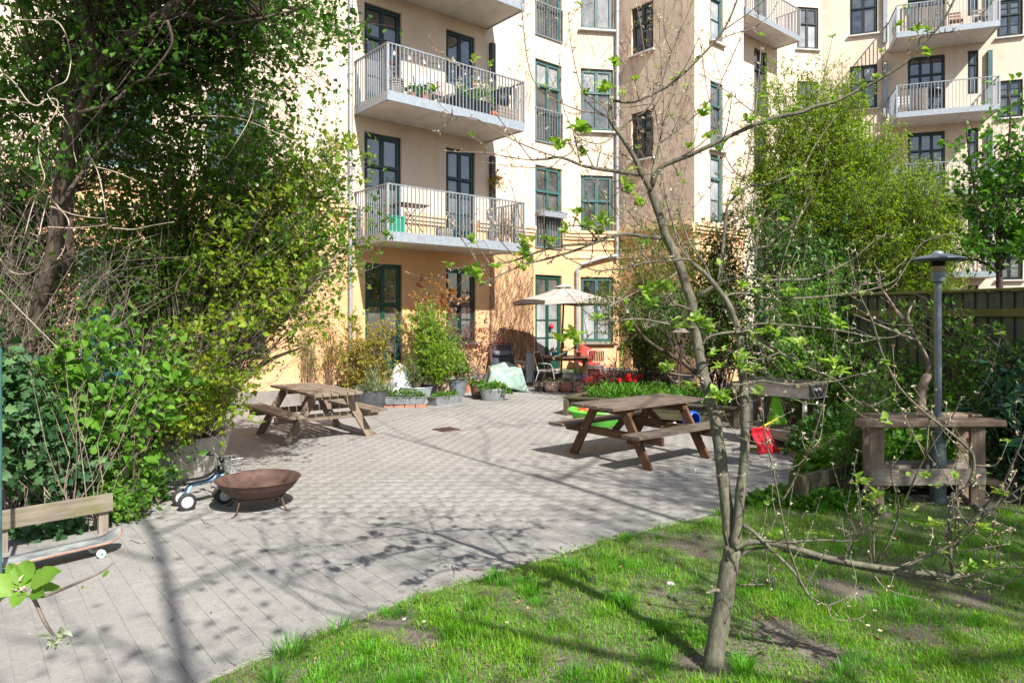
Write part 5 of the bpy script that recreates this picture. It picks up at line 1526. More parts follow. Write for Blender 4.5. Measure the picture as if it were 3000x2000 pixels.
# ------------------------------------------------------------------ pots on the left of the terrace
def by_wall(px, o):
    return A.pt(A.at(px, 1000, o)[0], 0, o)
GL = 'plant containers along the left of the terrace'
c = gp(1444, 1174)
t = pot('metal_tub', 'oval zinc tub of strawberry leaves at the right end of the pots', c + Vector((0, .15, 0)), [(.001, 0), (.235, 0), (.25, .02), (.30, .24), (.31, .25), (.30, .262), (.285, .25), (.25, .16), (.001, .16)], 'galv_dark', GL, sx=1.0, sy=.72)
mound(t, t.location, .34, .24, .16, 420, .055, .045, 'lf_pot', 'ovate', seed=3, base_z=.24)
mound(t, t.location + Vector((.27, 0, 0)), .16, .15, .12, 160, .05, .045, 'lf_pot', 'ovate', seed=4, base_z=.14)
c = gp(1397, 1167)
t = pot('plant_pot', 'dark brown pot standing directly left of the zinc tub', c + Vector((0, .1, 0)), pot_prof(.165, .30, .68), 'brown_pot', GL)
mound(t, t.location, .2, .18, .16, 220, .06, .03, 'lf_pot', seed=5, base_z=.28)
mound(t, t.location, .18, .16, .25, 26, .035, .03, 'petal_pink', seed=6, base_z=.34, name='flowers')
c = gp(1372, 1150)
t = pot('plant_pot', 'rusty red pot behind the brown pot', c + Vector((0, .1, 0)), pot_prof(.17, .26, .75), 'terracotta', GL)
mound(t, t.location, .17, .15, .2, 120, .06, .03, 'lf_grey', seed=7, base_z=.24)
c = gp(1338, 1160)
t = pot('plant_pot', 'large blue grey pot holding a glossy green shrub', c + Vector((0, .15, 0)), pot_prof(.225, .36, .75), 'bluegrey_pot', GL)
bush(None, None, None, [t.location + Vector((0, 0, .3))], [((t.location.x + .05, t.location.y, .95), (.42, .34, .55))], 26, 'lf_pot', .085, .04, .008, 6, .16, 4, .03, seed=8, parent=t)
c = gp(1302, 1160)
t = pot('plant_pot', 'mottled brown pot wedged beside the blue grey pot', c + Vector((0, .2, 0)), pot_prof(.20, .34, .7), 'terra_pale', GL)
bush(None, None, None, [t.location + Vector((-.05, 0, .3))], [((t.location.x - .1, t.location.y + .1, 1.2), (.45, .35, .85))], 34, 'lf_bamboo', .05, .022, .007, 8, .20, 5, .03, seed=9, parent=t)
# troughs
ax_t = (gp(1370, 1172) - gp(1247, 1192)); ax_t.z = 0; ax_t.normalize()
c = (gp(1247, 1192) + gp(1370, 1178)) / 2 + Vector((-.05, .14, 0))
t = trough('metal_trough', 'long zinc trough of seedlings in the front row, right of its twin', c, .92, .24, .17, ax_t, 'galv_dark', GL)
mound(t, c, .46, .13, .12, 420, .05, .03, 'lf_pot', ax=ax_t, seed=10, base_z=.15)
c = (gp(1128, 1196) + gp(1240, 1193)) / 2 + Vector((0, .14, 0))
t = trough('metal_trough', 'shallow zinc trough on red bricks in the front row', (c.x, c.y, .07), .84, .26, .14, Vector((1, .04, 0)), 'galv_dark', GL)
mound(t, c, .44, .16, .16, 380, .055, .035, 'lf_pot', seed=11, base_z=.2)
for k in range(4): MB().box((-.33 + .22 * k, 0, -.035), (.2, .2, .062)).build('brick', M['terracotta'], t)
c = gp(1080, 1197)
t = pot('tub_planter', 'anthracite half barrel planter with leeks and herbs behind the table end', c + Vector((0, .25, 0)), [(.001, 0), (.29, 0), (.33, .12), (.35, .31), (.355, .34), (.33, .34), (.31, .28), (.001, .28)], 'anthracite', GL, n=18)
mound(t, t.location, .36, .33, .2, 520, .05, .02, 'lf_grey', seed=12, base_z=.32)
blades(t, t.location, 26, .62, .028, 'lf_grey', .12, .22, 13, .3)
c = gp(1216, 1172)
t = pot('metal_basin', 'wide enamel basin with a many stemmed green shrub', c + Vector((0, .3, 0)), [(.001, 0), (.30, 0), (.33, .03), (.385, .26), (.40, .27), (.395, .285), (.37, .27), (.33, .2), (.001, .2)], 'galv', GL, n=32)
bush(None, None, None, [t.location + Vector((dx, dy, .22)) for dx, dy in ((-.1, 0), (.1, .05), (0, -.08), (.12, -.05))], [((t.location.x - .02, t.location.y, .80), (.46, .38, .46))], 60, 'lf_pot', .045, .018, .005, 6, .14, 4, .03, seed=14, parent=t, lift=.1)
c = by_wall(1256, 1.35)
t = pot('plant_pot', 'black plastic pot at the foot of the tall lime shrub', c, pot_prof(.21, .34, .72), 'black_pl', GL)
cx, cy = t.location.x, t.location.y
bush(None, None, None, [(cx + dx, cy + dy, .3) for dx, dy in ((0, 0), (.08, .03), (-.08, .02), (.03, -.06))], [((cx + .15, cy, 1.35), (.60, .45, .70)), ((cx - .05, cy + .1, 1.95), (.50, .4, .48)), ((cx + .35, cy, .85), (.5, .4, .5)), ((cx - .35, cy, 1.75), (.35, .3, .3))], 150, 'lf_bamboo', .062, .028, .006, 11, .24, 7, .03, seed=15, parent=t, start=.25)
# bronze maple rising behind it
c = by_wall(1245, .75)
t = pot('plant_pot', 'clay pot of the tall bronze leaved maple', c, pot_prof(.22, .35, .72), 'terracotta', GL)
cx, cy = t.location.x, t.location.y
bush(None, None, None, [(cx, cy, .3)], [((cx + .15, cy, 2.55), (.62, .4, .40)), ((cx + .70, cy, 2.60), (.5, .35, .22)), ((cx - .6, cy - .2, 1.75), (.5, .3, .22)), ((cx + .2, cy, 2.15), (.6, .4, .3))], 30, 'lf_bronze', .075, .05, .010, 7, .26, 6, .04, seed=16, parent=t, shape='lobed', lift=.15)
# red maple in front of the window
c = by_wall(1392, .6)
t = pot('plant_pot', 'small pot of the feathery dark red maple below the window', c, pot_prof(.18, .3, .72), 'dark_pot', GL)
cx, cy = t.location.x, t.location.y
bush(None, None, None, [(cx, cy, .3)], [((cx - .1, cy, 1.75), (.85, .35, .5)), ((cx + .55, cy, 1.5), (.6, .3, .28))], 24, 'lf_red', .085, .02, .006, 8, .32, 6, .03, seed=17, parent=t, lift=.12, tw_up=0)
# yellow shrub
c = by_wall(1055, .95)
t = thing('yellow_shrub', 'airy yellow leaved shrub left of the green door', 'shrub', (c.x, c.y, 0))
cx, cy = t.location.x, t.location.y
bush(None, None, None, [(cx + dx, cy, .0) for dx in (-.2, 0, .2)], [((cx - .05, cy, 1.3), (.62, .4, .80)), ((cx + .55, cy, 1.6), (.45, .3, .45)), ((cx + .3, cy, .75), (.8, .4, .4))], 110, 'lf_yellow', .055, .034, .005, 9, .26, 6, .03, seed=18, parent=t, start=.3)
# climbing shrubs on the wall of the projecting bay
for i, (px, lb) in enumerate(((905, 'thin twiggy climber on the orange wall left of the drainpipe'), (960, 'reddish climber on the wall edge beside the drainpipe'))):
    a, z = P1.at(px, 1150, .25); q = P1.pt(a, 0, .25)
    bush('wall_shrub', lb, 'shrub', [q, q + UX * .1], [((q.x, q.y, 1.5), (.45, .2, 1.0))], 26, ('lf_shrub', 'lf_yellow')[i], .04, .022, .008, 7, .22, 5, .03, seed=30 + i, leafless=.3, stem_mat='wall_vine')

# ------------------------------------------------------------------ covered garden furniture and a white chair on the left
A0 = A.pt(1.1, 0, 1.25)
def sheet(u, v):
    a = .35 + 1.2 * u; o = .55 + .6 * v
    h = .72 * math.exp(-((u - .3) / .22) ** 2) * math.exp(-((v - .45) / .5) ** 2) + .42 * math.exp(-((u - .72) / .25) ** 2) * math.exp(-((v - .5) / .45) ** 2)
    e = min(u, 1 - u, v, 1 - v); h = h * min(1, e / .12 + .12) + .05
    h += .03 * math.sin(u * 22 + v * 7) + .025 * math.sin(v * 19 - u * 8)
    return A.pt(a, max(.02, h), o)
drape(sheet, 40, 34, 'white_sheet', M['white_cloth'], None, 'crumpled white sheet thrown over furniture by the green door', 'cloth')
# ------------------------------------------------------------------ chairs
def slat_chair(name, label, loc, rz, group=None, towel=False):
    t = thing(name, label, 'chair', loc, rz, group)
    for s in (-1, 1):
        mb = MB(); x = s * .26
        mb.tube([(x, .26, 0), (x, .20, .40), (x, .12, .62), (x, -.05, .655), (x, -.20, .655), (x, -.24, .62), (x, -.18, .42), (x, -.33, 0)][0:1] + [(x, .22, .30), (x, .17, .56), (x, .12, .635), (x, 0, .65), (x, -.22, .65)], .0115, 8)
        mb.build('arm', M['white_pl'], t, smooth=True)
        mb = MB(); mb.tube([(x, -.36, 0), (x * .98, -.22, .42), (x * .95, -.30, .70), (x * .92, -.36, .90)], .0115, 8); mb.build('back_leg', M['white_pl'], t, smooth=True)
    mb = MB(); mb.tube([(-.24, -.36, .90), (-.17, -.372, .93), (.17, -.372, .93), (.24, -.36, .90)], .0115, 8); mb.build('top_tube', M['white_pl'], t, smooth=True)
    mb = MB(); mb.tube([(-.26, .21, .40), (.26, .21, .40)], .0115, 8); mb.tube([(-.255, -.22, .40), (.255, -.22, .40)], .0115, 8); mb.build('seat_tube', M['white_pl'], t, smooth=True)
    for k in range(6):
        MB().box((0, -.2 + .08 * k, .43), (.48, .055, .018)).build('slat', M['darkwood'], t)
    for k in range(9):
        MB().box((-.2 + .05 * k, -.325 , .75), (.03, .012, .30), (1, 0, 0), Vector((0, .95, .25)).normalized(), Vector((0, -.25, .95)).normalized()).build('slat', M['darkwood'], t)
    return t
GC = 'white tubular chairs around the terrace table'
ch1 = slat_chair('garden_chair', 'white tubular armchair facing the table with a greige seat pad', gp(1606, 1137) + Vector((.05, .12, 0)), R(-115), GC)
MB().box((0, 0, .462), (.46, .44, .045)).build('seat_pad', M['cushion_pk'], ch1)
ch2 = copy_tree(ch1); ch2.location = gp(1530, 1132) + Vector((0, .3, 0)); ch2.rotation_euler = (0, 0, R(-70)); ch2['label'] = 'white tubular chair with a grey towel hung on it next to the recliner'
def towel_fn(u, v):
    q = ch2.location
    x = q.x + .10 + .17 * u; y = q.y - .34 - .02 * math.sin(u * 6); z = .90 - .78 * v
    return Vector((x, y - .03 * math.sin(v * 3 + u * 2) - .02 * v, z))
drape(towel_fn, 6, 12, 'grey_towel', M['grey_towel'], None, 'long grey towel hanging over the back of a white chair', 'towel')
ch3 = copy_tree(ch1); ch3.location = gp(1738, 1118); ch3.rotation_euler = (0, 0, R(8)); ch3['label'] = 'white tubular chair seen from behind with a red cushion'
def cushion(name, label, c, s, mat, rx=0.0, rz=0.0):
    mb = MB(); n = 10
    for i in range(n + 1):
        for j in range(n + 1):
            u, v = i / n * 2 - 1, j / n * 2 - 1
            h = (1 - u ** 4) * (1 - v ** 4)
            mb.v.append((u * s, .07 * h, v * s))
    for i in range(n):
        for j in range(n): mb.f.append((i * (n + 1) + j, (i + 1) * (n + 1) + j, (i + 1) * (n + 1) + j + 1, i * (n + 1) + j + 1)); mb.m.append(0)
    k = len(mb.v); mb.v += [(x, -y, z) for x, y, z in mb.v[:k]]; mb.f += [tuple(reversed([i + k for i in f])) for f in mb.f]; mb.m = [0] * len(mb.f)
    o = mb.build(name, M[mat], None, smooth=True); o.location = c; o.rotation_euler = (rx, 0, rz)
    return tag(o, label, 'cushion')
cushion('red_cushion', 'large red cushion leaning on the far right chair', ch3.location + Vector((-.2, .24, .74)), .27, 'red_cloth', R(-20), R(14)).rotation_euler = (R(-15), R(24), R(12))
drape(lambda u, v: ch3.location + Vector((-.30 + .5 * u, .1 + .05 * math.sin(u * 14), .55 - .5 * v)), 14, 6, 'red_throw', M['red_cloth'], None, 'red throw hanging down from the far right chair', 'throw')
ch4 = copy_tree(ch1); ch4.location = gp(1612, 1122) + Vector((0, 1.3, 0)); ch4.rotation_euler = (0, 0, R(185)); ch4['label'] = 'white tubular chair behind the table near the green door'
# ------------------------------------------------------------------ table, parasol
TB = Vector((1.45, 18.35, 0))
t = thing('garden_table', 'brown slatted garden table under the parasol', 'table', TB)
for k in range(6): plank('top_slat', TB + Vector((-.62, -.36 + .145 * k, .80)), TB + Vector((.62, -.36 + .145 * k, .80)), .135, .03, M['tablewood'], t)
for sx in (-1, 1):
    for sy in (-1, 1): plank('leg', TB + Vector((sx * .5, sy * .3, 0)), TB + Vector((sx * .5, sy * .3, .785)), .07, .07, M['darkwood'], t, up=(0, 1, 0))
plank('apron', TB + Vector((-.5, -.3, .74)), TB + Vector((.5, -.3, .74)), .07, .025, M['tablewood'], t, up=(0, 1, 0))
U0 = Vector((1.28, 17.6, 0))
t = thing('parasol', 'open grey beige parasol over the terrace table', 'parasol', U0)
mb = MB(); mb.tube([(-.03, 0, .02), (0.0, 0, 1.2), (.05, 0, 2.62)], .024, 12); mb.build('pole', M['darkwood'], t, smooth=True)
mb = MB(); mb.lathe([(.001, .0), (.27, .0), (.28, .05), (.10, .075), (.05, .09), (.045, .30), (.001, .30)], (-.03, 0, 0), 24); mb.build('foot', M['anthracite'], t)
mb = MB(); mb.tube([(.015, -.02, 1.04), (.018, -.02, 1.20)], .04, 10); mb.build('crank', M['black_pl'], t)
# square canopy with eight ribs
cn = MB(); top = Vector((.05, 0, 2.66)); ring = []
RAD = 1.42
for k in range(8):
    an = R(22 + 45 * k); r_ = RAD * (1.0 if k % 2 else .80)
    ring.append(Vector((.05 + math.cos(an) * r_, math.sin(an) * r_, 2.25 if k % 2 else 2.30)))
N_ = 8
rows = [[top + Vector((0, 0, -.0))] * 16]
for s_ in range(1, N_ + 1):
    f = .09 + .91 * s_ / N_; row = []
    for k in range(16):
        a, b = ring[k // 2], ring[(k // 2 + 1) % 8]
        p = a if k % 2 == 0 else (a + b) / 2 + Vector((0, 0, .012))
        q = top + (p - top) * f; q.z -= .06 * math.sin(f * math.pi) * .5
        row.append(q)
    rows.append(row)
for row in rows[1:]: cn.v += [tuple(q) for q in row]
for i in range(N_ - 1):
    for k in range(16): cn.f.append((i * 16 + k, i * 16 + 16 + k, i * 16 + 16 + (k + 1) % 16, i * 16 + (k + 1) % 16)); cn.m.append(0)
base_i = len(cn.v)
cn.v += [tuple(q + Vector((0, 0, -.11))) for q in rows[-1]]
for k in range(16): cn.f.append(((N_ - 1) * 16 + k, base_i + k, base_i + (k + 1) % 16, (N_ - 1) * 16 + (k + 1) % 16)); cn.m.append(0)
cn.build('canopy', M['parasol'], t)
vt = MB(); vt.v = [tuple(top + Vector((0, 0, .05)))] + [tuple(top + (r_ - top) * .22 + Vector((0, 0, .035))) for r_ in ring]
vt.f = [(0, 1 + k, 1 + (k + 1) % 8) for k in range(8)]; vt.m = [0] * 8
vt.build('vent', M['parasol'], t)
for k in range(8):
    mb = MB(); mb.tube([tuple(top + Vector((0, 0, -.03))), tuple(ring[k] + Vector((0, 0, -.03)))], .008, 5); mb.build('rib', M['darkwood'], t)
# things on the table
def small_pot(name, label, c, r, h, mat, leaf=None, seed=1, n=60, L=.06, W=.03, hh=.15, cat='plant pot', group=None):
    t = pot(name, label, c, pot_prof(r, h, .75, .01), mat, group, n=16); t['category'] = cat
    if leaf: mound(t, c, r * 1.3, r * 1.3, hh, n, L, W, leaf, seed=seed, base_z=c[2] + h * .85)
    return t
small_pot('plant_pot', 'turquoise pot on the left of the terrace table', TB + Vector((-.33, -.2, .815)), .085, .12, 'teal_pot', 'lf_pot', 40)
small_pot('plant_pot', 'dark blue pot at the middle of the terrace table', TB + Vector((-.08, -.22, .815)), .10, .15, 'bluegrey_pot', 'petal_yel', 41, 30)
small_pot('plant_pot', 'pot with a leafy twig on the right of the terrace table', TB + Vector((.32, 0, .815)), .07, .10, 'terracotta', 'lf_pot', 42, 90, .06, .03, .35)
# ------------------------------------------------------------------ recliner with floral cover
rb_ = gp(1478, 1146); yaw = R(6)
t = thing('recliner', 'navy reclining garden chair with a dark head pillow', 'recliner', (rb_.x - .05, rb_.y + .75, 0), yaw)
def back(y): return .46 + (y - 0) * 1.0
for s in (-1, 1):
    mb = MB(); x = s * .31
    mb.tube([(x, .50, 1.12), (x, .28, .80), (x, .02, .40), (x, -.30, .44), (x, -.62, .36), (x, -.92, .28)], .0125, 8); mb.build('frame_tube', M['black_pl'], t, smooth=True)
    mb = MB(); mb.tube([(x, .45, .01), (x, -.1, .55), (x, -.5, .01)][:2], .0125, 8); mb.tube([(x * .97, -.62, .01), (x * .97, .2, .62), (x, -.18, .63)], .0125, 8); mb.build('leg', M['black_pl'], t, smooth=True)
mb = MB(); mb.tube([(-.31, .50, 1.12), (-.24, .53, 1.15), (.24, .53, 1.15), (.31, .50, 1.12)], .0125, 8); mb.build('top_tube', M['black_pl'], t, smooth=True)
mb = MB(); prof = [(.50, 1.12), (.28, .80), (.06, .45), (-.02, .40), (-.30, .43), (-.62, .35), (-.90, .28)]
for y, z in prof: mb.v += [(-.27, y, z), (0, y + .0, z - .02), (.27, y, z)]
for i in range(len(prof) - 1):
    for j in range(2): mb.f.append((i * 3 + j, i * 3 + 3 + j, i * 3 + 4 + j, i * 3 + 1 + j)); mb.m.append(0)
o = mb.build('fabric', M['navy'], t, smooth=True); md = o.modifiers.new('thickness', 'SOLIDIFY'); md.thickness = .01
lc = MB()
for s in (-1, 1):
    for k in range(16):
        f = k / 15; y = .50 - .44 * f; z = 1.12 - .67 * f
        lc.tube([(s * .27, y, z), (s * .31, y - .01, z - .015)], .004, 4)
lc.build('lacing', M['white_pl'], t)
pl_ = MB(); n = 14
for i in range(n + 1):
    x = -.22 + .44 * i / n; k = math.sqrt(max(.05, 1 - (abs(x) / .235) ** 8))
    for j in range(10):
        an = 2 * math.pi * j / 10
        pl_.v.append((x, .285 + .055 * k * math.cos(an) - .04, .90 + .075 * k * math.sin(an)))
for i in range(n):
    for j in range(10): pl_.f.append((i * 10 + j, i * 10 + (j + 1) % 10, i * 10 + 10 + (j + 1) % 10, i * 10 + 10 + j)); pl_.m.append(0)
pl_.f.append(tuple(range(9, -1, -1))); pl_.f.append(tuple(range(n * 10, n * 10 + 10))); pl_.m += [0, 0]
pl_.build('head_pillow', M['navy_pad'], t, smooth=True)
cy_, sy_ = math.cos(yaw), math.sin(yaw)
def floral_fn(u, v):
    x = (u - .5) * 1.45; y = .02 - v * 1.2
    prof_z = .58 - .20 * max(0, v - .35) + .05 * math.sin(v * 7 + u * 3)
    ax_ = abs(x)
    z = prof_z
    if ax_ > .36: z = prof_z - (ax_ - .36) * 1.5; x = math.copysign(.36 + (ax_ - .36) * .55, x)
    if v > .84: z = min(z, prof_z - (v - .84) * 2.6); y = .02 - .84 * 1.2 - (v - .84) * .3
    z += .03 * math.sin(u * 13 + v * 6) + .028 * math.sin(v * 12 - u * 10); y += .025 * math.sin(u * 13)
    z = max(.02, z)
    return Vector((t.location.x + x * cy_ - y * sy_, t.location.y + x * sy_ + y * cy_, z))
drape(floral_fn, 44, 40, 'floral_cover', M['floral'], None, 'pale green floral cloth crumpled over the recliner seat', 'blanket')

# ------------------------------------------------------------------ pots in front of the table
GR = 'row of pots in front of the terrace table'
def gpot(px, py, name, label, r, h, mat, belly=True, **kw):
    c = gp(px, py); c.y += r * .9; c.x = (px - CX) / FPX * c.y
    return pot(name, label, c, (belly_prof if belly else pot_prof)(r, h), mat, GR, **kw)
t = gpot(1583, 1148, 'plant_pot', 'black bowl pot with white bands at the left end of the row', .17, .25, 'dark_pot', False)
for z in (.15, .20, .235): MB().lathe([(.158 + z * .05, z), (.168 + z * .045, z + .008), (.158 + z * .05, z + .016)], (0, 0, 0), 24).build('band', M['beige_pot'], t)
t = gpot(1617, 1150, 'plant_pot', 'limed terracotta pot with low succulents', .195, .27, 'terra_pale'); mound(t, t.location, .17, .17, .07, 120, .06, .02, 'lf_grey', seed=51, base_z=.25); blades(t, t.location, 8, .2, .02, 'lf_red', .08, .5, 52, .25)
t = gpot(1661, 1150, 'plant_pot', 'warm terracotta pot with a grey green herb cushion', .185, .26, 'terracotta'); mound(t, t.location, .24, .2, .17, 420, .035, .008, 'lf_grey', seed=53, base_z=.24)
t = gpot(1712, 1151, 'plant_pot', 'beige ringed pot with violet pansies', .25, .26, 'beige_pot'); mound(t, t.location, .24, .2, .10, 160, .05, .03, 'lf_pot', seed=54, base_z=.24); mound(t, t.location, .2, .17, .17, 130, .035, .034, 'petal_vio', 'ovate', seed=55, base_z=.27, name='flowers')
MB().lathe([(.25, .12), (.258, .128), (.25, .136)], (0, 0, 0), 24).build('ring', M['terracotta'], t)
c = gp(1685, 1120)
t = trough('planter_box', 'low planter of clipped green herbs behind the pots', (c.x, c.y, 0), 1.3, .3, .26, (1, .1, 0), 'anthracite', GR); mound(t, c, .64, .2, .18, 800, .04, .01, 'lf_pot', seed=56, base_z=.24)
t = gpot(1820, 1142, 'plant_pot', 'terracotta pot behind the left tulips', .24, .3, 'terracotta'); mound(t, t.location, .28, .22, .2, 260, .06, .03, 'lf_grey', seed=57, base_z=.28)
t = gpot(1880, 1140, 'plant_pot', 'tall terracotta pot behind the right tulips', .19, .33, 'terracotta', False); mound(t, t.location, .2, .2, .2, 150, .06, .03, 'lf_pot', seed=58, base_z=.3)
c = gp(1905, 1146)
t = pot('plant_pot', 'tall black plastic pot right of the tulips', (c.x, c.y + .2, 0), pot_prof(.215, .40, .78), 'black_pl', GR); mound(t, t.location, .2, .2, .2, 120, .07, .03, 'lf_shrub', seed=59, base_z=.36)
# tulips, each a flower of its own
GT = {'red': 'red tulips in the raised bed', 'yel': 'yellow tulips in the raised bed'}
def tulip(px, py, d, mat, label, group):
    top = pp(px, py, d)
    t = thing('tulip', label, 'flower', (top.x, top.y, .30), 0, group)
    h = top.z - .30
    MB().tube([(0, 0, 0), (.01, .01, h * .6), (0, 0, h)], .005, 5).build('stem', M['lf_pot'], t)
    n = 6; a = np.linspace(0, 2 * np.pi, n, endpoint=False)
    C = np.stack([top.x + .012 * np.cos(a), top.y + .012 * np.sin(a), np.full(n, top.z - .03)], 1)
    D = np.stack([.35 * np.cos(a), .35 * np.sin(a), np.ones(n)], 1)
    leaves('petal', C, D, np.stack([np.cos(a), np.sin(a), 0 * a - .2], 1), np.full(n, .11), np.full(n, .085), M[mat], t, 'ovate', fold=-.25, droop=.1)
    blades(t, (top.x, top.y), 3, .28, .04, 'lf_pot', .01, .5, int(px), .30, name='leaf')
for px, py, lb in ((1723, 1116, 'leftmost red tulip'), (1735, 1110, 'red tulip touching the leftmost one'), (1753, 1107, 'red tulip alone to the right of the left pair'),
                   (1815, 1118, 'low red tulip at the left of the right hand clump'), (1829, 1102, 'tallest red tulip of the right hand clump'), (1834, 1112, 'red tulip just under the tallest one'),
                   (1842, 1104, 'red tulip at the top right of the clump centre'), (1845, 1116, 'red tulip low in the middle of the right hand clump'), (1861, 1112, 'red tulip right of the clump centre'), (1860, 1124, 'lowest red tulip of the right hand clump'), (1876, 1106, 'rightmost red tulip near the black pot')):
    tulip(px, py, 14.0 + (px % 3) * .25, 'petal_red', lb + ' in the raised bed', GT['red'])
for px, py, lb in ((1933, 1154, 'leftmost yellow tulip above the table top'), (2003, 1134, 'tallest yellow tulip left of the apple stem'), (2030, 1153, 'yellow tulip close against the apple stem'), (2395, 1140, 'yellow tulip alone right of the griddle')):
    tulip(px, py, 13.6 if px < 2300 else 11.0, 'petal_yel', lb, GT['yel'])
tulip(2038, 1131, 13.6, 'petal_red', 'red tulip half hidden by the apple stem', GT['red'])
# leaves of the bed
t = thing('bed_plants', 'strap leaved green plants filling the front of the raised bed', 'plants', (ra.x + .9, ra.y, .3))
bp = [ra + dr3 * rng.uniform(.25, 2.9) + nb3 * rng.uniform(.15, 1.2) for _ in range(36)]
for i, q in enumerate(bp[:1]): pass
rg = np.random.default_rng(60)
C = np.array([[q.x + rg.normal(0, .04), q.y + rg.normal(0, .04), .29] for q in bp for _ in range(9)])
n = len(C); D = unit(np.stack([rg.normal(0, .55, n), rg.normal(0, .55, n), np.ones(n)], 1))
leaves('strap_leaves', C, D, rand_dirs(n, 0, rg), rg.uniform(.16, .38, n), rg.uniform(.025, .05, n), M['lf_shrub'], t, 'ovate', droop=.3)
mound(t, ra + dr3 * 1.3 + nb3 * 1.2, 1.5, .9, .3, 2200, .05, .03, 'lf_shrub', ax=dr3, seed=61, base_z=.28, name='ground_leaves')
q = pp(1790, 1140, 14.3)
bush('red_maple', 'low weeping dark red maple spreading between the tulips', 'shrub', [(q.x, q.y, .3)], [((q.x, q.y, .60), (.62, .45, .26)), ((q.x - .45, q.y, .42), (.35, .3, .16))], 40, 'lf_red', .075, .014, .008, 9, .22, 7, .03, seed=62, lift=.35, tw_up=-.1)

# hose on the wall
q = Cq.at(1828, 1003, .05)
q0_ = Cq.pt(q[0], q[1], .04); hs = MB(); hs.tube([q0_ + Vector((0, 0, 0)), q0_ + Cq.n * .06, q0_ + Cq.n * .08 + Z(-.25), q0_ + Cq.n * .07 + Z(-.6) + Vector((-.05, 0, 0)), q0_ + Cq.n * .09 + Z(-.95) + Vector((-.1, 0, 0))], .014, 7)
tag(hs.build('garden_hose', M['lime_pl'], None, smooth=True), 'short light green hose hanging from the wall tap', 'hose')
tp = MB(); tp.box(q0_ + Z(.03), (.09, .06, .07)); tp.tube([q0_ + Cq.n * .02 + Z(.05), q0_ + Cq.n * .02 + Z(.11)], .015, 6); tag(tp.build('wall_tap', M['galv_dark']), 'small grey garden tap box on the orange wall', 'tap')
# red ornament on the glazed door
a_, z_ = A.at(1618, 955, .03); mb = MB(); mb.lathe([(.001, -.09), (.05, -.07), (.065, -.01), (.045, .05), (.02, .07), (.001, .09)], (0, 0, 0), 14); mb.tube([(0, 0, .08), (0, 0, .2)], .004, 5)
o = mb.build('door_ornament', M['red_pl'], None, smooth=True); o.location = A.pt(a_, z_, .0); tag(o, 'red ornament hanging in the glazed terrace door', 'ornament')

# ------------------------------------------------------------------ things on the balconies
def bal(a, o, z, fl=6.73): return A.pt(a, fl + z, o)
t = thing('wicker_basket', 'grey wicker basket with a spindly plant at the balcony corner', 'basket', bal(.40, 1.18, 0))
MB().lathe([(.001, .0), (.14, 0), (.17, .15), (.18, .36), (.19, .38), (.17, .38), (.15, .3), (.001, .3)], (0, 0, 0), 20).build('basket', M['wicker'], t)
for k in range(6): MB().lathe([(.145 + .008 * k, .04 + .055 * k), (.16 + .008 * k, .055 + .055 * k), (.15 + .008 * k, .07 + .055 * k)], (0, 0, 0), 20).build('weave_band', M['wicker'], t)
bush(None, None, None, [tuple(t.location + Vector((0, 0, .3)))], [((t.location.x, t.location.y, t.location.z + .9), (.16, .14, .4))], 7, 'lf_red', .06, .03, .006, 5, .14, 3, .02, seed=70, parent=t)
def bpot(a, o, label, r, h, mat, leaf, seed, L=.08, W=.04, hh=.25, n=120, z=0.0, fl=6.73):
    c = bal(a, o, z, fl); t = pot('plant_pot', label, c, pot_prof(r, h, .75, .015), mat, 'pots on the balconies', n=16)
    mound(t, c, r * 1.4, r * 1.3, hh, n, L, W, leaf, seed=seed, base_z=c.z + h * .8); return t
bpot(.78, 1.25, 'terracotta pot with a leafy plant beside the wicker basket', .10, .16, 'terracotta', 'lf_shrub', 71)
bpot(1.12, 1.25, 'terracotta pot with a bushy plant in the middle of the balcony', .13, .2, 'terracotta', 'lf_shrub', 72, hh=.3, n=180)
t = trough('planter_box', 'black planter box of white flowers on the balcony', bal(2.18, 1.28, 0), .55, .26, .30, UX, 'black_pl', 'pots on the balconies')
mound(t, bal(2.18, 1.28, 0), .28, .15, .35, 260, .07, .035, 'lf_pot', ax=UX, seed=73, base_z=6.73 + .28); mound(t, bal(2.08, 1.28, 0), .12, .12, .42, 60, .05, .04, 'petal_white', ax=UX, seed=74, base_z=6.73 + .42, name='flowers')
t = trough('planter_box', 'second black planter with a tall green bush on the balcony', bal(2.78, 1.28, 0), .5, .26, .30, UX, 'black_pl', 'pots on the balconies')
mound(t, bal(2.78, 1.28, 0), .32, .2, .62, 420, .08, .03, 'lf_bright', ax=UX, seed=75, base_z=6.73 + .25)
def arm_seat(label, a):
    t = thing('balcony_chair', label, 'chair', bal(a, .75, 0), math.atan2(UX.y, UX.x), 'upholstered chairs on the balcony')
    MB().box((0, 0, .40), (.5, .5, .10)).build('seat', M['cushion_pk'], t)
    MB().box((0, .22, .66), (.48, .08, .46), (1, 0, 0), Vector((0, .97, -.2)).normalized(), Vector((0, .2, .97)).normalized()).build('backrest', M['cushion_pk'], t)
    for sx in (-1, 1):
        for sy in (-1, 1): MB().tube([(sx * .2, sy * .2, .36), (sx * .24, sy * .24, 0)], .014, 6).build('leg', M['darkwood'], t)
    return t
arm_seat('beige chair with a knotted cushion on the balcony', 1.55)
arm_seat('beige chair left of the balcony door', 2.22)
cushion('knotted_cushion', 'pale knotted cushion on the balcony chair', bal(1.45, .62, .68), .2, 'white_cloth', R(-10), math.atan2(UX.y, UX.x))
t = thing('balcony_table', 'small round stone topped table on the balcony', 'table', bal(3.0, .8, 0))
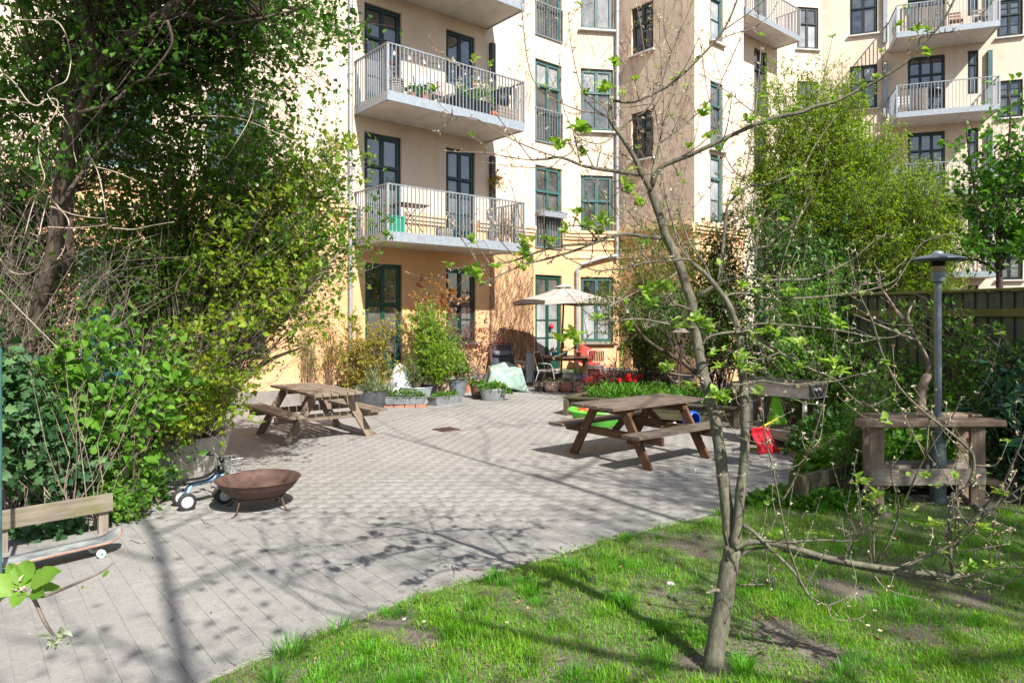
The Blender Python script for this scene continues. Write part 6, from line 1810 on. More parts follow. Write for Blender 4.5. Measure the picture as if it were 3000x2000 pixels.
MB().lathe([(.001, .72), (.32, .72), (.33, .74), (.32, .76), (.001, .76)], (0, 0, 0), 24).build('tabletop', M['stone'], t); MB().lathe([(.18, 0), (.17, .02), (.03, .05), (.028, .72)], (0, 0, 0), 14).build('stem', M['steel_dark'], t)
mb = MB(); mb.lathe([(.001, 0), (.10, .01), (.13, .08), (.09, .14), (.001, .15)], (0, 0, 0), 14); o = mb.build('orange_pumpkin', M['orange_pl'], None, smooth=True); o.location = bal(3.02, 1.38, 0); tag(o, 'round orange gourd at the edge of the balcony', 'gourd')
t = thing('wooden_crate', 'grey slatted wooden chest at the right end of the balcony', 'chest', bal(3.5, 1.2, 0))
for k in range(4): MB().box((0, 0, .05 + .085 * k), (.62, .34, .075), UX, NX).build('slat', M['wood_grey'], t)
t = thing('kettle_grill', 'small black covered grill standing on the balcony chest', 'grill', bal(3.42, 1.2, .36))
MB().lathe([(.001, 0), (.16, .02), (.23, .10), (.235, .16), (.22, .24), (.15, .31), (.001, .33)], (0, 0, 0), 22).build('bowl', M['black_pl'], t, smooth=True)
MB().tube([(-.05, 0, .33), (-.04, 0, .37), (.04, 0, .37), (.05, 0, .33)], .01, 6).build('handle', M['black_pl'], t)
t = trough('rail_planter', 'oval black planter hanging inside the right balcony railing', bal(3.74, .8, .78), .62, .2, .16, NX, 'black_pl', 'pots on the balconies'); mound(t, bal(3.74, .8, .78), .3, .12, .14, 200, .05, .03, 'lf_bright', ax=NX, seed=76, base_z=6.73 + .92)
small_pot('plant_pot', 'little terracotta pot on a bracket above the balcony table', bal(3.3, .25, 1.12), .08, .1, 'terracotta', 'lf_bright', 77, 90, .06, .03, .14, group='pots on the balconies')
# string of bulbs under the handrail
t = thing('string_lights', 'string of clear bulbs drooping along the balcony railing', 'string lights', bal(.1, 1.46, .95))
pts = [bal(.05 + 3.7 * i / 48, 1.46, .95 - .09 * abs(math.sin(i / 48 * math.pi * 5))) for i in range(49)]
cb_ = MB(); cb_.tube([q - t.location for q in pts], .006, 4); cb_.build('cable', M['black_pl'], t)
for i in range(2, 48, 5):
    q = pts[i] - t.location; MB().lathe([(.012, 0), (.014, -.03), (.03, -.06), (.032, -.085), (.02, -.11), (.001, -.115)], tuple(q), 10).build('bulb', M['white_pl'], t, smooth=True)
# lower balcony
t = thing('folding_table', 'dark folding table on the lower balcony', 'table', bal(.95, .9, 0, 3.70))
MB().box((0, 0, .72), (.75, .5, .03), UX, NX).build('tabletop', M['darkwood'], t)
for s in (-1, 1):
    mb = MB(); mb.tube([UX * (-.3) + NX * (s * .2), UX * .3 + NX * (s * .2) + Z(.7)], .012, 6); mb.tube([UX * .3 + NX * (s * .2), UX * -.3 + NX * (s * .2) + Z(.7)], .012, 6); mb.build('cross_leg', M['steel_dark'], t)
t = thing('storage_crate', 'bright green storage crate on the lower balcony', 'crate', bal(.32, 1.25, 0, 3.70)); MB().box((0, 0, .17), (.4, .3, .34), UX, NX).build('box', M['green_pl'], t); MB().box((0, 0, .35), (.43, .33, .03), UX, NX).build('rim', M['green_pl'], t)
t = thing('wicker_basket', 'round wicker basket on the lower balcony floor', 'basket', bal(1.7, 1.2, 0, 3.70)); MB().lathe([(.001, 0), (.17, 0), (.2, .1), (.19, .2), (.2, .22), (.17, .22), (.001, .12)], (0, 0, 0), 18).build('basket', M['wicker'], t)
q = bal(3.8, 1.0, 0, 3.70)
bush('railing_vine', 'dry leafless vine tangled in the right end of the lower balcony railing', 'vine', [tuple(bal(3.8, .4 + .3 * k, .02, 3.70)) for k in range(4)] + [tuple(bal(3.0 + .25 * k, 1.38, .02, 3.70)) for k in range(4)], [(tuple(bal(3.82, .8, .55, 3.70)), (.12, .6, .48)), (tuple(bal(3.35, 1.4, .5, 3.70)), (.42, .3, .45))], 70, 'lf_yellow', .03, .02, .005, 8, .25, 4, .04, stem_mat='wall_vine', seed=80, leafless=.85)
q = bal(3.95, .1, 2.05, 3.70)
bush('hanging_plant', 'small green trailing plant on the dark steel hanger above the lower balcony', 'plant', [tuple(A.pt(4.06, 5.6, .2))], [(tuple(A.pt(4.06, 5.35, .3)), (.2, .2, .45))], 16, 'lf_yellow', .05, .03, .004, 5, .14, 4, .03, seed=81)
# flower box on the first floor french window
t = trough('window_box', 'pale zinc flower box hooked on the first floor window railing', tuple(A.pt(6.2, 4.72, .16)), 1.06, .20, .15, UX, 'galv', None); mound(t, A.pt(6.2, 4.72, .16), .2, .08, .2, 60, .06, .03, 'lf_shrub', ax=UX, seed=82, base_z=4.86)
# far balconies: lath screens, chairs, grill
def fbal(a, o, z, fl): return F2.pt(a, fl + z, o)
def lath_screen(fl, a0, a1, label):
    t = thing('lath_screen', label, 'screen', fbal(a0, 1.55, 0, fl))
    n = int((a1 - a0) / .105)
    me = MB().box((0, 0, .48), (.075, .02, .86), F2.u, F2.n).mesh('lath', M['wood_grey'])
    for k in range(n): link('lath', me, None, t, F2.u * (.05 + .105 * k))
    return t
lath_screen(12.74, .05, 1.7, 'grey lath screen on the topmost far balcony railing'); lath_screen(9.68, .05, 1.05, 'grey lath screen on the middle far balcony railing')
for k, (fl, a, mt, lb) in enumerate(((12.74, 2.1, 'wood_brown', 'brown folding chair on the topmost far balcony'), (9.68, .35, 'white_pl', 'white chair behind the lath screen of the middle far balcony'), (12.74, 2.9, 'wood_grey', 'grey bench seat at the right end of the topmost far balcony'))):
    t = thing('folding_chair', lb, 'chair', fbal(a, .8, 0, fl), math.atan2(F2.u.y, F2.u.x), 'chairs on the far balconies')
    for j in range(4): MB().box((0, -.15 + .1 * j, .45), (.42, .075, .02)).build('slat', M[mt], t)
    for j in range(3): MB().box((0, .22, .6 + .12 * j), (.42, .02, .08)).build('back_slat', M[mt], t)
    for s in (-1, 1): MB().tube([(s * .2, -.2, 0), (s * .2, .2, .45), (s * .2, .24, .9)], .014, 6).build('leg', M[mt], t); MB().tube([(s * .19, .22, 0), (s * .19, -.18, .45)], .014, 6).build('leg', M[mt], t)
t = thing('kettle_grill', 'black barbecue on the middle far balcony', 'grill', fbal(1.3, 1.2, 0, 9.68)); MB().lathe([(.001, .6), (.2, .64), (.27, .76), (.26, .86), (.18, .96), (.001, 1.0)], (0, 0, 0), 18).build('bowl', M['black_pl'], t, smooth=True)
for k in range(3): MB().tube([(.1 * math.cos(k * 2.1), .1 * math.sin(k * 2.1), .64), (.25 * math.cos(k * 2.1), .25 * math.sin(k * 2.1), 0)], .014, 6).build('leg', M['black_pl'], t)
t = pot('plant_pot', 'small green pot plant above the lath screen of the topmost far balcony', fbal(.35, 1.3, .75, 12.74), pot_prof(.12, .2), 'green_pl', 'pots on the balconies', n=14); mound(t, t.location, .2, .2, .25, 80, .08, .04, 'lf_bright', seed=90, base_z=t.location.z + .18)

# ------------------------------------------------------------------ the apple tree in front
AD = 3.52
AB = gp(2088, 1985)
apple = thing('apple_tree', 'young twin stemmed apple tree just coming into leaf on the lawn', 'tree', (AB.x, AB.y, 0))
rga = np.random.default_rng(101)
def smooth(P_, k=3):
    """Catmull-Rom through the points"""
    P_ = [np.array(p, float) for p in P_]
    if len(P_) < 3: return P_
    out = []
    Q = [2 * P_[0] - P_[1]] + P_ + [2 * P_[-1] - P_[-2]]
    for i in range(1, len(Q) - 2):
        for j in range(k):
            t = j / k
            out.append(.5 * ((2 * Q[i]) + (-Q[i - 1] + Q[i + 1]) * t + (2 * Q[i - 1] - 5 * Q[i] + 4 * Q[i + 1] - Q[i + 2]) * t * t + (-Q[i - 1] + 3 * Q[i] - 3 * Q[i + 1] + Q[i + 2]) * t ** 3))
    out.append(P_[-1]); return out
def limb(px, da, db, ra, rb_, n=7):
    """a limb through photograph pixels, its distance going from da to db, its pixel width from ra to rb"""
    m = len(px)
    L_ = [0.0]
    for a, b in zip(px[:-1], px[1:]): L_.append(L_[-1] + math.hypot(a[0] - b[0], a[1] - b[1]))
    P_ = []
    for (x, y), l in zip(px, L_):
        d = da + (db - da) * l / L_[-1]
        P_.append(tuple(pp(x, y, d)))
    P_ = smooth(P_)
    k = len(P_)
    rad = [(ra + (rb_ - ra) * i / (k - 1)) / 2 / FPX * AD * (1 + .05 * math.sin(i * 2.3)) for i in range(k)]
    return P_, rad
# trunk and main stems: each a part
def add_limb(name, px, da, db, ra, rb_, n=9, mat='bark_apple'):
    P_, rad = limb(px, da, db, ra, rb_)
    mb = MB(); mb.tube([tuple(p) for p in P_], rad, n); return mb.build(name, M[mat], apple, smooth=True, world=True)
add_limb('trunk', [(2083, 2015), (2087, 1955), (2106, 1838), (2122, 1744), (2136, 1660), (2148, 1600)], AD, AD, 62, 50, 12)
add_limb('stem', [(2146, 1612), (2136, 1562), (2129, 1487), (2117, 1393), (2110, 1330), (2098, 1248), (2082, 1169), (2063, 1105), (2050, 1048), (2040, 987), (2030, 945), (2028, 900), (2026, 880), (2011, 842), (1992, 782), (1970, 730), (1951, 692), (1935, 638), (1919, 593), (1906, 556)], AD, AD + .1, 37, 24, 10)
add_limb('stem', [(2152, 1605), (2162, 1524), (2169, 1440), (2181, 1347), (2182, 1280), (2182, 1201), (2177, 1121), (2171, 1057), (2168, 987), (2161, 962), (2145, 914), (2128, 880), (2104, 848), (2085, 823), (2056, 794), (2024, 766)], AD - .03, AD - .1, 31, 11, 10)
BR = [  # pixels, distance start, end, width start, end
 ([(1906, 558), (1880, 509), (1861, 467), (1834, 421), (1807, 383), (1784, 344), (1790, 312), (1794, 290)], 3.6, 3.5, 18, 9),
 ([(1880, 512), (1826, 505), (1770, 497), (1738, 492), (1700, 483), (1643, 461), (1600, 466), (1558, 469)], 3.6, 3.3, 15, 6),
 ([(1908, 552), (1914, 497), (1925, 455), (1932, 420)], 3.6, 3.7, 13, 9),
 ([(1932, 420), (1980, 385), (2025, 348), (2067, 310), (2102, 260), (2140, 180), (2174, 100), (2190, 57)], 3.7, 3.9, 7, 2.5),
 ([(1933, 425), (1922, 340), (1905, 260), (1890, 170), (1875, 60), (1866, 20)], 3.7, 3.8, 4, 2.5),
 ([(1931, 415), (1960, 310), (1975, 220), (1985, 120), (1990, 0)], 3.7, 3.9, 4.5, 2.5),
 ([(1936, 410), (1945, 300), (1938, 210), (1933, 110), (1932, 45)], 3.7, 3.6, 4, 2.5),
 ([(1807, 383), (1850, 352), (1895, 321), (1930, 264), (1955, 195), (1976, 134), (1995, 76)], 3.55, 3.6, 6, 4),
 ([(1796, 295), (1853, 300), (1914, 275), (1968, 245), (2025, 195), (2094, 122), (2129, 73), (2160, 0), (2172, -40)], 3.5, 3.4, 9, 5),
 ([(2094, 122), (2150, 100), (2200, 85), (2240, 70)], 3.4, 3.5, 4, 2.5), ([(2222, 75), (2222, 45), (2215, 25)], 3.5, 3.5, 3, 2),
 ([(1909, 548), (1930, 497), (1968, 475), (2025, 453), (2083, 425), (2140, 398), (2209, 367), (2274, 344), (2350, 329), (2389, 312), (2443, 299), (2501, 272), (2568, 237), (2648, 187), (2693, 138), (2729, 103), (2760, 67), (2796, 0), (2810, -40)], 3.6, 3.2, 16, 6),
 ([(2729, 103), (2770, 97), (2813, 91)], 3.25, 3.2, 4, 2), ([(2737, 95), (2742, 50), (2740, 0), (2739, -30)], 3.25, 3.3, 4, 3), ([(2690, 140), (2693, 115), (2688, 92)], 3.3, 3.3, 4, 3),
 ([(1784, 344), (1775, 320), (1752, 300), (1730, 285)], 3.5, 3.4, 5, 3), ([(1794, 290), (1796, 250), (1799, 210)], 3.5, 3.5, 4, 3),
 ([(1784, 346), (1745, 330), (1703, 325), (1640, 300), (1580, 262), (1550, 200), (1538, 120), (1527, 10)], 3.5, 3.3, 5, 2.5),
 ([(1790, 350), (1720, 300), (1690, 215), (1672, 120), (1665, 40)], 3.5, 3.4, 4, 2.5), ([(1807, 395), (1760, 420), (1700, 405), (1655, 330), (1640, 240), (1640, 160)], 3.55, 3.4, 4, 2.5),
 ([(1643, 464), (1560, 435), (1469, 393), (1400, 350), (1340, 340), (1299, 330)], 3.35, 3.1, 5, 2.5), ([(1554, 469), (1500, 462), (1420, 448), (1350, 446), (1308, 442)], 3.3, 3.1, 4, 2.5),
 ([(1643, 466), (1610, 490), (1571, 491), (1500, 488), (1416, 474)], 3.35, 3.1, 4, 2.2), ([(1558, 470), (1520, 420), (1450, 330), (1410, 250), (1292, 156)], 3.3, 3.1, 4, 2.5),
 ([(1700, 480), (1690, 430), (1680, 390)], 3.45, 3.4, 5, 4), ([(1738, 490), (1700, 420), (1640, 425)], 3.45, 3.35, 4, 3),
 ([(1850, 450), (1800, 460), (1740, 440), (1710, 425)], 3.6, 3.5, 4, 2), ([(1885, 565), (1860, 572), (1837, 565), (1810, 552)], 3.55, 3.4, 5, 3),
 ([(1880, 570), (1866, 590), (1850, 610), (1825, 618)], 3.55, 3.45, 5, 3),
 # left arm, two strands
 ([(1938, 697), (1880, 692), (1839, 685), (1784, 693), (1740, 712), (1692, 716), (1632, 722), (1576, 738), (1507, 763), (1438, 777), (1380, 780), (1317, 788)], 3.55, 3.2, 14, 2.5),
 ([(1760, 702), (1690, 732), (1604, 758), (1549, 771), (1493, 793), (1411, 832), (1395, 838)], 3.5, 3.2, 9, 2.5),
 ([(1438, 777), (1415, 745), (1394, 711)], 3.25, 3.2, 4, 2.5), ([(1405, 780), (1380, 740), (1355, 702), (1325, 660), (1314, 625)], 3.22, 3.1, 4, 2.2), ([(1507, 749), (1466, 705), (1445, 660), (1427, 617)], 3.3, 3.2, 4, 2.2),
 ([(1752, 704), (1725, 675), (1706, 664), (1668, 661), (1650, 680)], 3.5, 3.4, 5, 3), ([(1680, 664), (1685, 640), (1700, 615)], 3.45, 3.4, 4, 3), ([(1735, 700), (1735, 740), (1727, 770)], 3.5, 3.5, 4, 2.5), ([(1640, 735), (1625, 755), (1603, 774)], 3.4, 3.35, 4, 3),
 ([(1880, 694), (1850, 660), (1820, 640), (1760, 560), (1720, 500)], 3.55, 3.45, 4, 2.5), ([(1935, 700), (1900, 670), (1870, 655), (1830, 605)], 3.55, 3.5, 5, 3), ([(1925, 640), (1990, 640), (2030, 610), (2060, 575)], 3.6, 3.7, 4, 2.5),
 # middle: fork to the right
 ([(2028, 890), (2040, 871), (2069, 852), (2104, 829), (2126, 823), (2180, 812), (2247, 821), (2300, 820), (2371, 817), (2441, 790), (2505, 755), (2547, 717), (2594, 685)], 3.6, 3.5, 15, 3.5),
 ([(2104, 829), (2110, 785), (2120, 705), (2126, 648), (2129, 616), (2142, 587), (2193, 547), (2238, 544), (2292, 523), (2350, 490), (2389, 424), (2430, 365), (2452, 339)], 3.6, 3.8, 11, 3),
 ([(2193, 547), (2180, 523), (2161, 510), (2140, 485), (2120, 440), (2079, 298), (2062, 200), (2052, 115)], 3.7, 3.9, 5, 2.5), ([(2180, 523), (2190, 480), (2205, 380), (2215, 310), (2230, 142)], 3.7, 3.7, 5, 3), ([(2209, 329), (2170, 300), (2140, 275), (2056, 218)], 3.7, 3.7, 4.5, 2.5),
 ([(2184, 808), (2193, 762), (2212, 731), (2247, 721), (2292, 680), (2311, 669), (2352, 621), (2390, 560), (2420, 470)], 3.6, 3.4, 7, 3), ([(2128, 640), (2170, 630), (2190, 600), (2208, 580)], 3.65, 3.7, 4, 2.5),
 ([(2145, 690), (2164, 673), (2203, 664), (2260, 629), (2304, 583), (2330, 530), (2362, 490)], 3.65, 3.5, 6, 2.5),
 ([(2205, 740), (2210, 640), (2213, 560)], 3.6, 3.6, 4, 2.5), ([(2247, 721), (2220, 720), (2218, 680), (2244, 605)], 3.6, 3.5, 4, 2.5),
 ([(2024, 766), (2008, 759), (1954, 764), (1909, 766), (1871, 774), (1826, 789), (1798, 789), (1748, 793), (1700, 775), (1643, 746)], 3.45, 3.2, 9, 2.5),
 ([(2085, 823), (2062, 769), (2027, 724), (2005, 673), (1995, 640), (1986, 609)], 3.5, 3.6, 8, 4), ([(2024, 766), (1995, 710), (1975, 665), (1955, 600), (1945, 540), (1935, 500)], 3.45, 3.5, 6, 3), ([(2030, 770), (1990, 720), (1968, 640), (1940, 560), (1920, 520)], 3.45, 3.4, 5, 2.5),
 ([(1826, 789), (1800, 770), (1775, 740), (1755, 690), (1738, 640)], 3.35, 3.3, 4, 2.5), ([(1905, 766), (1880, 740), (1860, 700)], 3.4, 3.35, 5, 3),
 ([(1992, 790), (1960, 815), (1894, 840), (1809, 885), (1790, 895)], 3.6, 3.4, 5, 3), ([(2036, 960), (1990, 955), (1936, 945), (1867, 934), (1784, 945), (1742, 970), (1709, 998), (1660, 1030), (1620, 1048)], 3.55, 3.2, 9, 2.5),
 ([(1900, 935), (1905, 905), (1908, 893)], 3.4, 3.4, 4, 3), ([(1990, 890), (1955, 882), (1945, 860)], 3.5, 3.4, 4, 3), ([(2020, 905), (1985, 892), (1965, 895)], 3.5, 3.45, 5, 3),
 # lower right arms
 ([(2118, 872), (2140, 862), (2174, 860), (2235, 872), (2314, 874), (2394, 871), (2440, 866), (2505, 857), (2578, 841), (2633, 812), (2674, 749), (2709, 707), (2786, 683)], 3.45, 3.3, 8, 3), ([(2578, 841), (2576, 800), (2560, 770)], 3.38, 3.4, 3.5, 2.5), ([(2505, 857), (2530, 830), (2537, 810)], 3.4, 3.4, 3.5, 2.5),
 ([(2280, 871), (2290, 780), (2320, 690), (2350, 620)], 3.4, 3.4, 3.5, 2.2), ([(2300, 830), (2325, 780), (2340, 755)], 3.4, 3.4, 3.5, 2.2),
 ([(2168, 975), (2193, 968), (2219, 987), (2258, 1014), (2298, 1041), (2346, 1067), (2394, 1089), (2448, 1111), (2501, 1169), (2552, 1190), (2598, 1233)], 3.42, 3.2, 10, 3.5),
 ([(2168, 972), (2130, 974), (2091, 981), (2070, 992), (2058, 1010)], 3.42, 3.35, 9, 6), ([(2170, 968), (2219, 949), (2283, 950), (2378, 958), (2448, 966), (2510, 978), (2557, 988), (2623, 986), (2674, 953)], 3.42, 3.2, 7, 2.5),
 ([(2275, 952), (2310, 975), (2345, 1000)], 3.4, 3.35, 4, 3), ([(2180, 1030), (2205, 1012), (2230, 1008), (2265, 1030)], 3.42, 3.3, 5, 3), ([(2203, 1025), (2225, 1040), (2270, 1052)], 3.4, 3.3, 4, 2.5),
 ([(2175, 1128), (2140, 1125), (2123, 1137), (2110, 1150)], 3.42, 3.35, 6, 3), ([(2135, 1130), (2190, 1124), (2235, 1115), (2308, 1127), (2378, 1121), (2448, 1116), (2500, 1100), (2560, 1088)], 3.4, 3.2, 8, 3), ([(2290, 1122), (2320, 1128), (2341, 1134)], 3.35, 3.3, 4, 2.5),
 ([(2066, 1120), (2045, 1122), (2030, 1118), (2018, 1128)], 3.5, 3.4, 5, 3), ([(2050, 1100), (2000, 1098), (1965, 1092), (1942, 1086)], 3.5, 3.4, 5, 3),
 ([(2186, 1178), (2215, 1172), (2248, 1160)], 3.42, 3.3, 4, 2.5), ([(2190, 1235), (2225, 1232), (2250, 1218), (2258, 1208)], 3.42, 3.3, 4, 2.5),
 ([(2110, 1150), (2120, 1110), (2140, 1080)], 3.4, 3.45, 4, 3), ([(2185, 1190), (2160, 1180), (2155, 1140)], 3.42, 3.4, 4, 3), ([(2150, 905), (2185, 900), (2240, 915), (2280, 880)], 3.45, 3.4, 5, 2.5),
 # long hanging whips
 ([(2150, 1572), (2162, 1546), (2185, 1543), (2218, 1567), (2255, 1604), (2307, 1655), (2335, 1688), (2368, 1740), (2395, 1760), (2424, 1774)], 3.5, 3.25, 15, 6),
 ([(2424, 1774), (2471, 1754), (2503, 1726), (2505, 1680), (2480, 1599), (2466, 1524)], 3.25, 3.3, 6, 2.5), ([(2424, 1775), (2432, 1800), (2452, 1814), (2490, 1816), (2531, 1805)], 3.25, 3.2, 4, 2.2),
 ([(2349, 1716), (2330, 1660), (2307, 1590), (2288, 1496), (2265, 1375), (2246, 1300), (2238, 1248), (2235, 1200)], 3.3, 3.1, 7, 3), ([(2288, 1470), (2316, 1426), (2362, 1328), (2388, 1264), (2420, 1146), (2436, 1057), (2447, 968)], 3.25, 3.0, 6, 2.5), ([(2362, 1328), (2400, 1312), (2443, 1281)], 3.15, 3.05, 4, 2.5), ([(2362, 1320), (2350, 1290), (2352, 1268)], 3.15, 3.15, 4, 2.5),
 # low horizontal arm
 ([(2132, 1640), (2140, 1615), (2162, 1599), (2199, 1586), (2241, 1587), (2312, 1601), (2405, 1628), (2508, 1651), (2602, 1665), (2695, 1677), (2784, 1686), (2812, 1688)], 3.5, 3.15, 20, 17),
 ([(2165, 1640), (2181, 1618), (2227, 1604), (2298, 1613), (2368, 1632), (2461, 1651), (2560, 1672), (2680, 1692), (2765, 1698)], 3.5, 3.2, 10, 7),
 ([(2270, 1588), (2330, 1586), (2414, 1581), (2494, 1582), (2545, 1539), (2583, 1501)], 3.42, 3.2, 9, 3.5), ([(2237, 1572), (2265, 1535), (2278, 1500)], 3.45, 3.4, 4, 3),
 ([(2793, 1680), (2782, 1599), (2784, 1487), (2789, 1454), (2826, 1431), (2849, 1394), (2852, 1347), (2840, 1317), (2777, 1261), (2710, 1210), (2634, 1134), (2583, 1032), (2557, 945), (2516, 858), (2495, 790), (2483, 731)], 3.15, 2.85, 13, 3),
 ([(2560, 1655), (2557, 1525), (2545, 1470), (2531, 1436)], 3.3, 3.25, 6, 3.5), ([(2556, 1500), (2565, 1480), (2570, 1460)], 3.25, 3.2, 4, 3), ([(2565, 1655), (2611, 1571), (2634, 1487), (2616, 1417), (2610, 1380), (2618, 1342)], 3.3, 3.1, 7, 3), ([(2634, 1487), (2649, 1470), (2710, 1338), (2787, 1225), (2817, 1164)], 3.15, 2.95, 6, 2.5), ([(2710, 1338), (2665, 1250), (2625, 1172)], 3.05, 3.0, 4, 2.5), ([(2715, 1330), (2720, 1250), (2730, 1190)], 3.05, 3.0, 4, 2.5),
 ([(2640, 1664), (2719, 1627), (2789, 1590), (2850, 1520), (2929, 1431), (2960, 1370), (2990, 1300), (3020, 1200)], 3.2, 2.8, 9, 3.5), ([(2793, 1604), (2850, 1550), (2906, 1496), (2950, 1455), (2994, 1426), (3030, 1390)], 3.1, 2.85, 6, 3), ([(2906, 1496), (2945, 1440), (2975, 1382)], 2.95, 2.9, 4, 2.5),
 ([(2765, 1698), (2849, 1723), (2929, 1716), (3000, 1679), (3040, 1650)], 3.2, 2.95, 6, 3), ([(2849, 1723), (2880, 1690), (2890, 1660)], 3.1, 3.05, 4, 2.5), ([(2800, 1688), (2850, 1684), (2930, 1662), (3010, 1662)], 3.15, 2.95, 5, 3),
 ([(2797, 1620), (2808, 1550), (2800, 1400), (2803, 1330)], 3.12, 3.0, 4, 2.5), ([(2812, 1640), (2798, 1560), (2810, 1460)], 3.12, 3.1, 4, 2.5), ([(2740, 1685), (2770, 1640), (2775, 1570), (2755, 1530), (2733, 1534)], 3.18, 3.1, 5, 3), ([(2812, 1616), (2880, 1605), (2956, 1592)], 3.1, 3.0, 4, 2.5), ([(2899, 1650), (2903, 1560), (2915, 1525)], 3.0, 2.95, 3.5, 2.2), ([(2910, 1650), (2935, 1590), (2957, 1550)], 3.0, 2.9, 3.5, 2.2),
 ([(2555, 1672), (2585, 1715), (2640, 1740), (2730, 1758)], 3.3, 3.15, 5, 2.2), ([(2640, 1656), (2680, 1640), (2705, 1620)], 3.2, 3.2, 5, 3), ([(2830, 1437), (2800, 1400), (2745, 1430)], 3.05, 3.0, 3.5, 2.5),
 ([(2106, 1730), (2090, 1728), (2073, 1738)], 3.48, 3.45, 14, 9), ([(2158, 1712), (2204, 1712), (2235, 1710), (2274, 1695)], 3.52, 3.45, 7, 3),
]
bm_ = {'branch': MB(), 'twig': MB()}
tip_pts = []; extra_cl = []
for px, da, db, ra_, rb2 in BR:
    P_, rad = limb(px, da, db, ra_ * .92, rb2 * .92)
    big = ra_ >= 6
    mb = MB(); mb.tube([tuple(p) for p in P_], rad, 8 if big else 5)
    # knots and spurs
    for i in range(2, len(P_) - 1):
        if rga.uniform() < .55:
            d = rand_dirs(1, .4, rga)[0]; q = np.array(P_[i]); s = rga.uniform(.012, .03)
            mb.tube([tuple(q), tuple(q + d * s)], [.0032, .0022], 4)
            if rga.uniform() < .4: tip_pts.append(q + d * s)
    Ltot = sum(np.linalg.norm(np.array(b) - np.array(a)) for a, b in zip(P_[:-1], P_[1:]))
    for _ in range(int(Ltot / .145)):
        i = int(rga.integers(1, len(P_))); q = np.array(P_[i]); d = rand_dirs(1, .55, rga)[0]; ln_ = rga.uniform(.05, .38) * (1.0 if big else .6)
        tp0 = smooth([tuple(q), tuple(q + d * ln_ * .5 + rga.normal(0, .012, 3)), tuple(q + d * ln_ + np.array([0, 0, ln_ * .25]) + rga.normal(0, .015, 3))])
        r0_ = min(.0034, rad[min(i, len(rad) - 1)] * .6)
        mb.tube([tuple(x) for x in tp0], list(np.linspace(r0_, .0016, len(tp0))), 4)
        e = np.array(tp0[-1]); tip_pts.append(e)
        if rga.uniform() < .22: extra_cl.append(e)
        for x in tp0[2:-1:2]: tip_pts.append(np.array(x) + rga.normal(0, .003, 3))
    mb.build('branch' if big else 'twig', M['bark_apple' if big else 'twig'], apple, smooth=True, world=True)
    tip_pts.append(np.array(P_[-1]))
CL = [  # leaf rosettes: px, py, size in pixels, distance
 (2043, 939, 62, 3.42), (2075, 955, 45, 3.4), (2000, 955, 45, 3.45), (1978, 945, 40, 3.5), (2095, 1160, 62, 3.35), (2120, 1165, 45, 3.33), (2244, 971, 48, 3.35), (2276, 984, 50, 3.33), (2165, 1050, 58, 3.36), (2175, 1080, 40, 3.36), (2088, 1041, 44, 3.42), (2107, 1072, 46, 3.4), (2340, 1009, 56, 3.33), (2346, 1073, 42, 3.3), (2436, 1070, 58, 3.02), (2461, 1092, 52, 3.12), (2410, 1062, 40, 3.05), (2455, 949, 55, 3.15), (1941, 1086, 46, 3.38), (1955, 1080, 36, 3.38), (1906, 890, 44, 3.4), (2018, 1130, 40, 3.4), (2209, 1080, 40, 3.36), (2222, 1153, 42, 3.3), (2314, 860, 36, 3.38), (2215, 856, 34, 3.4), (2184, 897, 36, 3.42), (2082, 974, 40, 3.4),
 (1836, 552, 58, 3.4), (1881, 602, 52, 3.5), (1769, 655, 60, 3.4), (1750, 672, 44, 3.4), (1887, 718, 50, 3.5), (1890, 855, 52, 3.45), (1954, 845, 56, 3.5), (1910, 840, 42, 3.48), (1906, 893, 40, 3.42), (2171, 839, 46, 3.55), (2314, 855, 44, 3.4), (2209, 654, 46, 3.6), (2279, 581, 44, 3.6), (2340, 507, 44, 3.6), (2321, 536, 40, 3.6), (2161, 571, 36, 3.66),
 (1383, 805, 66, 3.2), (1400, 822, 48, 3.2), (1317, 780, 36, 3.15), (1386, 708, 44, 3.2), (1463, 782, 38, 3.25), (1529, 786, 48, 3.28), (1543, 712, 56, 3.28), (1540, 745, 58, 3.28), (1548, 765, 40, 3.28), (1610, 711, 56, 3.35), (1651, 678, 56, 3.4), (1715, 664, 56, 3.45), (1767, 655, 50, 3.42), (1690, 628, 46, 3.4), (1753, 685, 44, 3.48), (1679, 988, 66, 3.22), (1690, 1005, 50, 3.22), (1643, 1000, 56, 3.2), (1903, 893, 44, 3.4), (1753, 935, 40, 3.35), (1842, 962, 42, 3.42), (1886, 854, 40, 3.44), (1936, 838, 42, 3.5),
 (1696, 378, 68, 3.4), (1638, 430, 58, 3.35), (1754, 259, 52, 3.42), (1705, 455, 46, 3.45), (1799, 192, 46, 3.5), (1776, 262, 46, 3.45), (2064, 333, 46, 3.7), (2083, 394, 48, 3.55), (2194, 356, 46, 3.45), (2240, 363, 46, 3.45), (2106, 440, 46, 3.55), (2232, 287, 30, 3.7), (2688, 90, 30, 3.3), (2718, 92, 30, 3.25), (2568, 228, 32, 3.3), (2528, 256, 28, 3.3), (2720, 160, 44, 3.25), (2440, 295, 26, 3.35), (2310, 330, 26, 3.45),
 (2527, 1410, 60, 3.2), (2564, 1459, 58, 3.2), (2896, 1665, 46, 3.02), (2934, 1447, 46, 2.95), (2733, 1536, 42, 3.1), (2583, 1499, 30, 3.2), (2877, 1543, 40, 2.95), (2700, 1395, 28, 3.05), (2600, 1233, 44, 3.2), (2712, 1395, 26, 3.05), (2588, 1063, 30, 2.95), (2850, 1655, 30, 3.0), (2380, 1745, 20, 3.25),
]
rgc = np.random.default_rng(5)
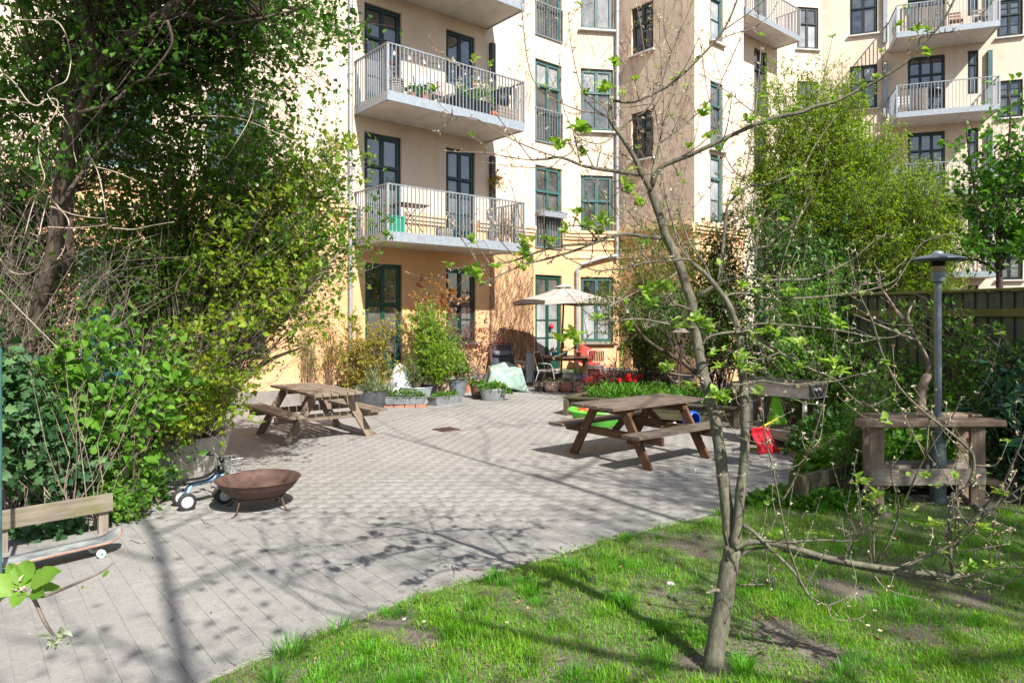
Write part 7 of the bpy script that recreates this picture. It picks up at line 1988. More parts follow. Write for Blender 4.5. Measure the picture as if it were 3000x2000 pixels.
for (x, y, s, d) in CL:
    c = np.array(tuple(pp(x, y, d)))
    n = rgc.integers(8, 13); Lr = s / FPX * d * .68
    a = rgc.uniform(0, 2 * np.pi, n); el = rgc.uniform(.0, 1.25, n)
    D = np.stack([np.cos(a) * np.cos(el), np.sin(a) * np.cos(el), np.sin(el)], 1)
    N = np.stack([-np.cos(a) * np.sin(el), -np.sin(a) * np.sin(el), np.cos(el)], 1) + rgc.normal(0, .25, (n, 3))
    l = Lr * rgc.uniform(.55, 1.1, n)
    leaves('leaf_rosette', c + rgc.normal(0, Lr * .16, (n, 3)), D, N, l, l * rgc.uniform(.50, .66, n), M['lf_apple'], apple, 'oval', kind=None, fold=.22, droop=.2)
for e in extra_cl:
    n = rgc.integers(3, 7); a = rgc.uniform(0, 2 * np.pi, n); el = rgc.uniform(.1, 1.1, n)
    D = np.stack([np.cos(a) * np.cos(el), np.sin(a) * np.cos(el), np.sin(el)], 1); N = np.stack([-np.cos(a) * np.sin(el), -np.sin(a) * np.sin(el), np.cos(el)], 1)
    l = rgc.uniform(.018, .042, n)
    leaves('leaf_rosette', e + rgc.normal(0, .003, (n, 3)), D, N, l, l * rgc.uniform(.5, .7, n), M['lf_apple'], apple, 'oval', kind=None, fold=.16, droop=.2)
# buds on the spurs and tips
tp_ = np.array(tip_pts)
P_ = np.repeat(tp_, 3, axis=0); n = len(P_)
leaves('bud', P_, rand_dirs(n, .5, rgc), rand_dirs(n, .2, rgc), rgc.uniform(.008, .02, n), rgc.uniform(.005, .010, n), M['bud'], apple, 'quad', fold=.4)

# ------------------------------------------------------------------ second apple tree, only a branch of it reaching into the frame on the left
T2 = Vector((-2.0, 1.25, 0))
t2 = thing('apple_tree', 'apple branch with large fresh leaves hanging into the lower left corner', 'tree', T2)
def limb2(name, pts, r0, r1, mat='twig', n=8):
    mb = MB(); P_ = smooth([tuple(p) for p in pts]); mb.tube([tuple(p) for p in P_], list(np.linspace(r0, r1, len(P_))), n)
    return mb.build(name, M[mat], t2, smooth=True, world=True)
limb2('trunk', [T2, T2 + Vector((.03, 0, .7)), T2 + Vector((-.02, .05, 1.6)), T2 + Vector((.05, 0, 2.6)), T2 + Vector((-.1, -.1, 3.6))], .05, .02, 'bark_apple')
D2_ = 1.38
limb2('branch', [T2 + Vector((.02, .02, 1.15)), Vector((-1.5, 1.32, 1.28)), pp(-30, 1728, D2_), pp(60, 1738, D2_), pp(110, 1746, D2_), pp(150, 1738, D2_), pp(245, 1698, D2_), pp(300, 1672, D2_), pp(322, 1655, D2_), pp(337, 1642, D2_)], .0055, .0014)
limb2('branch', [pp(95, 1745, D2_), pp(110, 1775, D2_), pp(128, 1815, D2_), pp(148, 1848, D2_), pp(158, 1858, D2_)], .004, .0028)
def big_leaf(px, py, tipx, tipy, dd, w, tilt, label=None):
    a = np.array(tuple(pp(px, py, D2_))); b = np.array(tuple(pp(tipx, tipy, D2_ + dd)))
    dr_ = b - a; L_ = np.linalg.norm(dr_)
    leaves('leaf', a[None], dr_[None], np.array([tilt], float), np.array([L_]), np.array([w]), M['lf_apple_big'], t2, 'oval', kind=None, fold=.12, droop=.14)
for args in ((62, 1715, 75, 1635, .03, .045, (.3, -1, .3)), (88, 1712, 165, 1668, -.02, .042, (0, -.8, .7)), (95, 1725, 180, 1715, .02, .026, (0, -.5, .9)), (45, 1735, -40, 1690, -.02, .044, (-.2, -.7, .7)), (70, 1730, 35, 1775, -.03, .032, (0, -1, .3)), (90, 1735, 122, 1738, -.03, .026, (.2, -.8, .5)),
             (62, 1720, 40, 1690, .03, .03, (0, -.9, .4)), (30, 1740, -30, 1760, .01, .04, (0, -.6, .8)), (66, 1718, 12, 1650, .02, .036, (-.2, -.9, .4)), (80, 1720, 120, 1655, .05, .03, (0, -.9, .5)), (300, 1690, 318, 1670, 0, .008, (0, -1, .2)), (238, 1722, 246, 1715, 0, .006, (0, -1, .2))): big_leaf(*args)
c = np.array(tuple(pp(170, 1872, D2_))); n = 26
leaves('bud_cluster', c + rgc.normal(0, .007, (n, 3)), rand_dirs(n, -.3, rgc), rand_dirs(n, 0, rgc), rgc.uniform(.010, .022, n), rgc.uniform(.007, .013, n), m_leaf('felty_bud', (.34, .42, .26), (.52, .56, .42), .2, .8), t2, 'ovate', kind=None, fold=.3)
c = np.array(tuple(pp(66, 1716, D2_))); n = 14
leaves('bud_cluster', c + rgc.normal(0, .007, (n, 3)), rand_dirs(n, .5, rgc), rand_dirs(n, 0, rgc), rgc.uniform(.008, .018, n), rgc.uniform(.005, .010, n), M['bud'], t2, 'ovate', kind=None, fold=.3)

# ------------------------------------------------------------------ leaning tree on the left with its dense crown
LB = pp(50, 1500, 6.7); LB.z = 0
lt = thing('leaning_tree', 'leaning dark trunked tree with a dense shady crown filling the upper left', 'tree', LB)
def limb_l(name, px, da, db, ra_, rb2, n=10, mat='bark_dark', par=lt):
    L_ = [0.0]
    for a, b in zip(px[:-1], px[1:]): L_.append(L_[-1] + math.hypot(a[0] - b[0], a[1] - b[1]))
    P_ = []; rad = []
    for (x, y), l in zip(px, L_):
        f = l / L_[-1]; d = da + (db - da) * f
        P_.append(tuple(pp(x, y, d))); rad.append((ra_ + (rb2 - ra_) * f) / 2 / FPX * d)
    Q = smooth(P_); rq = list(np.interp(np.linspace(0, 1, len(Q)), np.linspace(0, 1, len(rad)), rad))
    mb = MB(); mb.tube([tuple(p) for p in Q], rq, n); o = mb.build(name, M[mat], par, smooth=True, world=True)
    return Q
limb_l('trunk', [(52, 1560), (60, 1250), (88, 1050), (115, 884), (143, 804), (158, 718), (172, 574), (189, 459), (218, 356), (258, 270), (298, 189), (356, 120), (436, 69), (517, 11), (640, -70), (800, -160)], 6.7, 5.6, 46, 26)
limb_l('limb', [(125, 820), (175, 795), (203, 750), (196, 690), (205, 560), (215, 430), (235, 330)], 6.5, 6.3, 34, 22)
limb_l('limb', [(285, 215), (275, 143), (255, 60), (247, 0), (235, -120)], 5.95, 5.8, 34, 20)
limb_l('limb', [(436, 69), (520, 40), (640, 70), (760, 55), (900, 20)], 5.75, 6.2, 16, 5)
limb_l('limb', [(230, 330), (330, 300), (400, 240), (500, 215)], 5.7, 5.9, 12, 5); limb_l('limb', [(175, 600), (260, 480), (370, 360), (420, 270)], 5.8, 6.4, 12, 5)
limb_l('limb', [(490, 60), (505, 120), (480, 170), (420, 240)], 5.2, 5.3, 9, 4)
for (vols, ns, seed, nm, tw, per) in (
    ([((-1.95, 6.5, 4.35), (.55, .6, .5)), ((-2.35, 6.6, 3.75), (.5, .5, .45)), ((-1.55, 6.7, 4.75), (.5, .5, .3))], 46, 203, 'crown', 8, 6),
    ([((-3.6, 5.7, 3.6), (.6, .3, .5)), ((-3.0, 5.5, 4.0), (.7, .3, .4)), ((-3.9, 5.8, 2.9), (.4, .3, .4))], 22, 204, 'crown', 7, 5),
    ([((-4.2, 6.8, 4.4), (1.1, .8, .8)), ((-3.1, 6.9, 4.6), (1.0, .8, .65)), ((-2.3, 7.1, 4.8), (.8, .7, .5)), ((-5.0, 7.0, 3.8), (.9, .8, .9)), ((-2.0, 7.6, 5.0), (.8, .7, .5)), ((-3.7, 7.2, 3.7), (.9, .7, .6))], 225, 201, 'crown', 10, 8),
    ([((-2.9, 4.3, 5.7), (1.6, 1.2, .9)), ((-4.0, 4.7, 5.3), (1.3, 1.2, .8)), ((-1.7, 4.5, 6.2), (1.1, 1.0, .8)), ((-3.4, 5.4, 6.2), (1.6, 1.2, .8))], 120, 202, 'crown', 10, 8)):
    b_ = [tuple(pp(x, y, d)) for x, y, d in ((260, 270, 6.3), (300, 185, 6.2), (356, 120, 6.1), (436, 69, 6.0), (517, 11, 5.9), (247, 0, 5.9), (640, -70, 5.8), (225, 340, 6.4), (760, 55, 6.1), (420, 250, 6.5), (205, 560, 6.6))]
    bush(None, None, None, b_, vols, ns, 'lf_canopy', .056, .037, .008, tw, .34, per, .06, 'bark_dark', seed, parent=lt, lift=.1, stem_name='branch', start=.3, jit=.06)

# pale dry climber stems looping in front of the dark thicket
dv = thing('dry_climber', 'pale dry climber stems looping in front of the dark thicket', 'vine', pp(60, 1500, 5.0) * 1)
dv.location.z = 0
for px in ([(-20, 195), (40, 240), (80, 295), (110, 310), (135, 292), (165, 292), (168, 320), (140, 370), (113, 430), (120, 480), (131, 520), (115, 560), (100, 590), (85, 640), (75, 680), (60, 730), (45, 790)],
           [(40, 58), (110, 60), (160, 60), (190, 95), (205, 150), (207, 185), (195, 235), (160, 255), (140, 270), (145, 290), (190, 350), (212, 395), (215, 440), (224, 475)],
           [(143, 575), (165, 600), (195, 635), (202, 660), (195, 700), (185, 735), (168, 760)], [(143, 575), (130, 620), (120, 660), (112, 690), (85, 680)],
           [(255, 445), (285, 500), (300, 560), (308, 610), (315, 655), (325, 670)], [(285, 490), (340, 505), (400, 530)], [(150, 605), (220, 630), (300, 640), (315, 635)], [(140, 665), (220, 668), (300, 660), (315, 655)], [(330, 668), (390, 672), (450, 660), (510, 650)],
           [(0, 760), (40, 800), (100, 795), (130, 740)], [(735, 210), (745, 280), (730, 350), (690, 420), (665, 460)], [(560, 340), (690, 345), (800, 385), (870, 415), (930, 415), (965, 400)], [(0, 290), (70, 300), (110, 310)], [(0, 850), (60, 910), (170, 1020)]):
    d = 5.0 if px[0][0] < 400 else 6.3
    P_ = smooth([tuple(pp(x, y, d + .15 * math.sin(i * 1.7))) for i, (x, y) in enumerate(px)], 4)
    mb = MB(); mb.tube([tuple(p) for p in P_], list(np.linspace(.0050, .0026, len(P_))), 6); mb.build('stem', M['dry_vine'], dv, smooth=True, world=True)
# dark thicket at the far left: bare tangle and evergreen mass
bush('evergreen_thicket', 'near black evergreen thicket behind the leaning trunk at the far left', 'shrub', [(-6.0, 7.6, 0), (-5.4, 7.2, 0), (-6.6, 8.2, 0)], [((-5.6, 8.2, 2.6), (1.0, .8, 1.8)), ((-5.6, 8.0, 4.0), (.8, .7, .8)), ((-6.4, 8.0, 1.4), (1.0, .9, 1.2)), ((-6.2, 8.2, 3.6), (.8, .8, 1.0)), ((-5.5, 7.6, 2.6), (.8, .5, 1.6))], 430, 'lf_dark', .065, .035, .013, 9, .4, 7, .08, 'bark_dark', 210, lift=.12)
bush('bramble_tangle', 'tangle of bare brown stems under the leaning tree', 'shrub', [(-4.6, 6.3, .1), (-4.3, 6.6, .1), (-5.0, 6.4, .1)], [((-4.6, 6.4, 2.2), (1.0, .5, 1.1)), ((-3.8, 6.6, 2.4), (.9, .5, .8)), ((-4.9, 6.2, 3.2), (.7, .5, .7))], 150, 'lf_canopy', .05, .03, .006, 6, .5, 4, .05, 'twig', 211, leafless=.75, lift=.3, jit=.10, tw_up=0)

# ------------------------------------------------------------------ the big overhanging lilac
LB_ = [(TR.x + dx, TR.y + dy, .42) for dx, dy in ((-.35, 0), (-.15, .1), (.1, -.05), (.3, .1), (.42, 0), (0, .25), (-.3, -.2), (.2, -.3))]
lil = thing('lilac_bush', 'huge multi stemmed bush fanning out of the concrete trough over the terrace', 'shrub', (TR.x, TR.y, .42))
def fan(px, da, db, ra_, rb2): limb_l('stem', px, da, db, ra_, rb2, 7, 'bark_lilac', lil)
for px in ([(590, 1300), (610, 1130), (640, 1010), (680, 930), (760, 850), (860, 790), (960, 740)], [(540, 1300), (555, 1150), (565, 1000), (600, 880), (690, 800), (790, 740)], [(570, 1290), (600, 1050), (650, 960), (740, 900), (860, 870), (930, 850)], [(505, 1300), (540, 1100), (580, 900), (600, 760), (590, 640), (610, 480)],
           [(480, 1310), (520, 1050), (545, 900), (560, 800), (540, 620), (500, 480)], [(600, 1290), (660, 1120), (740, 1020), (840, 930), (930, 820), (1000, 730)], [(620, 1270), (690, 1140), (780, 1060), (880, 1020)], [(450, 1310), (470, 1150), (500, 960), (470, 760), (420, 600)], [(560, 1290), (640, 1000), (720, 840), (800, 640), (880, 500)], [(555, 1280), (620, 960), (640, 780), (700, 560), (760, 420)]):
    fan(px, 7.9, 7.9 + rgc.uniform(-.5, .6), rgc.uniform(20, 34), 6)
fan([(555, 1040), (560, 950), (590, 860), (640, 800)], 7.85, 7.8, 52, 26)
bush(None, None, None, LB_, [((-2.6, 7.9, 3.2), (1.0, 1.0, .9)), ((-3.7, 7.8, 3.0), (1.0, .9, .9)), ((-2.0, 7.9, 2.75), (.85, .8, .55)), ((-4.3, 7.4, 2.7), (.8, .9, .9)), ((-3.1, 7.2, 4.0), (.9, .8, .6)), ((-2.3, 8.0, 3.7), (.7, .7, .5)), ((-4.1, 7.6, 3.9), (.9, .8, .7)), ((-3.0, 8.2, 4.5), (.9, .8, .6)), ((-3.4, 8.0, 2.4), (.8, .7, .5))], 400, 'lf_lilac', .051, .034, .008, 11, .30, 8, .05, 'bark_lilac', 220, parent=lil, lift=.22, start=.42, jit=.04)
bush(None, None, None, LB_, [((-1.75, 7.7, 2.95), (.55, .7, .45)), ((-2.1, 7.3, 1.95), (.7, .5, .55)), ((-2.8, 7.0, 1.55), (.6, .5, .45)), ((-2.0, 7.4, 3.45), (.7, .6, .45)), ((-3.2, 7.0, 1.3), (.6, .5, .5)), ((-2.5, 7.3, 2.6), (.8, .6, .5))], 85, 'lf_lilac_y', .058, .038, .008, 9, .28, 7, .05, 'bark_lilac', 221, parent=lil, lift=.30, start=.6, jit=.05, rmin=.002)
bush(None, None, None, LB_, [((-2.55, 7.6, 1.9), (.7, .5, .75)), ((-3.3, 7.6, 1.7), (.7, .5, .7)), ((-2.2, 7.8, 2.4), (.6, .5, .4))], 150, 'lf_lilac', .05, .032, .0075, 7, .35, 4, .05, 'bark_lilac', 222, parent=lil, lift=.1, start=.3, leafless=.86, jit=.05)

# ------------------------------------------------------------------ lower left: ivy, creepers, bright shrubs
ivm = thing('ivy', 'thick mound of pale veined ivy at the left edge', 'ivy', (-4.0, 5.2, 0))
rgi = np.random.default_rng(230)
def ivy_shell(vols, n, L, mat, seed):
    rg = np.random.default_rng(seed); Cs = []; Ds = []; Ns = []
    for c, r_ in vols:
        m = int(n * (r_[0] * r_[2] + r_[0] * r_[1])); d = unit(rg.normal(size=(m, 3))); d[:, 2] = np.abs(d[:, 2]) * np.where(rg.uniform(0, 1, m) < .8, 1, -.4)
        p = np.array(c) + d * np.array(r_) * rg.uniform(.62, 1.10, (m, 1)) + rg.normal(0, .05, (m, 3))
        p[:, 2] = np.maximum(p[:, 2], .02)
        nn = unit(d + rg.normal(0, .65, (m, 3))); dd = rand_dirs(m, -.5, rg); dd = dd - nn * np.sum(dd * nn, 1, keepdims=True)
        Cs.append(p); Ds.append(dd); Ns.append(nn)
    C, D, N = np.concatenate(Cs), np.concatenate(Ds), np.concatenate(Ns); l = L * np.clip(rg.normal(1, .4, len(C)), .35, 1.8)
    return C, D, N, l
C, D, N, l = ivy_shell([((-4.35, 5.85, .75), (.50, .36, .80)), ((-4.05, 6.2, .35), (.40, .25, .5)), ((-4.75, 5.8, 1.0), (.5, .5, .9)), ((-3.95, 5.85, .05), (.3, .2, .18))], 2600, .066, 'lf_ivy', 231)
leaves('foliage', C, D, N, l, l * .95, M['lf_ivy'], ivm, 'lobed')
mb = MB()
for k in range(60):
    a = np.array([rgi.uniform(-4.8, -3.6), rgi.uniform(5.9, 6.3), 0.0]); b = a + np.array([rgi.normal(0, .25), rgi.normal(0, .2), rgi.uniform(.3, 1.5)])
    mb.tube([tuple(q) for q in curve_pts(a, b, (0, -.1, .1), 5, .04, rgi)], [.006, .005, .004, .003, .002], 4)
mb.build('stem', M['twig'], ivm, world=True)
bush('bright_creeper', 'bright green large leaved creeper arching in front of the trough', 'creeper', [(-4.0, 6.1, 0), (-3.6, 6.4, 0), (-3.8, 6.6, 0)], [((-3.85, 6.4, 1.75), (.60, .3, .18)), ((-4.15, 6.3, 1.35), (.40, .3, .40)), ((-3.4, 6.6, 1.25), (.4, .3, .35)), ((-3.25, 6.8, 1.5), (.3, .25, .25)), ((-3.75, 6.3, .95), (.5, .25, .25))], 85, 'lf_bright', .072, .058, .005, 6, .22, 4, .04, 'twig', 232, shape='ovate', lift=.3, start=.5, up=.1)
bush('bright_shrub', 'low yellow green shrub spilling onto the paving beside the ride-on toy', 'shrub', [(-3.8, 6.6, 0), (-3.6, 6.6, 0), (-3.5, 6.5, 0), (-3.9, 6.6, 0)], [((-3.75, 6.55, .38), (.42, .25, .30)), ((-3.5, 6.2, .18), (.32, .2, .20)), ((-3.45, 6.2, .05), (.2, .15, .07)), ((-4.05, 6.5, .55), (.4, .25, .35)), ((-3.55, 6.7, .35), (.2, .2, .2))], 150, 'lf_bright', .052, .032, .004, 7, .17, 5, .04, 'twig', 233, shape='ovate', lift=.35, start=.35)
bush('young_shoots', 'thin drooping shoots with young leaves hanging before the trough', 'shrub', [(TR.x + .5, TR.y - .5, .45), (TR.x + .3, TR.y - .6, .45), (TR.x + .7, TR.y - .2, .5)], [((-2.95, 7.1, .95), (.45, .3, .4)), ((-3.3, 6.9, .65), (.5, .3, .35)), ((-2.75, 7.4, 1.15), (.3, .3, .3))], 40, 'lf_lilac_y', .06, .038, .004, 7, .2, 5, .03, 'twig', 234, lift=.4, start=.4)
bush('dark_undergrowth', 'dark leafy undergrowth between the ivy and the concrete trough', 'shrub', [(-4.2, 7.0, 0), (-4.8, 7.2, 0), (-3.6, 6.9, 0)], [((-4.3, 7.0, .7), (.9, .4, .7)), ((-5.2, 6.8, 1.0), (.7, .5, 1.0)), ((-3.7, 6.8, .3), (.6, .3, .3))], 90, 'lf_dark', .07, .045, .006, 8, .28, 6, .06, 'twig', 235)
# ------------------------------------------------------------------ right hand side
bush('willow_shrub', 'tall feathery yellow green shrub in front of the far wing', 'shrub', [(6.0, 13.8, 0), (6.4, 14.0, 0), (5.8, 14.2, 0), (6.8, 13.9, 0)], [((5.75, 14.0, 6.15), (1.15, .9, 1.1)), ((6.6, 14.0, 6.4), (.8, .7, .7)), ((5.0, 14.0, 4.9), (.7, .7, .8)), ((6.6, 14.0, 5.4), (.8, .8, .8)), ((7.5, 14.0, 5.1), (1.0, .8, .9)), ((6.3, 13.9, 4.6), (1.5, .8, .6)), ((7.9, 14.1, 4.4), (.9, .8, .6))], 400, 'lf_willow', .066, .020, .009, 20, .38, 13, .06, 'bark_dark', 240, lift=.05, start=.5, rmin=.003, tw_up=.6)
wl2 = bush('weeping_shrub', 'yellow green weeping tree right of the taller one, above the shed roof', 'tree', [(7.6, 12.9, 0), (7.4, 13.0, 0)], [((7.4, 13.0, 4.2), (1.2, .8, .95)), ((6.6, 12.9, 4.0), (.8, .7, .7)), ((8.2, 13.0, 3.7), (.8, .7, .7)), ((7.0, 12.9, 3.2), (.9, .7, .5))], 210, 'lf_willow', .062, .018, .010, 17, .42, 12, .06, 'bark_dark', 241, lift=.12, start=.45, rmin=.003, tw_up=-.3)
lft = thing('leafy_tree', 'upright young tree with dark green leaves at the right edge above the fence', 'tree', (7.5, 10.4, 0))
limb_l('trunk', [(2930, 1100), (2928, 830), (2926, 700), (2930, 560), (2955, 430), (2960, 330), (2955, 270)], 10.4, 10.4, 24, 4, 9, 'bark_dark', lft)
for px in ([(2928, 780), (2870, 640), (2850, 520), (2835, 420), (2830, 350)], [(2930, 760), (2990, 650), (3040, 560)], [(2928, 700), (2950, 600), (3000, 420), (3005, 300)], [(2926, 800), (2860, 760), (2790, 770)]): limb_l('limb', px, 10.4, 10.3, 10, 3, 7, 'bark_dark', lft)
bush(None, None, None, [tuple(pp(2928, 700, 10.4)), tuple(pp(2930, 560, 10.4)), tuple(pp(2928, 790, 10.4))], [((7.4, 10.4, 4.0), (1.05, .8, .9)), ((7.8, 10.4, 3.1), (.9, .7, .7)), ((7.45, 10.4, 5.1), (.5, .5, .6)), ((6.9, 10.3, 4.5), (.35, .3, .5)), ((7.8, 10.4, 5.2), (.4, .4, .5)), ((6.9, 10.3, 3.0), (.5, .5, .55)), ((8.3, 10.4, 4.6), (.6, .5, .9))], 85, 'lf_tree', .075, .048, .007, 9, .36, 5, .06, 'bark_dark', 242, parent=lft, lift=.1, stem_name='branch', shape='ovate')
# dark shrubs behind the griddle and along the fence
bush('dark_laurel_hedge', 'dark green shrub wall behind the griddle trolley', 'shrub', [(4.5, 11.0, 0), (5.0, 10.6, 0), (4.2, 11.8, 0)], [((4.6, 11.0, 1.4), (.9, .6, .95)), ((5.0, 11.2, 2.3), (.9, .7, .7)), ((4.9, 10.4, .9), (.6, .5, .7))], 130, 'lf_shrub', .06, .034, .009, 10, .3, 7, .06, 'twig', 243)
bush('tall_dark_shrub', 'tall dark shrub rising between the willow and the fence', 'shrub', [(5.3, 12.8, 0), (5.9, 12.4, 0)], [((5.5, 12.6, 2.9), (1.0, .7, .9)), ((6.2, 12.4, 2.4), (.8, .6, .8)), ((4.7, 12.9, 3.3), (.7, .6, .7)), ((4.2, 12.8, 2.2), (.7, .5, .9)), ((4.4, 13.0, 1.4), (.7, .5, .8)), ((5.0, 13.2, 3.9), (.6, .6, .6)), ((5.2, 12.4, 1.6), (.9, .5, .9))], 250, 'lf_dark', .062, .036, .010, 10, .32, 7, .06, 'bark_dark', 244)
bush('fence_creeper', 'leafy undergrowth along the foot of the board fence', 'shrub', [(5.6, 9.0, 0), (5.4, 9.6, 0), (5.9, 8.2, 0), (5.2, 10.2, 0), (6.1, 7.5, 0)], [((5.3, 9.2, .55), (.6, .7, .6)), ((5.7, 8.4, .6), (.5, .6, .6)), ((5.1, 10.1, .9), (.5, .6, .7)), ((6.0, 7.7, .7), (.4, .6, .75)), ((5.9, 8.5, 1.25), (.25, .5, .5))], 170, 'lf_shrub', .058, .034, .006, 9, .26, 6, .05, 'twig', 245)
bush('climber_on_fence', 'climber covering the right end of the board fence', 'climber', [(6.0, 7.9, 0), (6.2, 7.2, 0)], [((6.05, 7.6, 1.5), (.25, .5, .8)), ((6.1, 7.0, 1.0), (.3, .5, .9)), ((5.75, 8.9, 1.7), (.15, .5, .4)), ((5.4, 10.0, 1.9), (.2, .6, .5))], 110, 'lf_shrub', .06, .035, .005, 8, .25, 5, .05, 'twig', 246)
gn = thing('grey_branched_shrub', 'bare grey branched shrub with a cut stump in front of the fence', 'shrub', (5.06, 8.6, 0))
limb_l('trunk', [(2700, 1290), (2698, 1170), (2712, 1110), (2722, 1105)], 8.5, 8.5, 28, 26, 8, 'bark_lilac', gn)
for px in ([(2715, 1110), (2720, 1060), (2690, 1000), (2660, 950), (2620, 900), (2580, 870)], [(2690, 1000), (2640, 980), (2570, 950), (2500, 920)], [(2665, 960), (2660, 920), (2680, 880)], [(2640, 935), (2600, 870), (2570, 830)]): limb_l('limb', px, 8.5, 8.6, 12, 3, 7, 'bark_lilac', gn)
# narrow leaved shrub beside the parasol, and the leaning brown stems
bush('narrow_leaved_shrub', 'tall narrow leaved shrub hanging beside the parasol', 'shrub', [(3.0, 14.9, 0), (3.3, 14.6, 0)], [((2.5, 14.9, 3.3), (.8, .6, .55)), ((2.9, 14.8, 2.6), (.9, .6, .7)), ((1.9, 14.9, 2.65), (.5, .4, .4)), ((3.4, 14.8, 3.9), (.9, .6, .6)), ((2.5, 14.9, 4.3), (.6, .5, .4)), ((3.2, 14.8, 1.7), (.7, .5, .6)), ((2.2, 14.9, 2.3), (.7, .5, .5))], 160, 'lf_olive', .085, .02, .008, 11, .34, 7, .05, 'bark_dark', 247, lift=.1, tw_up=-.1)
bush('bronze_shrub', 'olive and bronze leaved shrub in the corner behind the apple stems', 'shrub', [(4.3, 15.2, 0), (4.6, 15.0, 0)], [((4.3, 15.1, 3.4), (.9, .6, 1.0)), ((4.0, 15.2, 2.2), (.8, .6, .7)), ((4.9, 15.0, 4.2), (.6, .5, .7)), ((4.9, 14.8, 2.4), (.6, .5, .8)), ((4.5, 15.0, 3.0), (.9, .5, 1.3)), ((5.0, 15.2, 1.6), (.7, .5, .8))], 175, 'lf_olive', .07, .035, .009, 10, .32, 7, .06, 'bark_dark', 248)
ls = thing('leaning_shrub', 'brown leaning stems of an old shrub at the end of the raised bed', 'shrub', (3.6, 13.4, .3))
for px in ([(2060, 1110), (2000, 1060), (1930, 1020), (1880, 980), (1830, 900), (1790, 830)], [(2070, 1120), (2010, 1050), (1950, 980), (1900, 900), (1880, 800)], [(1985, 1165), (1990, 1040), (1985, 950), (2010, 850)], [(2060, 1110), (2090, 1000), (2120, 900), (2140, 800)]): limb_l('stem', px, 13.4, 13.6, 15, 4, 8, 'bark_dark', ls)
bush(None, None, None, [tuple(pp(2000, 1060, 13.4)), tuple(pp(1985, 1000, 13.4)), tuple(pp(1890, 960, 13.4))], [((3.1, 13.6, 1.9), (.7, .5, .6)), ((3.6, 13.7, 2.3), (.7, .5, .6)), ((2.5, 13.6, 2.2), (.5, .4, .4)), ((3.9, 13.5, 1.3), (.5, .4, .6))], 60, 'lf_dark', .06, .03, .006, 9, .28, 6, .05, 'bark_lilac', 249, parent=ls)
bush('blossom_shrub', 'shrub with pale blossom above the shed roof', 'shrub', [(7.0, 13.4, 0)], [((6.9, 13.4, 2.75), (.6, .4, .4))], 26, 'petal_white', .045, .04, .008, 8, .24, 5, .05, 'twig', 250)
# small shrubs in front
bush('young_shrub', 'upright light green shrub between the edging and the bar counter', 'shrub', [(3.55, 7.1, 0), (3.7, 7.2, 0), (3.4, 7.05, 0)], [((3.68, 7.2, .85), (.30, .25, .5)), ((3.85, 7.2, 1.35), (.2, .2, .25)), ((3.5, 7.1, .4), (.3, .25, .35))], 75, 'lf_shrub', .036, .022, .0045, 9, .2, 6, .03, 'twig', 251, lift=.1, start=.25)
bush('laurel_bush', 'glossy blue green laurel at the right edge behind the counter', 'shrub', [(5.0, 6.9, 0), (5.2, 6.7, 0)], [((5.05, 6.9, .95), (.4, .4, .55)), ((5.35, 6.7, .6), (.4, .4, .55)), ((5.2, 7.2, 1.3), (.35, .3, .3))], 46, 'lf_laurel', .13, .045, .008, 8, .22, 4, .04, 'twig', 252, shape='oval')
gcv = thing('ground_cover', 'low nettle like ground cover at the lawn corner', 'ground cover', (3.0, 6.7, 0))
mound(gcv, (2.85, 6.75, 0), .55, .35, .16, 1500, .06, .045, 'lf_shrub', 'ovate', seed=253); mound(gcv, (3.4, 6.7, 0), .5, .3, .14, 900, .05, .04, 'lf_pot', 'ovate', seed=254)
ugr = thing('understorey', 'dark leafy plants on the ground behind the bar counter', 'plants', (4.4, 7.6, 0))
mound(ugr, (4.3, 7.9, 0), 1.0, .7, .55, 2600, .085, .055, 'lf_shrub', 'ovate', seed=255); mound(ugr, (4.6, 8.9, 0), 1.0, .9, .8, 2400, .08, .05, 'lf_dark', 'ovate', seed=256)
# climbers on the walls: dry stems
def wall_climber(name, label, pl, a0, a1, z0, z1, n, seed, leafp=.04, mat='lf_yellow', base=None, o=.03):
    rg = np.random.default_rng(seed); b = pl.pt((a0 + a1) / 2, 0, .05); t = thing(name, label, 'climber', (b.x, b.y, 0))
    mb = MB(); pts = []
    for i in range(n):
        a = rg.uniform(a0, a1); z = rg.uniform(z0, max(z0 + .1, z1 * .75)); P_ = []
        da = rg.normal(0, .04)
        for k in range(rg.integers(6, 16)):
            P_.append(tuple(pl.pt(a, z, o + rg.uniform(0, .03)))); da = da * .8 + rg.normal(0, .05); a = min(max(a + da, a0), a1); z += rg.uniform(.06, .2)
            if z > z1: break
            if rg.uniform() < leafp: pts.append(P_[-1])
        if len(P_) > 2: mb.tube(P_, list(np.linspace(.0045, .0018, len(P_))), 4, cap=False)
    mb.build('stem', M['wall_vine'], t, world=True)
    if pts: rosettes(np.array(pts), 7, .05, .05, .03, M[mat], t, rg=rg)
    return t
wall_climber('wall_climber', 'thick dry climber stems on the orange wall right of the recliner', A, 4.0, 5.55, 0.1, 3.7, 260, 260, .01)
wall_climber('wall_climber', 'thin dry climber between the green French windows and the balconies', A, 4.6, 6.95, 4.4, 14, 34, 261, .08)
wall_climber('wall_climber', 'dry climber tendrils around the windows of the canted corner', Bp, 0.0, 1.45, 3.2, 14, 48, 262, .08)
wall_climber('wall_climber', 'brown dry climber covering the shaded return wall', Cq, 0.05, 2.6, 3.0, 14, 120, 263, .04)
wall_climber('wall_climber', 'climber hanging on the sunlit wall beside the upper window', Dp, 0.05, 2.3, 3.0, 14, 40, 264, .1)
wall_climber('wall_climber', 'greenish climber at the edge of the projecting bay by the drainpipe', P1, -1.5, -.7, 3.0, 12, 50, 265, .12, 'lf_shrub')
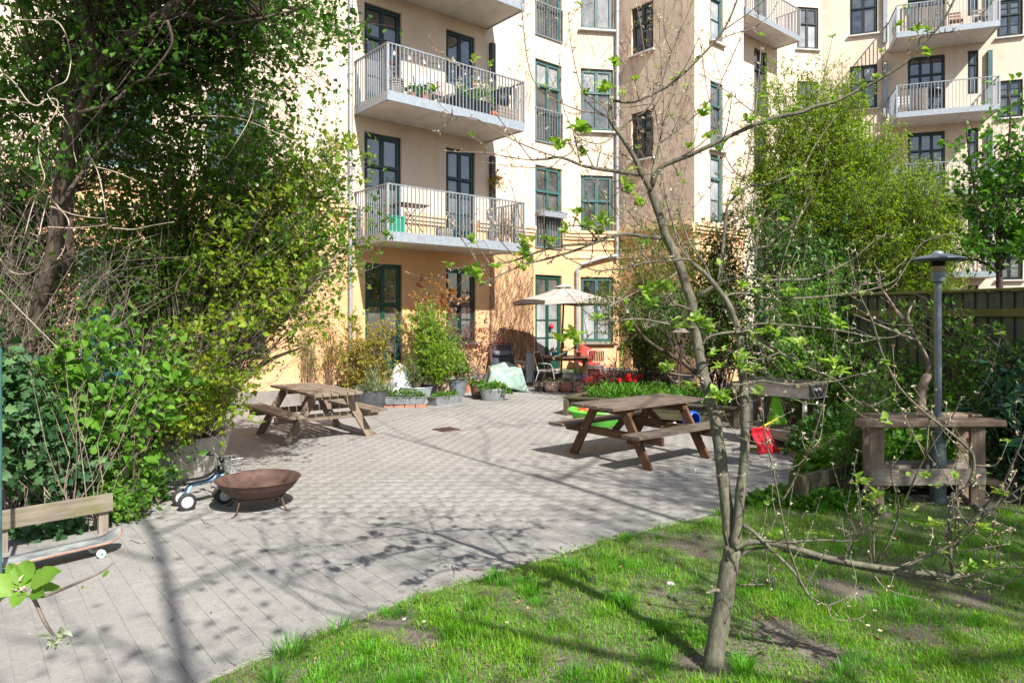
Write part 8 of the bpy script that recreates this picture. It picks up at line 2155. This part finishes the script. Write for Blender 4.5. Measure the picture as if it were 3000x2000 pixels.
# bird feeder and small wall box
q = pp(1995, 975, 13.0); t = thing('bird_table', 'small dark roofed bird feeder among the branches', 'bird feeder', (q.x, q.y, 0))
MB().tube([(0, 0, 0), (0, 0, q.z - .1)], .02, 6).build('pole', M['darkwood'], t); MB().lathe([(.15, 0), (.165, .01), (.02, .12), (.001, .13)], (0, 0, q.z), 4).build('roof', M['roofing'], t); MB().box((0, 0, q.z - .12), (.18, .18, .02)).build('tray', M['darkwood'], t)
for sx in (-1, 1):
    for sy in (-1, 1): MB().box((sx * .08, sy * .08, q.z - .05), (.02, .02, .12)).build('corner_post', M['darkwood'], t)
q = Cq.at(1983, 915, .06); o = MB().box((0, 0, 0), (.13, .08, .30), Cq.u, Cq.n).build('meter_box', M['white_pl']); o.location = Cq.pt(q[0], q[1], .05); tag(o, 'small pale grey box on the wall behind the shrub stems', 'box')

# ------------------------------------------------------------------ trees behind and beside the viewer, whose shade falls on the court
def grow_tree(name, label, base, h, r, levels, seed, leaf=None, leaf_n=3, L=.08, W=.05, spread=.9, stem_mat='bark_dark', crown_from=.35):
    rg = np.random.default_rng(seed); t = thing(name, label, 'tree', base)
    mb = MB(); tips = []
    def br(p, d, ln, rad, lev):
        n = 5; P_ = [p]; q = p.copy(); dd = d.copy()
        for k in range(n):
            dd = unit((dd + rg.normal(0, .13, 3) + np.array([0, 0, .04]))[None])[0]; q = q + dd * ln / n; P_.append(q.copy())
        mb.tube([tuple(x) for x in P_], list(np.linspace(rad, rad * .6, n + 1)), 7 if lev < 2 else 4, cap=False)
        if lev >= levels - 1:
            for x in P_[2:]: tips.append(x)
        if lev >= levels: return
        for k in range(3 if lev else 6):
            u = rg.uniform(crown_from if lev == 0 else .35, 1.0); i0 = min(int(u * n), n - 1); s = P_[i0] + (P_[i0 + 1] - P_[i0]) * (u * n - i0)
            nd_ = unit((dd * .7 + rand_dirs(1, .25, rg)[0] * spread)[None])[0]
            br(s, nd_, ln * rg.uniform(.5, .75) if lev else ln * rg.uniform(.35, .6), rad * .5, lev + 1)
    br(np.array(base, float), np.array([0, 0, 1.0]), h * .75, r, 0)
    mb.build('trunk', M[stem_mat], t, world=True, smooth=True)
    if leaf:
        rosettes(np.array(tips), leaf_n, .18, L, W, M[leaf], t, name='crown', rg=rg)
    return t
SHADE = [((7.6, 1.2, 0), 9.5, .15, 4, 301, 7), ((9.9, 3.4, 0), 9.0, .15, 4, 302, 10), ((3.2, -4.6, 0), 9.5, .09, 4, 303, 2), ((10.6, -1.5, 0), 12.0, .18, 4, 304, 8), ((0.3, -5.6, 0), 8.5, .06, 4, 305, 2), ((7.0, -0.6, 0), 11.5, .06, 4, 306, 2)]
for i, (b_, h_, r_, lv, sd_, ln_) in enumerate(SHADE):
    _t = grow_tree('courtyard_tree', ('courtyard tree to the right of the lawn', 'dense courtyard tree beyond the right end of the fence', 'thinly leaved courtyard tree behind the viewer', 'tall courtyard tree behind the right of the lawn', 'bare courtyard tree behind the left of the lawn', 'slim courtyard tree close to the right of the lawn')[i], b_, h_, r_, lv, sd_, 'lf_tree', ln_, .075, .05)
    if i == 2:      # a long limb reaching towards the court
        mb = MB(); mb.tube([tuple(q) for q in smooth([(3.2, -4.6, 5.6), (3.1, -4.3, 7.2), (2.8, -3.8, 8.2), (2.4, -3.1, 8.5), (1.8, -2.1, 8.8), (1.2, -1.4, 9.3)])], list(np.linspace(.058, .03, 16)), 8)
        for q, e in (((2.4, -3.1, 8.5), (3.3, -2.3, 8.9)), ((2.8, -3.8, 8.2), (1.9, -3.9, 8.7)), ((2.1, -2.6, 8.65), (1.2, -2.7, 9.1)), ((1.8, -2.1, 8.8), (2.5, -1.2, 9.3))):
            mb.tube([q, tuple((np.array(q) + np.array(e)) / 2 + np.array([0, .1, .1])), e], [.026, .018, .008], 6)
        mb.build('limb', M['bark_dark'], _t, smooth=True, world=True)
